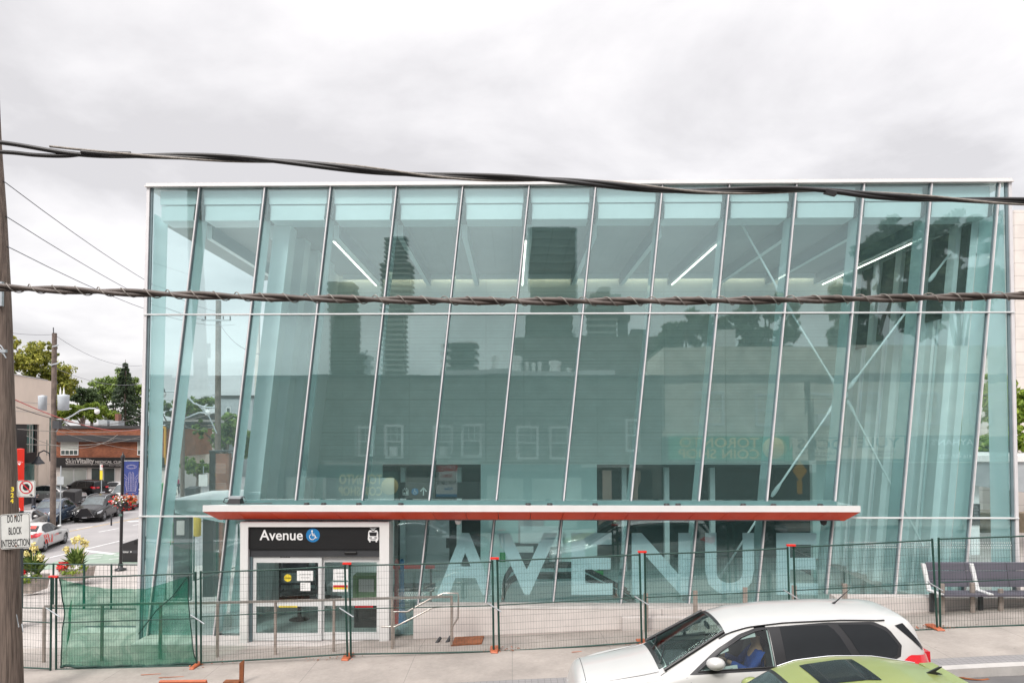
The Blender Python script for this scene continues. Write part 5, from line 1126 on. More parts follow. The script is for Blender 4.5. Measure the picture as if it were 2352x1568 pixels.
# drop wires over the street
rw = random.Random(11)
for i, (a, Da, c, Dc, s, m, lab) in enumerate([((35, 918), 30, (330, 1044-60), 60, .6, 'cable_red', 'red and grey twisted wire crossing the trees'), ((38, 935), 30, (330, 1010-60), 60, .8, 'cable_brown', 'dark twisted wire below the red one'), ((127, 845), 46, (330, 880), 60, .5, 'cable_thin', 'thin wire from the far pole top to the glass corner'),
   ((30, 765), 40, (122, 768), 46, .05, 'cable_thin', 'thin wire reaching the far pole top from the left'), ((127, 770), 46, (335, 838), 62, .7, 'cable_thin', 'highest thin wire right of the far pole'), ((40, 985), 30, (420, 962), 62, .5, 'cable_grey', 'grey wire in front of the clinic roof'),
   ((60, 1000), 30, (270, 998), 50, .7, 'cable_grey', 'sagging grey wire above the clinic window'), ((60, 1020), 30, (330, 1000), 60, .3, 'cable_grey', 'grey wire crossing the orange brick wall'), ((132, 978), 46, (330, 1007), 62, .3, 'cable_grey', 'grey wire from the far pole over the brick wall'),
   ((134, 1015), 46, (262, 1008), 50, .3, 'cable_grey', 'grey wire just below the canopy band'), ((132, 990), 46, (338, 1035), 60, .2, 'cable_grey', 'grey wire just above the shop sign'), ((335, 960), 45, (500, 945), 38, .3, 'cable_grey', 'grey wire behind the glass reaching the tall pole'),
   ((420, 975), 62, (540, 920+30), 38, .6, 'cable_grey', 'pale cable swinging behind the tall pole'), ((335, 905), 50, (497, 905), 38, .4, 'cable_thin', 'thin wire behind the left glass below the lamp'), ((503, 740), 38, (600, 815), 20, .3, 'cable_thin', 'thin wire falling right from the tall pole crossarm')]):
    wire(W(*a, Da), W(*c, Dc), s, .022 if 'twisted' in lab else .014, m, lab, 12)
# black lamp post with flowers and banner
LD = 33; x = XX(281, LD); zb = -1.60
lp = thing('banner_post', 'black street post with flower basket and blue banner', 'street post', (x, LD, zb))
MB().tube([(x-.02, LD, zb), (x+.04, LD, ZZ(1047, LD))], .068, 12).build('post', 'black_trim', lp); MB().lathe([(.08, -.12), (.09, 0), (.03, .08), (.02, .16), (0, .2)], (x+.04, LD, ZZ(1047, LD)), n=10).build('finial', 'black_trim', lp)
MB().lathe([(.24, 0), (.24, .06), (.10, .1), (.09, .3)], (x-.02, LD, zb), n=14).build('base', 'black_trim', lp)
MB().bar((x, LD, ZZ(1057.5, LD)), (XX(322, LD), LD, ZZ(1057.5, LD)), .035).build('banner_arm', 'galv', lp); MB().bar((x, LD, ZZ(1137, LD)), (XX(322, LD), LD, ZZ(1137, LD)), .035).build('banner_arm', 'galv', lp)
MB().box(x-.075, x+.075, LD-.09, LD-.07, ZZ(1184, LD), ZZ(1179, LD)).build('label_plate', 'teal_pane', lp)
bn = thing('street_banner', 'blue banner with pale art deco tower drawing hanging on the black post', 'banner', (XX(303, LD), LD, ZZ(1136.5, LD)))
bx0_, bx1_, bz0, bz1 = XX(286.5, LD), XX(319.5, LD), ZZ(1136.5, LD), ZZ(1059, LD); MB().box(bx0_, bx1_, LD-.01, LD+.01, bz0, bz1).build('cloth', 'banner_blue', bn)
k = MB(); bw_, bh = bx1_-bx0_, bz1-bz0; Pn = lambda a, c: Vector((bx0_+a*bw_, LD-.014, bz0+c*bh))
def ln_(a, c, w=.008): k.bar(Pn(*a), Pn(*c), w, .003, up=(0, 1, 0))
for s in (-1, 1):
    for a, c in (((.5+s*.06, .12), (.5+s*.06, .68)), ((.5+s*.22, .12), (.5+s*.16, .66)), ((.5+s*.16, .66), (.5+s*.06, .68)), ((.5+s*.3, .12), (.5+s*.42, .34)), ((.5+s*.42, .34), (.5+s*.34, .46)), ((.5+s*.24, .5), (.5+s*.48, .62)), ((.5+s*.26, .46), (.5+s*.49, .52)), ((.5+s*.3, .12), (.5+s*.3, .42))): ln_(a, c)
    for t in range(9): ln_((.5+s*.13, .16+.055*t), (.5+s*.17, .16+.055*t), .012)
for t in range(13): ln_((.48, .14+.04*t), (.52, .14+.04*t), .012)
for r_ in (.35, .26): 
    pr = [(.5+r_*math.cos(R(15*q)), .84+r_*.17*math.sin(R(15*q))) for q in range(25)]
    for a, c in zip(pr, pr[1:]): ln_(a, c, .007)
for r_ in (.36,):
    pr = [(.5+r_*math.cos(R(10*q)), .09+r_*.1*math.sin(R(10*q))) for q in range(37)]
    for a, c in zip(pr, pr[1:]): ln_(a, c, .007)
k.build('drawing', 'banner_line', bn)
def flowers(mb, c, rx, ry, rz, n, s, rnd):
    for _ in range(n):
        while True:
            v = Vector([rnd.uniform(-1, 1) for _ in range(3)])
            if .45 < v.length <= 1: break
        p = c+Vector((v.x*rx, v.y*ry, v.z*rz)); a = Vector([rnd.uniform(-1, 1) for _ in range(3)]).normalized(); b_ = a.orthogonal().normalized(); q = a.cross(b_); ss = s*rnd.uniform(.6, 1.3)
        mb.add([p+b_*ss, p+(b_+q)*ss*.5+a*ss*.3, p+q*ss, p-b_*ss, p-q*ss], [(0, 1, 2), (0, 2, 3), (0, 3, 4)])
mat('petal_red', (.75, .03, .03), .6, var=.3, scale=20); mat('petal_white', (.85, .82, .80), .6, var=.1); mat('petal_yellow', (.80, .70, .30), .6, var=.2); mat('petal_orange', (.6, .16, .06), .6, var=.3)
hb = thing('flower_basket', 'hanging basket of red and white flowers on the black post', 'flower basket', W(284, 1155, LD-.1)); hc = W(284, 1150, LD-.1); rn = random.Random(2)
MB().lathe([(0, -.42), (.25, -.3), (.36, 0), (.3, 0), (0, -.05)], hc, n=14).build('basket', 'escal_black', hb)
for m, n, dx, rx, dz, nm in (('leaf_green', 160, 0, .55, -.02, 'foliage'), ('petal_red', 150, -.05, .62, 0, 'red_flowers'), ('petal_orange', 90, .3, .35, .12, 'orange_flowers'), ('petal_white', 75, -.05, .42, .02, 'white_flowers'), ('petal_red', 60, .12, .45, -.22, 'red_flowers')):
    mb = MB(); flowers(mb, hc+Vector((dx, -.06 if m == 'petal_white' else 0, dz)), rx, .35, .27 if n != 60 else .2, n, .055, rn); mb.build(nm, m, hb)
# litter bin
D = 35; x0, x1, z0, z1 = XX(283.5, D), XX(323, D), ZZ(1297, D), ZZ(1243, D)
lb_ = thing('litter_bin', 'black rounded street litter bin at the glass corner', 'litter bin', ((x0+x1)/2, D, z0))
MB().prism([(x0, z0), (x1, z0), (x1, z1+.16), (x0+.5, z1+.06), (x0+.15, z1-.06), (x0, z1-.1)], (0, D, 0), EX, EZ, .7).build('body', 'black_trim', lb_, bevel=.02)
MB().box(x0+.01, x1, D-.02, D-.002, z0+.56, z0+.70).build('band', 'charcoal', lb_)
MB().text('Litter', (x0+.05, x0+.33, z0+.585, z0+.675), (0, D-.021, 0), EX, EZ).build('lettering', 'white_sticker', lb_); k = MB(); k.lathe([(.02, 0), (.035, 0), (.035, -.004), (.02, -.004)], (x0+.42, D-.022, z0+.63), 'Y', 6, False); k.build('recycling_symbol', 'white_sticker', lb_)
for a in (.62, .78): MB().box(x0+a-.07, x0+a+.06, D-.015, D-.002, z1-.14, z1+.03).build('slot', 'under', lb_)
# planters
def planter(px0, px1, pyb, pyt, D, lab, canna):
    x0, x1 = XX(px0, D), XX(px1, D); zb, zt = ZZ(pyb, D), ZZ(pyt, D); o = thing('planter', lab, 'planter', ((x0+x1)/2, D+.5, zb)); rn = random.Random(int(px0)); c = Vector(((x0+x1)/2, D+.45, zt))
    MB().hexa([(x0+.05, D+.05, zb), (x1-.05, D+.05, zb), (x1-.05, D+.95, zb), (x0+.05, D+.95, zb), (x0, D, zt), (x1, D, zt), (x1, D+1, zt), (x0, D+1, zt)]).build('tub', 'steel_post', o); hw = (x1-x0)/2
    mb = MB()
    for _ in range(150):      # broad upright leaves
        a = rn.uniform(0, 6.28); r = rn.uniform(.03, .3); base = c+Vector((math.cos(a)*r*.5, math.sin(a)*r*.5, rn.uniform(0, .3))); out = Vector((math.cos(a), math.sin(a), 0)); L_ = rn.uniform(.35, .65); tip = base+out*L_*rn.uniform(.3, .75)+EZ*L_*rn.uniform(.5, 1.1)
        sd_ = out.cross(EZ)*rn.uniform(.06, .10); m_ = base.lerp(tip, .5)+EZ*.07; mb.add([base, m_+sd_, tip, m_-sd_], [(0, 1, 2, 3)])
    mb.build('canna_leaves', 'leaf_green', o)
    mb = MB(); flowers(mb, c+Vector((0, -.2, -.02)), hw*1.15, .5, .2, 320, .05, rn); mb.build('trailing_leaves', 'leaf_bright', o)
    mb = MB(); flowers(mb, c+Vector((-hw*.75, -.25, .12)), hw*.5, .3, .2, 90, .065, rn); mb.build('red_flowers', 'petal_red', o)
    mb = MB(); flowers(mb, c+Vector((hw*.25, -.35, .10)), hw*.55, .25, .12, 60, .045, rn); mb.build('white_flowers', 'petal_white', o)
    mb = MB()
    for dx, h in canna: 
        mb2 = Vector((c.x+dx, c.y-.1, c.z+h)); flowers(mb, mb2, .12, .1, .15, 34, .05, rn); mb.tube([mb2, (c.x+dx*.4, c.y, c.z)], .012, 5)
    mb.build('yellow_flowers', 'petal_yellow', o)
planter(137, 191, 1334, 1309, 29.5, 'wooden planter with yellow, red and white flowers at the plaza edge', ((-.35, .75), (-.05, 1.15), (.1, 1.2), (.3, 1.1), (.42, 1.0)))
planter(46, 79, 1363, 1328, 26.5, 'wooden planter with yellow flowers half hidden by the near wooden pole', ((-.2, .8), (0, 1.1), (.1, 1.0), (.3, .7)))
# small signs and posts
def postsign(nm, lab, px, D, pyt, pyb, plates, base=BASEZ, r=.03):
    x = XX(px, D); o = thing(nm, lab, 'sign', (x, D, base)); MB().tube([(x, D, base), (x, D, ZZ(pyt, D))], r, 6).build('post', 'galv', o)
    for (a, c, e, g_, m) in plates: MB().box(XX(a, D), XX(c, D), D-.06, D-.035, ZZ(g_, D), ZZ(e, D)).build('plate', m, o)
    return o
o = postsign('parking_sign', 'narrow white and yellow parking sign on a thin post before the clinic', 234.5, 55, 1066, 1150, [(231.5, 237.5, 1066, 1079, 'sign_white'), (231.5, 237.5, 1080, 1101, 'yellow')])
ring(MB(), .14, .14, .07, .03, W(234.5, 1070, 54.9), EX, EZ).build('symbol', 'sign_red', o)
postsign('road_sign', 'back of a grey square sign on a thin post left of the parking sign', 141, 42, 1070, 1170, [(134, 149, 1093.5, 1112, 'galv')])
o = postsign('speed_sign', 'white MAXIMUM 40 sign seen through the left glass', 397, 31, 1117, 1140, [(386, 411, 1116.5, 1139, 'sign_white')], -1.5)
k = MB(); y = 30.93; k.text('MAXIMUM', (XX(387, y), XX(409, y), ZZ(1124, y), ZZ(1120, y)), (0, y, 0), EX, EZ); k.text('40', (XX(389, y), XX(407, y), ZZ(1138, y), ZZ(1129, y)), (0, y, 0), EX, EZ, bold=.02); k.build('lettering', 'sign_black', o)
postsign('road_sign', 'pale blank square sign before the far trees, seen through the glass', 468, 55, 1070, 1130, [(458, 478, 1089, 1116, 'sign_white')])
for px, py, D, h in ((189.5, 1146, 50, .9), (68, 1185, 44, 1.1), (258, 1146, 48, .7)):
    x = XX(px, D); solo(MB().lathe([(.05, 0), (.05, h), (0, h+.05)], (x, D, BASEZ), n=10), 'bollard', 'white_paint' if px != 258 else 'black_trim', {189.5: 'thin white bollard beside the black grille car', 68: 'thin white bollard at the front of the blue crossover', 258: 'thin dark bollard behind the flower basket'}[px], 'bollard')
x0, x1 = XX(148, 59), XX(173, 59); solo(MB().hexa([(x0, 59, BASEZ), (x1, 59, BASEZ), (x1, 60, BASEZ), (x0, 60, BASEZ), (x0-.05, 58.9, BASEZ+1.25), (x1+.05, 58.9, BASEZ+1.2), (x1+.05, 60, BASEZ+1.35), (x0-.05, 60, BASEZ+1.4)]), 'litter_bin', 'black_trim', 'dark square bin between the blue crossover and the black grille car', 'litter bin', bevel=.05)
x0, x1 = XX(352.5, 40), XX(371, 40); o = solo(MB().box(x0, x1, 40, 41, BASEZ+.6, ZZ(1112, 40)), 'newspaper_box', 'green_bin', 'green box with blue base behind the glass corner', 'box'); MB().box(x0+.4, x1+.6, 40.1, 41, BASEZ, BASEZ+1.1).build('side_box', 'green_bin', o); MB().box(x0, x1, 39.9, 40.9, BASEZ, BASEZ+.59).build('blue_base', 'sign_blue', o)
x0, x1 = XX(429, 60), XX(447, 60); solo(MB().hexa([(x0, 60, BASEZ), (x1, 60, BASEZ), (x1, 61, BASEZ), (x0, 61, BASEZ), (x0-.1, 59.9, BASEZ+1.4), (x1+.1, 59.9, BASEZ+1.4), (x1+.1, 61, BASEZ+1.5), (x0-.1, 61, BASEZ+1.5)]), 'litter_bin', 'charcoal', 'dark bin on the far pavement behind the glass wing', 'litter bin')
# information stand and yellow tank on the plaza behind the lower glass
D = 25.5; x0, x1 = XX(400, D), XX(436, D); ist = thing('map_stand', 'dark street map stand behind the lower left glass', 'map stand', ((x0+x1)/2, D, -1.2))
MB().box(x0, x1, D, D+.3, -1.1, ZZ(1150, D)).build('cabinet', 'charcoal', ist); MB().box(x0+.12, x1-.15, D-.02, D-.002, ZZ(1228, D), ZZ(1195, D)).build('poster', 'kerb', ist); MB().box(x0+.10, x1-.1, D-.02, D-.002, ZZ(1190, D), ZZ(1160, D)).build('map', 'teal_pane', ist)
mat('ochre_light', (.55, .40, .05), .5); D = 24; x = XX(455, D); solo(MB().lathe([(0, ZZ(1232, D)), (.1, ZZ(1232, D)+.02), (.12, ZZ(1228, D)), (.12, ZZ(1188, D)), (.08, ZZ(1184, D)), (0, ZZ(1182, D))], (x, D, 0), n=14), 'yellow_beacon', 'ochre_light', 'yellow rounded marker behind the lower left glass', 'marker')
x = XX(477, 26); solo(MB().box(XX(468, 26), XX(492, 26), 26, 26.5, -1.3, ZZ(1150, 26)), 'utility_cabinet', 'charcoal', 'dark tall utility cabinet behind the lower left glass', 'cabinet')
solo(MB().box(-8.2, -6.6, 17.35, 17.6, -.25, .35), 'planter_edge', 'concrete_white', 'pale low kerb block behind the bottom of the left glass', 'block')

# ---- right side: stone building, entrance canopy, stone retaining wall
x0 = XX(2262, 31)
b = thing('stone_building', 'pale stone panel building rising behind the right glass edge', 'building', (30, 31, .5))
MB().box(XX(2286, 31), 60, 31, 45, .5, ZZ(575, 31)).build('wall', 'stone_lines', b); MB().box(XX(2286, 31)-.05, 60, 30.9, 45, ZZ(575, 31)+.004, ZZ(575, 31)+.12).build('roof_edge', 'charcoal', b)
MB().box(XX(2262, 31), XX(2285.5, 31), 31.2, 45, .5, ZZ(590, 31)).build('side_wing', 'stone_lines', b)
MB().box(XX(2343.5, 30), 60, 30.2, 30.9, .5, ZZ(479, 30)).build('upper_block', 'stone_lines', b)
MB().box(XX(2270, 31), XX(2277, 31), 31.1, 31.25, ZZ(815, 31), ZZ(745, 31)).build('window', 'shop_pane_dark', b)
D = 23.5; c = thing('entrance_shelter', 'low grey roofed shelter with pale column at the right edge', 'shelter', (XX(2300, D), D, .6))
MB().box(XX(2225, D), XX(2500, D), D, D+4, ZZ(1060, D), ZZ(1046, D)).build('roof_edge', 'white_paint', c); MB().hexa([(XX(2240, D), D+.1, ZZ(1115, D)), (XX(2500, D), D+.1, ZZ(1150, D)), (XX(2500, D), D+.4, ZZ(1150, D)), (XX(2240, D), D+.4, ZZ(1115, D)), (XX(2240, D), D+.1, ZZ(1060, D)-.01), (XX(2500, D), D+.1, ZZ(1060, D)-.01), (XX(2500, D), D+.4, ZZ(1060, D)-.01), (XX(2240, D), D+.4, ZZ(1060, D)-.01)]).build('fascia', 'galv', c)
MB().box(XX(2250, D), XX(2270, D), D+.5, D+.8, .55, ZZ(1100, D)).build('column', 'panel_white', c); MB().box(XX(2251, D), XX(2269.5, D), D+.45, D+.49, ZZ(1210, D), ZZ(1160, D)).build('information_panel', 'charcoal', c)
for zz in range(9): MB().box(XX(2254, D), XX(2254+9+(zz*5) % 4, D), D+.44, D+.449, ZZ(1165+3.5*zz, D), ZZ(1164+3.5*zz, D)).build('text_line', 'galv', c)
mat('rubble', (.30, .24, .17), .9, c2=(.10, .08, .055), scale=1.6, detail=8, bump=.5, bscale=3)
solo(MB().box(XX(2225, 29), 60, 29, 29.5, .5, ZZ(1178, 29)), 'retaining_wall', 'rubble', 'brown rubble retaining wall below the trees at the right edge', 'wall')
o = solo(MB().box(XX(2225, 28), XX(2340, 28), 28, 28.08, ZZ(1173, 28), ZZ(1170, 28)), 'garden_rail', 'beige', 'thin pale rail in front of the rubble wall', 'railing')
# storm drain
p = gp(2225, 1544, z=.62); mb = MB(); zz = fenceZ(p[0])-.15
for i in range(9): mb.box(p[0]-.28+.07*i, p[0]-.245+.07*i, p[1]-.17, p[1]+.17, zz-.02, zz+.006)
o = solo(mb, 'storm_drain', 'escal_black', 'round iron storm drain grate in the road at the lower right', 'drain'); MB().lathe([(.30, 0), (.36, 0), (.36, .008), (.30, .008)], (p[0], p[1], zz), n=28).build('frame', 'rust', o)

# ================================================================== trees
def tree(name, label, px, D, base, blobs, n, s, m, group='trees beyond the street', pos=None, trunk=True, cone=False, seed=1, bottom=None):
    """blobs: (dx, dy, z centre, rx, rz) in metres round the trunk"""
    x, y = (XX(px, D), D) if pos is None else pos
    o = thing(name, label, 'tree', (x, y, base), 0, group); rn = random.Random(seed*13+int(px)); mb = MB(); tot = sum(b[3]**2*b[4] for b in blobs)
    for (dx, dy, zc, rx, rz) in blobs:
        k = int(n*rx*rx*rz/tot)
        # clumps inside the blob
        cl = []
        for _ in range(max(6, k//45)):
            v = Vector([rn.gauss(0, 1) for _ in range(3)]).normalized()*(rn.random()**.35)
            cl.append((Vector((dx+v.x*rx*.85, dy+v.y*rx*.85, zc+v.z*rz*.88)), rn.uniform(.16, .34)*min(rx, rz)))
        for _ in range(k):
            c, r = rn.choice(cl); v = Vector([rn.gauss(0, 1) for _ in range(3)]).normalized()*(rn.random()**.4)*r
            p = c+Vector((v.x*1.15, v.y*1.15, v.z*.8))+Vector((x, y, 0)); nn = (v.normalized()+Vector([rn.uniform(-.8, .8) for _ in range(3)])+EZ*.4).normalized(); a = nn.orthogonal().normalized(); b = nn.cross(a); t = rn.uniform(0, 3.1); a, b = a*math.cos(t)+b*math.sin(t), b*math.cos(t)-a*math.sin(t); ss = s*rn.uniform(.6, 1.35)
            mb.add([p-a*ss, p-b*ss*.55, p+a*ss, p+b*ss*.55], [(0, 1, 2, 3)])
    mb.build('crown', m, o)
    if trunk:
        top = max(b[2] for b in blobs); tm = MB(); tm.tube([(x, y, base), (x+.1, y, lerp(base, top, .5)), (x-.1, y, top)], [.28, .2, .06], 8)
        for (dx, dy, zc, rx, rz) in blobs: tm.tube([(x, y, lerp(base, zc, .55)), (x+dx*.6, y+dy*.6, lerp(base, zc, .85)), (x+dx, y+dy, zc)], [.13, .09, .03], 6)
        tm.build('trunk', 'wood_far', o)
    return o
def bl(px, py, rpx, rpy, D, x0, dy=0): return (XX(px, D)-x0, dy, ZZ(py, D), rpx/F_*D, rpy/F_*D)
def tree_px(name, label, px, D, base, bb, n, s, m, seed=1, **k):
    x0 = XX(px, D); return tree(name, label, px, D, base, [bl(*b, D, x0, (i % 3-1)*1.5) for i, b in enumerate(bb)], n, s, m, seed=seed, **k)
tree_px('maple_tree', 'tall yellow green tree behind the beige building', 80, 85, BASEZ, [(35, 835, 32, 50), (75, 830, 42, 52), (115, 870, 42, 48), (128, 920, 38, 40), (60, 900, 45, 45), (90, 800, 25, 26), (52, 795, 20, 20)], 17000, .17, 'leaf_yellow', 1)
tree_px('dark_tree', 'dark rounded tree between the yellow tree and the conifer', 190, 105, BASEZ, [(185, 905, 28, 24), (205, 915, 25, 28), (170, 925, 20, 22)], 5000, .19, 'leaf_dark', 2)
tree_px('broadleaf_tree', 'large mid green tree behind the conifer', 260, 120, BASEZ, [(245, 900, 32, 38), (275, 885, 34, 42), (305, 900, 26, 45), (235, 930, 28, 30)], 9000, .21, 'leaf_green', 3)
tree_px('lime_tree', 'bright yellow green tree directly above the clinic roof', 210, 92, BASEZ, [(180, 945, 28, 20), (215, 945, 32, 22), (240, 955, 22, 18), (150, 960, 25, 18)], 8000, .16, 'leaf_bright', 4)
def conifer(name, label, px, D, base, top, halfw, n, s, seed=1):
    x, y = XX(px, D), D; o = thing(name, label, 'tree', (x, y, base), 0, 'trees beyond the street'); rn = random.Random(seed); mb = MB(); H_ = top-base
    lay = 22
    for L_ in range(lay):
        t = L_/(lay-1); z = base+H_*(.18+.80*t); R_ = halfw*(1-t)**.75*rn.uniform(.85, 1.12)+.15; nb = int(10+14*(1-t))
        for b in range(nb):
            a = rn.uniform(0, 6.28); rr = R_*rn.uniform(.7, 1.1)
            for k in range(int(n/(lay*17))):
                f = rn.random()**.6; p = Vector((x+math.cos(a)*rr*f, y+math.sin(a)*rr*f, z-rr*.28*f+rn.uniform(-.22, .22))); d = Vector((math.cos(a)+rn.uniform(-.5, .5), math.sin(a)+rn.uniform(-.5, .5), -.35+rn.uniform(-.3, .3))).normalized(); q = d.orthogonal().normalized(); q = (q*math.cos(k)+d.cross(q)*math.sin(k))*s*.32
                mb.add([p-q, p+d*s*1.2, p+q, p-d*s*.3], [(0, 1, 2, 3)])
    mb.build('crown', 'leaf_conifer', o); MB().tube([(x, y, base), (x, y, base+H_*.9), (x, y, top+.4)], [.3, .1, .02], 8).build('trunk', 'wood_far', o)
    return o
conifer('spruce_tree', 'dark pointed spruce tree left of the glass corner', 287, 98, BASEZ, ZZ(832, 98), 3.6, 11000, .27)
MBt = None
tree_px('street_tree', 'mid green trees seen through the left glass', 400, 110, BASEZ, [(372, 935, 22, 25), (395, 940, 20, 22), (430, 945, 26, 22), (455, 930, 24, 22), (475, 925, 20, 22)], 6500, .19, 'leaf_green', 6)
tree_px('street_tree', 'dark tree crowns around the tall pole behind the glass', 520, 75, BASEZ, [(545, 985, 30, 45), (510, 1000, 28, 40), (560, 1020, 30, 40), (475, 985, 20, 28)], 7500, .16, 'leaf_green', 7)
tree_px('young_tree', 'young street tree before the grey shop house, seen through the glass', 455, 70, BASEZ, [(450, 1065, 20, 26), (470, 1075, 18, 22), (440, 1085, 14, 16)], 3200, .13, 'leaf_green', 8)
tree_px('broadleaf_tree', 'bright green tree at the right edge before the stone building', 2310, 27.2, .55, [(2275, 950, 36, 75), (2310, 930, 38, 85), (2345, 930, 40, 95), (2395, 950, 50, 95), (2300, 1030, 55, 50), (2262, 1000, 34, 60), (2338, 850, 24, 60), (2275, 870, 20, 60)], 15000, .095, 'leaf_bright', 9)
tree_px('broadleaf_tree', 'dark undergrowth tree behind the retaining wall', 2290, 33, .55, [(2260, 1120, 40, 35), (2320, 1115, 40, 40), (2370, 1110, 40, 40)], 4500, .13, 'leaf_dark', 10)

# ================================================================== people
def skinmesh(name, chains, m, par, sub=2, off=None):
    """chains of (point, radius) joined at shared points; one continuous skinned surface"""
    idx = {}; vs = []; rs = []; es = []
    for ch in chains:
        last = None
        for p, r in ch:
            k = tuple(round(c, 4) for c in p)
            if k not in idx: idx[k] = len(vs); vs.append(k); rs.append(r)
            if last is not None: es.append((last, idx[k]))
            last = idx[k]
    o0 = root_loc(par); me = bpy.data.meshes.new(name); me.from_pydata([tuple(Vector(v)-o0) for v in vs], es, []); me.materials.append(MATS[m])
    o = bpy.data.objects.new(name, me); col.objects.link(o); o.parent = par
    sk = o.modifiers.new('skin', 'SKIN'); sk.use_smooth_shade = True
    for i, r in enumerate(rs): v = me.skin_vertices[0].data[i]; v.radius = (r, r) if not isinstance(r, tuple) else r; v.use_root = (i == 0)
    ss = o.modifiers.new('sub', 'SUBSURF'); ss.levels = sub; ss.render_levels = sub
    return o
def person(name_label, loc, rz, h, jacket, legs, pose='stand', hair='hair_dark', group=None):
    o = thing('person', name_label, 'person', loc, 0, group); rot = Matrix.Rotation(rz, 3, 'Z'); k = h/1.75
    T = lambda x, y, z: tuple(Vector(loc)+rot @ (Vector((x, y, z))*k))
    if pose == 'stand':
        pel = T(0, 0, .95); che = T(.02, 0, 1.30); nk = T(.03, 0, 1.48); hd = T(.05, 0, 1.60); tp = T(.06, 0, 1.69)
        arms = [[T(.0, s*.18, 1.38), T(.02, s*.24, 1.10), T(.22, s*.12, 1.12+.06*s)] for s in (-1, 1)]; leg = [[T(0, s*.09, .92), T(.03+.05*s, s*.10, .50), T(-.02+.08*s, s*.10, .08), T(.12+.08*s, s*.11, .04)] for s in (-1, 1)]
    else:   # seated driver, facing +x
        pel = T(0, 0, .28); che = T(-.06, 0, .62); nk = T(-.06, 0, .80); hd = T(-.03, 0, .93); tp = T(-.03, 0, 1.02)
        arms = [[T(-.06, s*.19, .70), T(.12, s*.25, .48), T(.42, s*.16, .62)] for s in (-1, 1)]; leg = [[T(.05, s*.1, .25), T(.46, s*.13, .30), T(.72, s*.13, -.05)] for s in (-1, 1)]
    ch = [[(pel, .13*k), (che, .15*k), (nk, .055*k), (hd, .085*k), (tp, .075*k)]]
    for a in arms: ch.append([(che, .15*k), (a[0], .055*k), (a[1], .042*k), (a[2], .03*k)])
    for l in leg: ch.append([(pel, .13*k)]+[(p, r*k) for p, r in zip(l, (.085, .06, .045, .04))])
    skinmesh('body', ch, 'skin', o)
    j = [[(pel, .155*k), (che, .175*k), (tuple(Vector(che).lerp(Vector(nk), .7)), .08*k)]]
    for a in arms: j.append([(che, .175*k), (a[0], .075*k), (a[1], .060*k), (tuple(Vector(a[1]).lerp(Vector(a[2]), .85)), .05*k)])
    skinmesh('jacket', j, jacket, o)
    t = [[(pel, .15*k), (l[0], .10*k)]+[(p, r*k) for p, r in zip(l[1:3], (.078, .062))] for l in leg]; skinmesh('trousers', t, legs, o)
    H0 = Vector(tp); MB().ball(H0.lerp(Vector(hd), .25)+rot @ Vector((-.018*k, 0, .012*k)), .104*k, 8, (1, .92, .95)).build('hair', hair, o)
    f = Vector(hd)+rot @ Vector((.085*k, 0, .0)); MB().ball(f, .016*k, 5).build('nose', 'skin', o)
    for a in arms:     # a palm with five bent fingers
        w = Vector(a[2]); d = (w-Vector(a[1])).normalized(); sdv = d.cross(EZ).normalized(); tips = [[(tuple(w), .03*k), (tuple(w+d*.07*k), .034*k)]]
        for q in range(4): b0 = w+d*.08*k+sdv*(q-1.5)*.02*k; tips.append([(tuple(w+d*.07*k), .034*k), (tuple(b0), .010*k), (tuple(b0+d*.035*k-EZ*.012*k), .009*k), (tuple(b0+d*.045*k-EZ*.04*k), .008*k)])
        tips.append([(tuple(w+d*.07*k), .034*k), (tuple(w+d*.05*k+sdv*.045*k), .011*k), (tuple(w+d*.08*k+sdv*.05*k-EZ*.02*k), .009*k)])
        skinmesh('hand', tips, 'skin', o, 1)
    return o

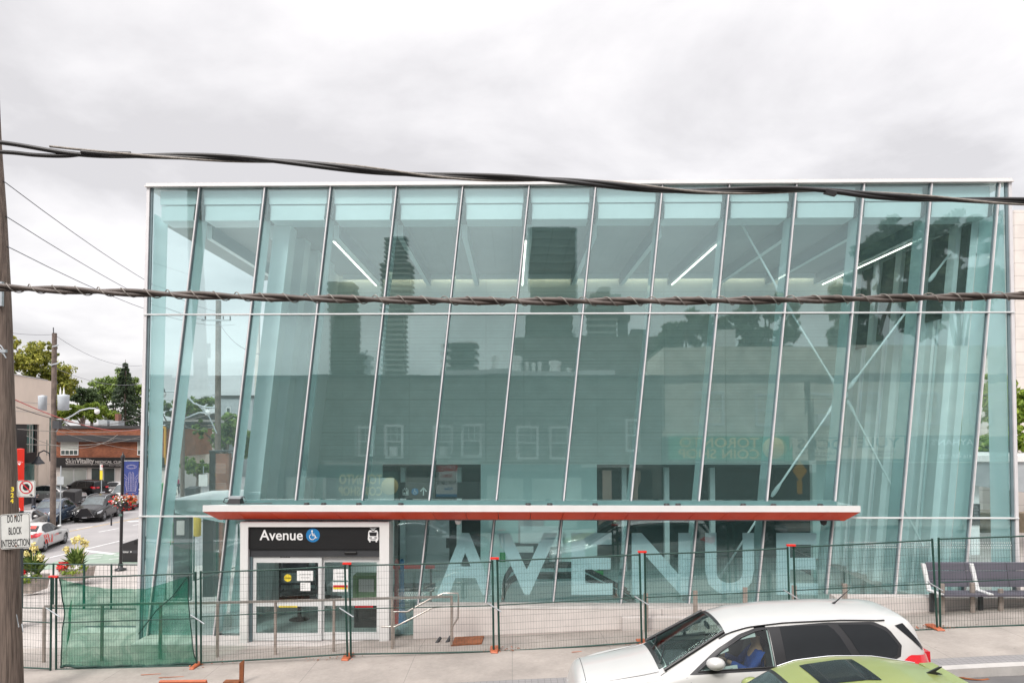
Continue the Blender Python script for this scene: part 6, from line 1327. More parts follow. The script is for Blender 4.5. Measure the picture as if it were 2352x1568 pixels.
# ================================================================== vehicles
def smooth_tab(tab, w=.10):
    return lambda s: sum(interp(tab, s+w*k/3) for k in range(-3, 4))/7
mat('paint_white', (.50, .495, .485), .28, var=.02, coat=.6, spec=.5); mat('paint_green', (.25, .29, .095), .28, var=.04, coat=.5); mat('paint_black', (.006, .0065, .008), .25, coat=.35, spec=.3); mat('paint_blue', (.035, .06, .10), .25, coat=.5, spec=.4)
mat('paint_silver', (.42, .41, .40), .28, metal=.4, coat=1, var=.04); mat('paint_grey', (.16, .165, .17), .28, metal=.4, coat=1, var=.04); mat('win_dark', (.010, .012, .014), .08, var=.1, spec=.35); mat('win_mid', (.05, .075, .08), .05, var=.5, scale=3, spec=1.0)
mat('stripe_red', (.80, .05, .03), .4, var=.05); mat('plate_white', (.6, .62, .66), .5); mat('gap', (.10, .10, .10), .6)
SUVT = dict(L=5.0, R=.415, r=.385, wx=(.98, 3.88), zl=.30,
    zt=[(-.1, .45), (0, .62), (.06, .90), (.14, 1.0), (.5, 1.045), (1.0, 1.105), (1.24, 1.155), (2.20, 1.665), (2.5, 1.735), (3.0, 1.772), (3.8, 1.772), (4.45, 1.735), (4.76, 1.675), (4.84, 1.48), (4.95, 1.14), (5.0, .95), (5.04, .60)],
    zb=[(-.1, .42), (0, .55), (.10, .84), (.5, .93), (1.2, 1.03), (1.7, 1.10), (4.3, 1.13), (4.85, 1.05), (5.0, .6)],
    wt=[(0, .55), (.2, .70), (1.2, .78), (2.22, .635), (2.6, .62), (4.3, .63), (4.75, .62), (4.9, .70), (5, .66)],
    ws=[(0, .62), (.08, .78), (.22, .88), (.7, .965), (4.3, .975), (4.75, .93), (5, .80)],
    shield=(1.29, 2.17), back=(4.80, 4.93), cr=.10,
    win=[('see', [(1.72, 1.135), (2.08, 1.365), (2.38, 1.525), (2.58, 1.59), (2.765, 1.62), (2.765, 1.155)]), ('dark', [(2.93, 1.155), (2.93, 1.64), (3.62, 1.635), (3.72, 1.50), (3.86, 1.18)]), ('dark', [(3.97, 1.185), (3.83, 1.50), (3.74, 1.635), (4.20, 1.615), (4.38, 1.53), (4.50, 1.34), (4.47, 1.24), (4.36, 1.195)])],
    dlo=[(1.60, 1.10), (2.03, 1.395), (2.36, 1.565), (2.60, 1.635), (3.6, 1.665), (4.24, 1.645), (4.42, 1.56), (4.545, 1.34), (4.51, 1.21), (4.37, 1.16), (3.0, 1.12)])
SEDT = dict(L=4.63, R=.35, r=.325, wx=(.93, 3.63), zl=.22,
    zt=[(-.1, .3), (0, .50), (.06, .66), (.2, .73), (.7, .84), (1.2, .92), (1.42, .97), (2.2, 1.34), (2.55, 1.405), (3.0, 1.41), (3.45, 1.34), (4.15, 1.07), (4.45, 1.02), (4.56, .92), (4.63, .55)],
    zb=[(-.1, .28), (0, .45), (.2, .67), (.7, .78), (1.3, .87), (2., .91), (3.8, .98), (4.3, .965), (4.63, .5)],
    wt=[(0, .45), (.2, .66), (1.3, .72), (2.2, .56), (3.3, .53), (4.1, .66), (4.63, .58)],
    ws=[(0, .55), (.08, .72), (.22, .82), (.7, .89), (4.0, .90), (4.45, .83), (4.63, .68)],
    shield=(1.46, 2.18), back=(3.50, 4.08), cr=.04,
    win=[('dark', [(1.66, .945), (1.98, 1.13), (2.32, 1.275), (2.62, 1.325), (2.62, .965)]), ('dark', [(2.70, .97), (2.70, 1.33), (3.05, 1.32), (3.38, 1.24), (3.66, 1.09), (3.60, 1.0)])],
    dlo=[(1.56, .92), (1.95, 1.15), (2.3, 1.30), (2.62, 1.35), (3.1, 1.34), (3.42, 1.26), (3.74, 1.09), (3.66, .975), (2.7, .945)])
HATT = dict(L=4.30, R=.38, r=.35, wx=(.85, 3.45), zl=.26,
    zt=[(-.1, .4), (0, .55), (.06, .80), (.14, .90), (.5, .98), (.95, 1.05), (1.12, 1.10), (1.78, 1.50), (2.05, 1.585), (2.5, 1.62), (3.0, 1.60), (3.5, 1.50), (3.75, 1.42), (4.1, 1.15), (4.24, .95), (4.30, .6)],
    zb=[(-.1, .36), (0, .5), (.10, .76), (.5, .88), (1.1, .95), (1.7, 1.0), (3.6, 1.05), (4.1, 1.0), (4.3, .55)],
    wt=[(0, .5), (.2, .66), (1.1, .72), (1.85, .60), (2.2, .60), (3.2, .57), (3.8, .56), (4.2, .62), (4.3, .6)],
    ws=[(0, .6), (.08, .74), (.2, .83), (.6, .89), (3.7, .90), (4.1, .84), (4.3, .72)],
    shield=(1.16, 1.76), back=(3.62, 4.02), cr=.05,
    win=[('dark', [(1.42, 1.03), (1.70, 1.25), (2.0, 1.42), (2.32, 1.47), (2.32, 1.06)]), ('dark', [(2.42, 1.065), (2.42, 1.475), (3.0, 1.45), (3.4, 1.33), (3.55, 1.2), (3.5, 1.1)])],
    dlo=[(1.34, 1.0), (1.68, 1.28), (1.98, 1.45), (2.32, 1.50), (3.05, 1.48), (3.45, 1.36), (3.62, 1.2), (3.55, 1.07), (2.4, 1.03)])
class Car:
    def __init__(s, T, sx=1, sy=1, sz=1, step=.05, wz=1):
        s.T = T; s.sx, s.sy, s.sz, s.step = sx, sy, sz, step; s.L = T['L']*sx
        s.f = {k: smooth_tab(T[k], .05 if k in ('zt', 'zb') else .12) for k in ('zt', 'zb', 'wt', 'ws')}
    def sec(s, u):     # u: unscaled station; returns right half polyline (y, z) from the sill to the roof centre
        T = s.T; zt, zb, wt, ws = (s.f[k](u) for k in ('zt', 'zb', 'wt', 'ws')); e = min(u, T['L']-u); zl = T['zl']+.10*max(0, 1-e/.45); zb = min(zb, zt-T['cr']*.5); cr = min(max(T['cr'], .115*sstep(T['shield'][0]+.25, T['shield'][0]-.1, u))-.04*sstep(T['L']-.7, T['L']-.3, u)*(T['cr'] > .08), zt-zb); ws = max(ws, wt+.02)
        zr = zt-cr; h = zb-zl
        P = [(0, zl), (ws-.10, zl), (ws-.035, zl+.04*h), (ws-.012, zl+.18*h), (ws-.018, zl+.42*h), (ws, zl+.62*h), (ws-.004, zl+.80*h), (ws-.022, zl+.93*h), (ws-.05, zb)]
        for k in (1, 2, 3, 4): t = k/5; P.append((lerp(ws-.055, wt+.02, t)+.018*math.sin(math.pi*t), lerp(zb, zr-.01, t)))
        P += [(wt+.012, zr), (wt-.025, zr+cr*.28), (wt*.82, zr+cr*.58), (wt*.5, zr+cr*.87), (wt*.22, zt-.002), (0, zt)]
        return P
    def side(s, u, z):
        P = s.sec(u)[1:14]
        for (y0, z0), (y1, z1) in zip(P, P[1:]):
            if z <= z1: return lerp(y0, y1, (z-z0)/(z1-z0) if z1 > z0 else 0)
        return P[-1][0]
    def top(s, u, y):
        P = s.sec(u)[13:]; y = abs(y)
        for (y0, z0), (y1, z1) in zip(P, P[1:]):
            if y >= y1: return lerp(z0, z1, (y0-y)/(y0-y1) if y0 > y1 else 0) if y <= y0 else z0
        return P[-1][1]
    def pt(s, u, y, z): return Vector(((s.T['L']/2-u)*s.sx, y*s.sy, z*s.sz))
def poly_cols(poly, n):
    xs = [p[0] for p in poly]; x0, x1 = min(xs), max(xs); out = []
    for i in range(n+1):
        x = lerp(x0+.002, x1-.002, i/n); zz = []
        for (a, b), (c, d) in zip(poly, poly[1:]+poly[:1]):
            if (a-x)*(c-x) <= 0 and a != c: zz.append(lerp(b, d, (x-a)/(c-a)))
        out.append((x, min(zz), max(zz)))
    return out
def inpoly(poly, x, z):
    c = False
    for (a, b), (d, e) in zip(poly, poly[1:]+poly[:1]):
        if (b > z) != (e > z) and x < (d-a)*(z-b)/(e-b)+a: c = not c
    return c
def make_car(name, label, cat, T, paint, sx=1, sy=1, sz=1, step=.06, see=False, rim='rim', group=None, glassm='win_dark', rails=False, lamp='head_light', detail=True):
    C = Car(T, sx, sy, sz); o = thing(name, label, cat, (0, 0, 0), 0, group); Lr = T['L']
    st = [0, .02, .05, .09, .14, .2]+frange(.26, Lr-.26, step)+[Lr-.2, Lr-.14, Lr-.09, Lr-.05, Lr-.02, Lr]
    mb = MB(); vs = []; n = len(C.sec(1)); full = 2*n-2; info = []
    for u in st:
        P = C.sec(u); ring_ = [(y, z) for y, z in P]+[(-y, z) for y, z in P[-2:0:-1]]
        for y, z in ring_:
            uu, zz = u, z
            if abs(y) > .5 and z < P[8][1]:
                for wx in T['wx']:
                    dx, dz = u-wx, z-T['r']; d = math.hypot(dx, dz); R_ = T['R']
                    if R_-.05 < d < R_+.035: uu, zz = wx+dx*R_/d, T['r']+dz*R_/d
            info.append((uu, y, zz)); vs.append(C.pt(uu, y, zz))
    fs = []; see_polys = [p for k, p in T['win'] if k == 'see'] if see else []
    def shrink(poly, f=.0):
        cx = sum(p[0] for p in poly)/len(poly); cy = sum(p[1] for p in poly)/len(poly); return [(cx+(a-cx)*(1-f), cy+(b-cy)*(1-f)) for a, b in poly]
    sp_ = [shrink(p, .03) for p in see_polys]
    for i in range(len(st)-1):
        for j in range(full):
            q = [i*full+j, i*full+(j+1) % full, (i+1)*full+(j+1) % full, (i+1)*full+j]; I = [info[k] for k in q]; drop = False
            for wx in T['wx']:
                if all(abs(y) > .45 and math.hypot(u-wx, z-T['r']) <= T['R']+.006 for u, y, z in I): drop = True
            if see:
                if j % full in range(8, 13) or (full-j-1) in range(8, 13):
                    uc, zc = sum(k[0] for k in I)/4, sum(k[2] for k in I)/4
                    if any(inpoly(p, uc, zc) for p in sp_): drop = True
                a, b = T['shield']; uc = sum(k[0] for k in I)/4; yc = abs(sum(k[1] for k in I)/4)
                if a+.03 < uc < b-.02 and 14 <= min(j, full-1-j) : drop = True
            if not drop: fs.append(tuple(q))
    fs.append(tuple(range(full))[::-1]); fs.append(tuple((len(st)-1)*full+j for j in range(full)))
    mb.add(vs, fs, True); body = mb.build('body', paint, o)
    mb = MB()
    for u0, u1 in ((.3, T['wx'][0]-T['R']-.02), (T['wx'][0]+T['R']+.02, T['wx'][1]-T['R']-.02), (T['wx'][1]+T['R']+.02, Lr-.3)):
        a, b = C.pt(u1, -.80, .2), C.pt(u0, .80, T['zl']+.02); mb.box(a.x, b.x, a.y, b.y, a.z, b.z)
    for wx in T['wx']:
        a, b = C.pt(wx+T['R'], -.60, .25), C.pt(wx-T['R'], .60, .80 if T['L'] > 4.8 else .70); mb.box(a.x, b.x, a.y, b.y, a.z, b.z)
    mb.build('underbody', 'under', o)
    def sidepatch(poly, s, off, m, nm, par=o, n=14, th=0, k=4):
        mb = MB(); vs = []; cols = poly_cols(poly, n)
        for x, a, b in cols:
            for t in range(k+1): z = lerp(a, b, t/k); vs.append(C.pt(x, s*(C.side(x, z)+off), z))
        F = [(i*(k+1)+t, (i+1)*(k+1)+t, (i+1)*(k+1)+t+1, i*(k+1)+t+1) for i in range(n) for t in range(k)]
        if s > 0: F = [f[::-1] for f in F]
        return mb.add(vs, F, True).build(nm, m, par)
    def toppatch(u0, u1, inset, off, m, nm, par=o, nu=10, ny=10, wf=None, y0=-1, y1=1):
        mb = MB(); vs = []
        for i in range(nu+1):
            u = lerp(u0, u1, i/nu); w = (C.f['wt'](u)-inset) if wf is None else wf(i/nu)
            for j in range(ny+1): y = w*lerp(y0, y1, j/ny); vs.append(C.pt(u, y, C.top(u, y)+off/C.sz))
        F = [(i*(ny+1)+j, i*(ny+1)+j+1, (i+1)*(ny+1)+j+1, (i+1)*(ny+1)+j) for i in range(nu) for j in range(ny)]
        return mb.add(vs, F, True).build(nm, m, par)
    def dloring(s):    # black frame round the side glass, open where the panes are
        if not see: return sidepatch(T['dlo'], s, .004, 'black_trim', 'window_trim', n=26)
        mb = MB(); cols = poly_cols(T['dlo'], 60); k = 14
        vs = []; inf = []
        for x, a, b in cols:
            for t in range(k+1): z = lerp(a, b, t/k); vs.append(C.pt(x, s*(C.side(x, z)+.004), z)); inf.append((x, z))
        F = []
        for i in range(60):
            for t in range(k):
                q = (i*(k+1)+t, (i+1)*(k+1)+t, (i+1)*(k+1)+t+1, i*(k+1)+t+1); uc, zc = sum(inf[v][0] for v in q)/4, sum(inf[v][1] for v in q)/4
                if any(inpoly(shrink(p, .02), uc, zc) for p in see_polys): continue
                F.append(q if s < 0 else q[::-1])
        return mb.add(vs, F, True).build('window_trim', 'black_trim', o)
    for s in (-1, 1):
        dloring(s)
        for kind, p in T['win']:
            if kind == 'see' and see:
                sidepatch(p, s, .007, 'glass_car', 'side_window'); cs = p+p[:1]
                MB().tube([C.pt(a, s*(C.side(a, b)+.007), b) for a, b in cs], .012, 6).build('window_seal', 'black_trim', o)
            else: sidepatch(p, s, .008, glassm, 'side_window')
        if detail:
            for wx, nm in ((T['wx'][0], 0), (T['wx'][1], 1)):
                mb = MB(); k = 22; vs = []       # wheel arch lip
                for q in range(k+1):
                    a = R(-14+208*q/k)
                    for rr, off in ((T['R']-.03, .006), (T['R']+.03, .010)):
                        u_, z_ = wx+math.cos(a)*rr, T['r']+math.sin(a)*rr; z_ = max(z_, T['zl']+.0); vs.append(C.pt(u_, s*(C.side(u_, max(z_, T['zl']+.05))+off), z_))
                F = [(2*q, 2*q+1, 2*q+3, 2*q+2) for q in range(k)]; F = F if s > 0 else [f[::-1] for f in F]
                mb.add(vs, F, True).build('wheel_arch', paint, o)
            for xs in ([T['win'][0][1][-1][0]+.08], [T['wx'][1]-T['R']-.02], [T['win'][0][1][0][0]-.12]):
                x = xs[0]; zt_ = T['zb'][4][1]; sidepatch([(x, T['zl']+.12), (x+.012, T['zl']+.12), (x+.014, zt_-.02), (x+.002, zt_-.02)], s, .003, 'gap', 'door_gap', n=1, k=6)
            for x in (T['win'][0][1][-1][0]-.10, T['wx'][1]-T['R']-.02):
                zh = T['zb'][4][1]-.17; y = C.side(x, zh); a, b = C.pt(x, s*(y+.035), zh), C.pt(x-.20, s*(y+.035), zh-.01); MB().tube([a-Vector((0, s*.02, 0)), a, b, b-Vector((0, s*.02, 0))], .013, 6).build('door_handle', 'chrome', o)
            x, z = T['win'][0][1][0][0]+.20, T['win'][0][1][0][1]+.11; y = C.side(x, z)
            mb = MB(); mb.ball(C.pt(x+.02, s*(y+.17), z+.02), .135, 8, (.95, .9, .62)); mr = mb.build('mirror', paint, o); MB().bar(C.pt(x-.0, s*(y-.01), z-.05), C.pt(x, s*(y+.12), z-.04), .05, .04).build('mirror_arm', 'black_trim', mr)
            if rails: MB().tube([C.pt(u, s*(C.f['wt'](u)-.03), C.top(u, C.f['wt'](u)-.03)+(.035 if 2.2 < u < Lr-.6 else .0)) for u in frange(2.0, Lr-.5, .25)], .016, 6).build('roof_rail', 'galv' if rails == 1 else 'chrome', o)
    sh = T['shield']
    if see:
        toppatch(sh[0], sh[1], .035, .006, 'glass_car', 'windscreen', nu=12); 
        toppatch(sh[0]-.06, sh[0]+.04, -.0, .004, 'black_trim', 'cowl', nu=3); toppatch(sh[1]-.03, sh[1]+.01, .02, .008, 'black_trim', 'screen_trim', nu=2)
        for s in (-1, 1): MB().tube([C.pt(u, s*(C.f['wt'](u)-.03), C.top(u, C.f['wt'](u)-.03)+.016) for u in frange(sh[0], sh[1], .05)], .028, 8).build('screen_trim', 'black_trim', o)
        for y in (.55, -.05): MB().tube([C.pt(sh[0]-.02, y, C.top(sh[0], y)+.02), C.pt(sh[0]+.10, y-.32, C.top(sh[0]+.10, y-.32)+.03), C.pt(sh[0]+.13, y-.5, C.top(sh[0]+.13, y-.5)+.02)], .009, 5).build('wiper', 'black_trim', o)
    else:
        toppatch(sh[0]-.05, sh[1]+.01, .02, .004, 'black_trim', 'screen_trim'); toppatch(sh[0]+.01, sh[1]-.03, .06, .007, glassm if glassm != 'win_dark' else 'win_mid', 'windscreen')
    bk = T['back']; toppatch(bk[0], bk[1], .03, .005, 'win_dark', 'rear_window')
    for s in (-1, 1):     # lamps
        z1 = T['zb'][2][1]
        sidepatch([(.10, z1-.22), (.05, z1-.10), (.30, z1-.02), (.66, z1+.02), (.62, z1-.04), (.34, z1-.17)], s, .006, lamp, 'headlight', n=12)
        zz = T['zb'][-2][1]+(.20 if T['L'] > 4.8 else .11); sidepatch([(Lr-.50, zz-.10), (Lr-.38, zz-.03), (Lr-.06, zz-.06), (Lr-.05, zz-.24), (Lr-.2, zz-.23)], s, .030, 'tail_red', 'taillight', n=10)
        y = .42; a = C.pt(0, s*.30, z1-.26); b = C.pt(0, s*.56, z1-.12)
        MB().hexa([Vector((a.x-.10, a.y, a.z)), Vector((a.x+.005, a.y, a.z)), Vector((a.x-.04, b.y, a.z+.03)), Vector((a.x-.14, b.y, a.z+.03)), Vector((a.x-.10, a.y, b.z-.02)), Vector((a.x-.01, a.y, b.z-.02)), Vector((a.x-.05, b.y, b.z)), Vector((a.x-.14, b.y, b.z))]).build('headlight', lamp, o)
        a, b = C.pt(Lr, s*.34, zz-.22), C.pt(Lr, s*.64, zz-.07); MB().box(a.x-.012, a.x+.09, min(a.y, b.y), max(a.y, b.y), a.z, b.z).build('taillight', 'tail_red', o)
    a = C.pt(0, 0, z1-.45); hw = .40*sy; MB().prism([(-hw*.8, -.10), (hw*.8, -.10), (hw, .05), (hw*.82, .20), (-hw*.82, .20), (-hw, .05)], (a.x+.012, 0, a.z+.05), (0, 1, 0), (0, 0, 1), .05).build('grille', 'black_trim', o)
    MB().box(a.x+.012, a.x+.022, -.15, .15, a.z-.02, a.z+.08).build('licence_plate', 'plate_white', o)
    a = C.pt(Lr, 0, .62*1); MB().box(a.x-.02, a.x-.004, -.26*sy, .26*sy, a.z-.07, a.z+.07).build('licence_plate', 'plate_white', o)
    for wx in T['wx']:
        for s in (-1, 1):
            c = C.pt(wx, s*(C.side(wx, .75)-.13), T['r']); r = T['r']*sz; c.z = r; w = .115
            ty = MB().lathe([(r*.62, -w), (r*.93, -w), (r, -w*.75), (r, w*.75), (r*.93, w), (r*.62, w)], c, 'Y', 28); t = ty.build('wheel', 'rubber', o)
            mb = MB(); e = s*(w-.015); mb.lathe([(r*.66, e-s*.02), (r*.66, e), (r*.60, e+s*.004), (r*.58, e-s*.03)], c, 'Y', 28); mb.lathe([(r*.60, e-s*.07), (0, e-s*.07)], c, 'Y', 20)
            for q in range(5):
                a = R(72*q+18); d = Vector((math.cos(a), 0, math.sin(a))); dd = Vector((-d.z, 0, d.x))
                for k_ in (-1, 1): p0 = c+Vector((0, e-s*.012, 0))+d*r*.1; p1 = c+Vector((0, e-s*.008, 0))+d*r*.61+dd*k_*r*.10; mb.bar(p0, p1, .035, .02, up=(0, 1, 0))
            mb.lathe([(r*.13, e+s*.0), (0, e+s*.004)], c, 'Y', 12); mb.build('rim', rim, t)
            MB().lathe([(r*.57, e-s*.075), (r*.57, e-s*.06), (0, e-s*.06)], c, 'Y', 16).build('brake_disc', 'under', t)
    return o, C, sidepatch, toppatch
def put(o, x, y, z, rz, pitch=0): o.location = (x, y, z); o.rotation_euler = (0, pitch, rz)

# white SUV in the near lane of the far side, facing left
sv, C, sp_, tp_ = make_car('parked_suv', 'large white sport utility car with driver in the near lane', 'car', SUVT, 'paint_white', sy=.95, sz=.975, step=.04, see=True)
def rail_pts(s): return [C.pt(u, s*(C.f['wt'](u)+.012), C.top(u, C.f['wt'](u))+.004) for u in frange(2.08, 4.40, .1)]
for s in (-1, 1): MB().tube(rail_pts(s), .011, 6).build('roof_gutter', 'black_trim', sv)
sp_([(4.52, 1.585), (4.64, 1.61), (4.88, 1.27), (4.85, 1.24), (4.70, 1.40)], 1, .006, 'win_dark', 'rear_quarter_trim', n=12)
sp_([(4.52, 1.585), (4.64, 1.61), (4.88, 1.27), (4.85, 1.24), (4.70, 1.40)], -1, .006, 'win_dark', 'rear_quarter_trim', n=12)
MB().tube([C.pt(3.95, .0, C.top(3.95, 0)), C.pt(4.0, 0, C.top(3.95, 0)+.03), C.pt(4.22, -.02, C.top(3.95, 0)+.20)], [.022, .012, .004], 8).build('aerial', 'black_trim', sv)
mb = MB()      # body creases seen as fine shadow lines: bonnet edges
for s in (-1, 1): mb.tube([C.pt(u, s*lerp(.62, .70, (u-.2)/1.0), C.top(u, .66)+.002) for u in frange(.25, 1.22, .1)], .004, 4)
mb.tube([C.pt(.22, y, C.top(.22, y)+.002) for y in frange(-.6, .6, .1)], .005, 4); mb.build('bonnet_gap', 'gap', sv)
mb = MB(); mb.box(-1.45, -1.05, .10, .62, .45, .62) 
def seat(xc, yc, par):
    s = MB(); s.rbox((xc+.1, yc, .58), (.55, .5, .16)); s.hexa([(xc-.28, yc-.25, .6), (xc-.10, yc-.25, .6), (xc-.10, yc+.25, .6), (xc-.28, yc+.25, .6), (xc-.42, yc-.23, 1.22), (xc-.30, yc-.23, 1.22), (xc-.30, yc+.23, 1.22), (xc-.42, yc+.23, 1.22)]); s.rbox((xc-.38, yc, 1.34), (.09, .26, .20)); s.build('seat', 'seat_grey', par, bevel=.03, seg=2)
seat(-.05, .40, sv); seat(-.05, -.40, sv)
MB().hexa([(.58, -.66, .70), (1.12, -.66, .75), (1.12, .66, .75), (.58, .66, .70), (.62, -.66, .96), (1.12, -.62, .97), (1.12, .62, .97), (.62, .66, .96)]).build('dashboard', 'seat_grey', sv)
MB().box(-2.0, 1.3, -.75, .75, .36, .44).build('floor_pan', 'seat_grey', sv); MB().box(-.62, -.56, -.7, .7, .45, 1.05).build('rear_bulkhead', 'seat_grey', sv); 
for s in (-1, 1): MB().box(-.6, .95, s*.86-.02, s*.86+.02, .45, 1.04).build('door_lining', 'seat_grey', sv)
st_ = MB(); pts = [Vector((.50+.06*math.sin(R(a)), .40+.18*math.cos(R(a)), 1.04+.17*math.sin(R(a)))) for a in range(0, 361, 20)]; st_.tube(pts, .016, 6, False).build('steering_wheel', 'black_trim', sv)
MB().rbox((.42, 0, 1.50), (.03, .22, .07)).build('inner_mirror', 'black_trim', sv)
SX, SY = XX(1311, 10.15)+2.5+.05, 10.95
slope = math.atan(.047)
sz0 = lambda x: fenceZ(x)-.15
put(sv, SX, SY, sz0(SX)-.02, math.pi, slope)
dr = person('person driving the white car in a blue jacket, hand on the wheel', (SX+.05, SY-.40, sz0(SX)+.50), math.pi, 1.72, 'blue_cloth', 'trousers', 'sit')

# green hatchback, nearest, only its roof in view
gh, C, sp_, tp_ = make_car('hatchback', 'lime green car with dark sunroof at the bottom right, only its roof in view', 'car', HATT, 'paint_green', step=.04, glassm='win_dark')
tp_(2.02, 2.66, 0, .006, 'win_dark', 'sunroof', wf=lambda t: .33+.03*t); 
for s in (-1, 1): MB().tube([C.pt(u, s*(C.f['wt'](u)-.02), C.top(u, C.f['wt'](u)-.02)+.006) for u in frange(1.85, 3.5, .1)], .008, 5).build('roof_gutter', 'chrome', gh)
MB().prism([(-.13, 0), (.10, 0), (.02, .035), (.10, .085), (.07, .085)][::1], C.pt(3.42, .012, C.top(3.42, 0)-.005), Vector((-1, 0, 0)), EZ, .024).build('aerial_fin', 'black_trim', gh)
MB().rbox(C.pt(3.58, 0, C.top(3.58, 0)+.01), (.16, .9, .02)).build('rear_spoiler', 'paint_green', gh)
GX = XX(1802, 8.6)-1.80+2.22
put(gh, GX, 8.45, sz0(GX)-.02, math.pi, slope)

# dark sedans on the near side, visible only mirrored in the glass
sd1, *_ = make_car('sedan', 'dark grey sedan mirrored in the glass right of the entrance doors', 'car', SEDT, 'paint_grey', step=.08, rim='rim'); put(sd1, -3.6, 5.2, sz0(-3.6), 0, 0)
sd2, *_ = make_car('sedan', 'silver sedan mirrored in the lower left glass', 'car', SEDT, 'paint_silver', step=.08); put(sd2, -9.4, 9.0, sz0(-9)-.05, math.pi, 0)
sd3, *_ = make_car('sedan', 'dark sedan mirrored behind the last two frosted letters', 'car', SEDT, 'paint_black', step=.08); put(sd3, 7.6, 5.0, sz0(7.6), 0, -slope)

# left street traffic
def street(o, px, pyb, ang, dx=0):      # centre by pixel column and tyre line on the lower street; ang measured from looking away (+Y), positive turning left
    x, y = gp(px, pyb); put(o, x+dx, y, BASEZ, R(90)+R(ang))
c1, C, sp_, tp_ = make_car('crossover', 'black crossover with large silver edged grille waiting left of the flower basket', 'car', SUVT, 'paint_black', .97, .97, .95, step=.08, rim='rim', rails=1)
k = MB(); x = 4.85/2+.035
for s in (-1, 1): k.bar((x, s*.20, .98), (x, s*.46, .62), .035, .02, up=(1, 0, 0)); k.bar((x, s*.46, .62), (x, s*.62, .42), .035, .02, up=(1, 0, 0))
k.bar((x, -.60, .42), (x, .60, .42), .035, .02, up=(1, 0, 0)); k.bar((x, -.22, .98), (x, .22, .98), .03, .02, up=(1, 0, 0)); k.build('grille_frame', 'chrome', c1)
MB().prism([(-.58, .44), (.58, .44), (.44, .64), (.20, .96), (-.20, .96), (-.44, .64)], (x-.01, 0, 0), (0, 1, 0), (0, 0, 1), .03).build('grille', 'black_trim', c1)
c2, C, sp_, tp_ = make_car('crossover', 'small dark blue crossover with round headlamps and silver roof rails on the street', 'car', HATT, 'paint_blue', .98, 1.0, 1.0, step=.08, rim='rim_dark', rails=2)
for s in (-1, 1): MB().lathe([(.0, .03), (.10, .025), (.135, 0), (.135, -.06)], (2.03, s*.56, .80), 'X', 18).build('headlight', 'head_light', c2); MB().lathe([(.135, .0), (.15, .012), (.16, 0), (.15, -.03)], (2.04, s*.56, .80), 'X', 18).build('lamp_ring', 'chrome', c2)
MB().prism([(-.42, .50), (.42, .50), (.46, .62), (.36, .78), (-.36, .78), (-.46, .62)], (2.14, 0, 0), (0, 1, 0), (0, 0, 1), .04).build('grille', 'black_trim', c2); MB().box(2.13, 2.15, -.28, -.20, .66, .70).build('badge', 'sign_red', c2)
c3, C, sp_, tp_ = make_car('patrol_sedan', 'white sedan with red slanted stripes and lettering on its door', 'car', SEDT, 'paint_white', step=.06)
for s in (-1, 1):
    for a in (0, .26, .50): sp_([(3.05+a, .40), (3.17+a, .40), (3.52+a*.9, .90), (3.38+a*.9, .90)], s, .006, 'stripe_red', 'stripe', n=6)
    sp_([(2.78, .38), (2.96, .38), (2.96, .80), (2.84, .80)], s, .006, 'stripe_red', 'stripe', n=4)
    sp_([(3.95, .98), (4.25, .93), (4.28, .99), (4.0, 1.04)], s, .006, 'stripe_red', 'stripe', n=4)
    y = .905; ux1 = Vector((-s*-1, 0, 0)); 
    for txt, m, a, b in (('GARDA', 'stripe_red', 2.55, 2.05), ('WORLD', 'sign_black', 2.03, 1.62)):
        xa, xb = sorted(((4.63/2-a), (4.63/2-b))); kk = MB()
        if s < 0: kk.text(txt, (xa, xb, .66, .76), (0, -y, 0), (1, 0, 0), (0, 0, 1))
        else: kk.text(txt, (-xb, -xa, .66, .76), (0, y, 0), (-1, 0, 0), (0, 0, 1))
        kk.build('door_lettering', m, c3)
tp_(3.52, 3.8, .1, .009, 'stripe_red', 'stripe', y0=-.9, y1=-.4)
street(c1, 224, 1191, 180+11); street(c2, 121, 1201, 180+12); street(c3, 86, 1258, 12)
c4, *_ = make_car('sedan', 'beige grey sedan partly behind the far pole', 'car', SEDT, 'paint_silver', 1.05, 1, 1.05, step=.08); x, y = gp(126, 1152); put(c4, x, y, BASEZ, 0)
c5, *_ = make_car('crossover', 'black crossover parked in front of the clinic windows', 'car', SUVT, 'paint_black', .94, .96, .96, step=.08, rim='rim_dark'); x, y = gp(188, 1144); put(c5, x, y, BASEZ, R(162))
c6, *_ = make_car('pickup_van', 'white van behind the flower basket, next to the glass corner', 'car', SUVT, 'paint_white', 1.05, 1.02, 1.15, step=.08); street(c6, 291, 1166, 180+14)
c7, *_ = make_car('sedan', 'white sedan waiting behind the flower basket and the black post', 'car', SEDT, 'paint_white', step=.09); x, y = gp(262, 1139); put(c7, x, y, BASEZ, R(165))
c8, *_ = make_car('sedan', 'small white car at the foot of the beige pillar', 'car', SEDT, 'paint_white', step=.09); x, y = gp(88, 1138); put(c8, x, y, BASEZ, R(0))
c9, *_ = make_car('sedan', 'silver car half hidden behind the white road sign', 'car', SEDT, 'paint_silver', step=.09); street(c9, 48, 1226, 180+16)
person('person in a denim jacket standing by the beige building wall', (*gp(76.5, 1172), BASEZ), R(20), 1.72, 'denim', 'trousers')
mat('pink_cloth', (.5, .06, .16), .8)
person('person in a pink top walking on the far pavement behind the glass', (*gp(408, 1135), BASEZ), R(180), 1.7, 'pink_cloth', 'trousers')

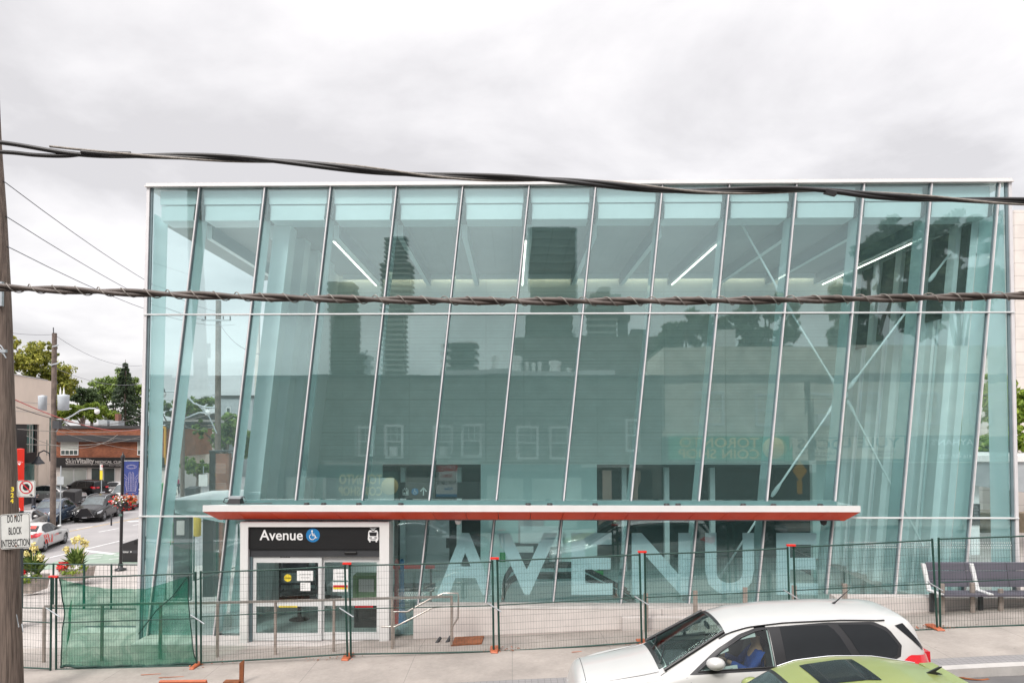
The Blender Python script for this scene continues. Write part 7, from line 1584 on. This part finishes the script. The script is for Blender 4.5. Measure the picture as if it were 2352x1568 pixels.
# ================================================================== the other side of Eglinton, seen mirrored in the glass
VD = 34.3
YT = -.62
def rx(px, py=950, D=VD):
    if D != VD: return refl(px, py, D)
    a, b = refl(px, py, 30.0), refl(px, py, 38.0); return a.lerp(b, (YT-a.y)/(b.y-a.y))      # point on the plane of the terrace fronts
def rwall(par, name, m, px0, px1, py0, py1, D=VD, th=.3, out=0):
    a, b, c, d = rx(px0, py1, D), rx(px1, py1, D), rx(px1, py0, D), rx(px0, py0, D); y = a.y+out
    x0, x1 = min(a.x, d.x), max(b.x, c.x); return MB().box(x0, x1, y-th, y, a.z, d.z).build(name, m, par)
def rwin(par, px0, px1, py0, py1, ac=False):
    a, d = rx(px0, py1), rx(px1, py0); y = a.y+.04; x0, x1, z0, z1 = a.x, d.x, a.z, d.z; k = MB(); t = .11
    k.box(x0, x1, y-.1, y, z0, z0+t); k.box(x0, x1, y-.1, y, z1-t, z1); k.box(x0, x0+t, y-.1, y, z0+t, z1-t); k.box(x1-t, x1, y-.1, y, z0+t, z1-t); zm = (z0+z1)/2; k.box(x0+t, x1-t, y-.1, y-.02, zm-.03, zm+.03)
    for f in (.36, .64): xx = lerp(x0, x1, f); k.box(xx-.012, xx+.012, y-.1, y-.04, zm+.03, z1-t)
    k.box(x0+t, x1-t, y-.1, y-.04, (zm+z1-t)/2-.012, (zm+z1-t)/2+.012)
    f = k.build('window', 'white_paint', par); MB().box(x0+t*.5, x1-t*.5, y-.13, y-.11, z0+t*.5, z1-t*.5).build('pane', 'shop_pane_dark', f)
    if ac: MB().box(x0+.25, x1-.25, y-.1, y+.25, z0+t, z0+.55).build('air_conditioner', 'white_paint', f)
def rground(px): return gz(rx(px).x, 13)
rowA = thing('brick_terrace', 'dark brick terrace with white framed windows mirrored in the middle of the glass', 'building', rx(1050, 1200))
a, b = rx(300, 870), rx(1519, 870); MB().box(a.x, b.x, -12, a.y-.02, 0, a.z).build('wall', 'brick_grey', rowA); MB().box(a.x, b.x, -12.1, a.y+.10, a.z+.003, a.z+.14).build('cornice', 'charcoal', rowA)
for p in ((814.5, 860, 977, 1048), (884, 926, 975, 1052, 1), (994, 1036, 976, 1052, 1), (1060, 1108, 975, 1052), (1186, 1235, 975, 1052), (1260, 1306, 975, 1052), (1432, 1466, 960, 1036)): rwin(rowA, *p)
rwall(rowA, 'shopfront', 'charcoal', 640, 1500, 1078, 1240, out=.03, th=.02)
rwall(rowA, 'shop_cornice', 'kerb', 740, 1100, 1060, 1068, out=.16, th=.14); rwall(rowA, 'shop_cornice', 'kerb', 1330, 1470, 1064, 1072, out=.16, th=.14)
for p in ((660, 740), (930, 1000), (1120, 1200), (1220, 1330)): rwall(rowA, 'shop_window', 'shop_pane', p[0], p[1], 1095, 1215, out=.05, th=.02)
for p in (1385, 1452): rwall(rowA, 'door_surround', 'beige', p-6, p+14, 1078, 1240, out=.10, th=.08)
rowB = thing('painted_terrace', 'pale painted terrace with green and cream shop signs mirrored right in the glass', 'building', rx(1850, 1200))
a, b = rx(1522, 880), rx(2700, 880); MB().box(a.x, b.x, -12, a.y-.02, 0, a.z).build('wall', 'brick_beige', rowB); c = rx(1522, 858); MB().box(a.x, b.x, -12.1, a.y-.5, a.z+.003, c.z).build('parapet', 'brick_grey', rowB)
for p in ((1597, 1663, 898.5, 977), (1735, 1787, 903, 979), (1855, 1906, 900, 976, 1), (1976, 2022, 901, 975), (2110, 2160, 900, 975), (2230, 2280, 900, 975)): rwin(rowB, *p)
rwall(rowB, 'sign_band', 'teal_pane', 1522, 2700, 1002, 1060, out=.04, th=.05); rwall(rowB, 'shopfront', 'charcoal', 1522, 2700, 1062, 1240, out=.02, th=.02)
mat('sign_green', (.02, .40, .22), .5); mat('gold', (.95, .72, .30), .5); mat('cream', (.85, .72, .60), .6)
def rsign(label, px0, px1, py0, py1, m, texts, out=.12):
    a, d = rx(px0, py1), rx(px1, py0); y = a.y+out; o = solo(MB().box(a.x, d.x, y-.08, y, a.z, d.z), 'shop_sign', m, label, 'sign')
    for txt, f0, f1, g0, g1, tm_ in texts:   # fractions run as read by someone facing the shop
        x0, x1 = lerp(d.x, a.x, f0), lerp(d.x, a.x, f1); MB().text(txt, (-x0, -x1, lerp(a.z, d.z, g0), lerp(a.z, d.z, g1)), (0, y, 0), (-1, 0, 0), (0, 0, 1), t=.01, bold=.015).build('lettering', tm_, o)
    return o, a, d, y
o, a, d, y = rsign('green TORONTO COIN SHOP sign with gold letters mirrored above the canopy, right', 1537, 1812, 1002, 1056, 'sign_green', [('TORONTO', .255, .91, .52, .95, 'gold'), ('COIN SHOP', .255, .92, .06, .46, 'gold')])
MB().lathe([(.0, 0), (.5, 0), (.5, -.03)], (lerp(d.x, a.x, .135), y+.03, (a.z+d.z)/2), 'Y', 28).build('coin_emblem', 'gold', o)
rsign('cream YULE LOCKS sign with dark block letters mirrored beside the green sign', 1814, 2075, 1004, 1055, 'cream', [('YULE LOCKS', .04, .96, .50, .96, 'teal_pane'), ('LOCKSMITHS', .08, .30, .27, .38, 'sign_black'), ('486-5077', .12, .27, .10, .22, 'sign_black'), ('LOCKS SAFES KEYS', .64, .98, .27, .38, 'sign_black'), ('WINDOWS', .68, .86, .10, .22, 'sign_black')])
rsign("blue green AYHAN'S shop sign mirrored far right", 2110, 2270, 1000, 1060, 'teal_pane', [("AYHAN'S", .22, .82, .62, .86, 'white_sticker'), ('416 487-7023', .25, .7, .12, .28, 'white_sticker')])
o, a, d, y = rsign('dark shop window lettered TORONTO COIN SHOP with a gold coin, mirrored above the entrance', 765, 915, 1083, 1152, 'teal_pane', [('TORONTO', .25, .95, .60, .92, 'gold'), ('COIN SHOP', .25, .96, .22, .52, 'gold'), ('BUY SELL TRADE', .2, .8, .02, .12, 'white_sticker')])
MB().lathe([(.0, 0), (.40, 0), (.40, -.03)], (lerp(d.x, a.x, .13), y+.03, (a.z+d.z)/2+.05), 'Y', 28).build('coin_emblem', 'gold', o)
o, a, d, y = rsign('white RE/MAX FOR LEASE board with red OFFICE top, mirrored above the canopy', 1003, 1052, 1068, 1142, 'paper', [('RE/MAX', .25, .80, .60, .70, 'sign_red'), ('FOR LEASE', .08, .96, .38, .50, 'sign_black'), ('Athan', .2, .6, .20, .30, 'sign_blue')])
MB().box(a.x-.02, d.x+.02, y-.09, y+.012, lerp(a.z, d.z, .80), d.z+.1).build('red_header', 'sign_red', o); MB().text('OFFICE', (-lerp(d.x, a.x, .1), -lerp(d.x, a.x, .9), lerp(a.z, d.z, .85), lerp(a.z, d.z, .96)), (0, y+.013, 0), (-1, 0, 0), (0, 0, 1), t=.01).build('lettering', 'white_sticker', o)
MB().box(a.x, d.x, y-.09, y+.012, a.z, lerp(a.z, d.z, .08)).build('blue_footer', 'sign_blue', o)
# roof things
def rbox_thing(nm, lab, cat, px0, px1, py0, py1, D, m, dep=6, **k):
    a, d = rx(px0, py1, D), rx(px1, py0, D); return solo(MB().box(a.x, d.x, a.y-dep, a.y, min(a.z, 4), d.z), nm, m, lab, cat, **k)
rbox_thing('parapet_block', 'long white rooftop parapet mirrored above the dark terrace', 'rooftop', 1010, 1407, 850, 869, 44, 'white_paint', 8)
rbox_thing('rooftop_storey', 'pale set back top storey mirrored above the painted terrace', 'rooftop', 1520, 2300, 797, 850, 42, 'brick_beige', 8)
rbox_thing('rooftop_storey', 'wide brown roof storey mirrored left of the white parapet', 'rooftop', 1180, 1560, 772, 860, 80, 'brick_grey', 8)
for i, (p0, p1, t) in enumerate(((1122, 1142, 818), (1176, 1200, 816), (1206, 1216, 830), (1222, 1232, 832), (1236, 1246, 829), (1262, 1288, 826), (1300, 1312, 842))):
    a, d = rx(p0, 849, 46), rx(p1, t, 46); cx, r = (a.x+d.x)/2, (d.x-a.x)/2
    solo(MB().lathe([(r*.9, a.z-.2), (r*.8, a.z+.2), (r*.7, lerp(a.z, d.z, .5)), (r, lerp(a.z, d.z, .65)), (r*.9, d.z), (0, d.z+.05)], (cx, a.y, 0), n=14), 'roof_vent', 'white_paint', ['white hooded roof vent mirrored, leftmost of the row', 'white mushroom roof vent mirrored, second of the row', 'small white roof stack mirrored, third of the row', 'small white roof stack mirrored, fourth of the row', 'small white roof stack mirrored, fifth of the row', 'large round white roof vent mirrored, sixth of the row', 'low white roof vent mirrored, rightmost of the row'][i], 'vent', 'white roof vents mirrored in the glass')
rbox_thing('billboard', 'pale blank billboard mirrored in front of the trees', 'billboard', 1647, 1690, 757, 790, 58, 'white_paint', .3)
o_, d_ = rx(1838, 1150), rx(1838, 881); solo(MB().tube([(o_.x, .6, 0), (o_.x, .6, d_.z)], .13, 10), 'wooden_pole', 'wood_far', 'wooden pole mirrored in front of the pale terrace', 'utility pole')
def yplate(px, py0, py1, m, lab, w, y=.75):
    a, d = rx(px, py1, 33), rx(px, py0, 33); return solo(MB().box(a.x-w/2, a.x+w/2, y-.02, y, a.z, d.z), 'street_sign', m, lab, 'sign')
a = rx(1822, 1078, 33); o = solo(MB().prism([(-.32, 0), (0, -.45), (.32, 0), (0, .45)], (a.x, .78, a.z), (-1, 0, 0), EZ, .02), 'warning_sign', 'ochre', 'yellow diamond warning sign mirrored beside the pole', 'sign')
yplate(1822, 1100, 1130, 'ochre', 'narrow yellow plate mirrored below the diamond sign', .22); yplate(1851, 1055, 1082, 'sign_white', 'white parking plate mirrored right of the diamond sign', .30)
# towers
mat('tower_slab', (.36, .37, .34), .8, var=.05); mat('tower_dark', (.11, .13, .12), .4, var=.3, scale=.2)
def tower(lab, px0, px1, py0, D, slabs, dark='tower_dark', m='tower_slab', over=1.1, base=1000, wob=0):
    a, d = rx(px0, base, D), rx(px1, py0, D); o = thing('apartment_tower', lab, 'tower', ((a.x+d.x)/2, a.y, 0)); w = d.x-a.x
    MB().box(a.x+over, d.x-over, a.y-w*.8, a.y-over, 0, d.z).build('core', dark, o); mb = MB(); n = slabs
    for i in range(n):
        z = lerp(max(a.z, 2), d.z, (i+.5)/n); s = wob*math.sin(i*.5); h = (d.z-a.z)/n*.36; mb.box(a.x+s, d.x+s*.5, a.y-w*.8-over, a.y, z, z+h)
    mb.build('balcony_bands', m, o); return o
tower('slender tower of stacked wavy balconies mirrored above the entrance', 877, 934, 600, 320, 34, wob=.25, over=.8)
a, d = rx(890, 600, 320), rx(925, 540, 320); 
tower('stepped top of a slender balcony tower mirrored near the second lamp', 886, 924, 540, 330, 44, over=.9)
tower('broad dark residential tower mirrored near the middle of the glass', 1208, 1318, 515, 360, 26, m='tower_mid', wob=.3, over=.8) if mat('tower_mid', (.13, .15, .135), .7) else None
tower('wide slab block with window rows mirrored below the broad tower', 1183, 1345, 768, 300, 9, m='tower_mid')
tower('grey tower with dark right flank mirrored right of the broad tower', 1343, 1412, 664, 340, 22, over=.6)
tower('dark flank block mirrored right of the grey tower', 1410, 1442, 680, 345, 3, m='tower_mid'); tower('low dark block mirrored beside the trees', 1440, 1482, 752, 300, 3, m='tower_mid')
tower('small balcony tower mirrored left of the roof vents', 1015, 1086, 785, 330, 12, m='tower_mid', over=2)
tower('pale tower mirrored behind the left leaning panels', 755, 818, 645, 330, 24, m='tower_mid', over=.6); tower('low tower with balconies mirrored left of the slender tower', 812, 838, 812, 330, 9, m='tower_mid')
# trees behind that row
def rtree(lab, px, py, D, bb, n, s, seed, m='leaf_dark'):
    c = rx(px, py, D); bl_ = []
    for (qx, qy, rpx, rpy) in bb: p = rx(qx, qy, D); bl_.append((p.x-c.x, (seed % 3-1)*.5, p.z, rpx/F_*D, rpy/F_*D))
    tree('large_tree', lab, px, D, 0, bl_, n, s, m, group='large trees mirrored in the glass', pos=(c.x, c.y), seed=seed)
rtree('dark tree mirrored left of the cross bracing', 1570, 760, 75, [(1540, 775, 40, 40), (1600, 750, 50, 45), (1650, 770, 50, 40), (1515, 800, 25, 30)], 3500, .40, 21)
rtree('dark tree mirrored around the first bracing rod', 1760, 720, 75, [(1720, 740, 50, 50), (1770, 700, 45, 45), (1810, 740, 45, 50), (1760, 790, 70, 40)], 3500, .40, 22)
rtree('tall dark tree mirrored in the upper right glass, left half', 1990, 620, 62, [(1935, 690, 45, 60), (1990, 600, 50, 55), (2035, 540, 48, 50), (2060, 640, 60, 70), (1960, 760, 60, 60), (2100, 560, 45, 50)], 7500, .36, 23)
rtree('tall dark tree mirrored in the upper right glass, right half', 2200, 600, 62, [(2150, 545, 45, 50), (2205, 530, 50, 50), (2260, 540, 50, 55), (2170, 640, 65, 70), (2250, 660, 65, 70), (2120, 720, 60, 60)], 8000, .36, 24)
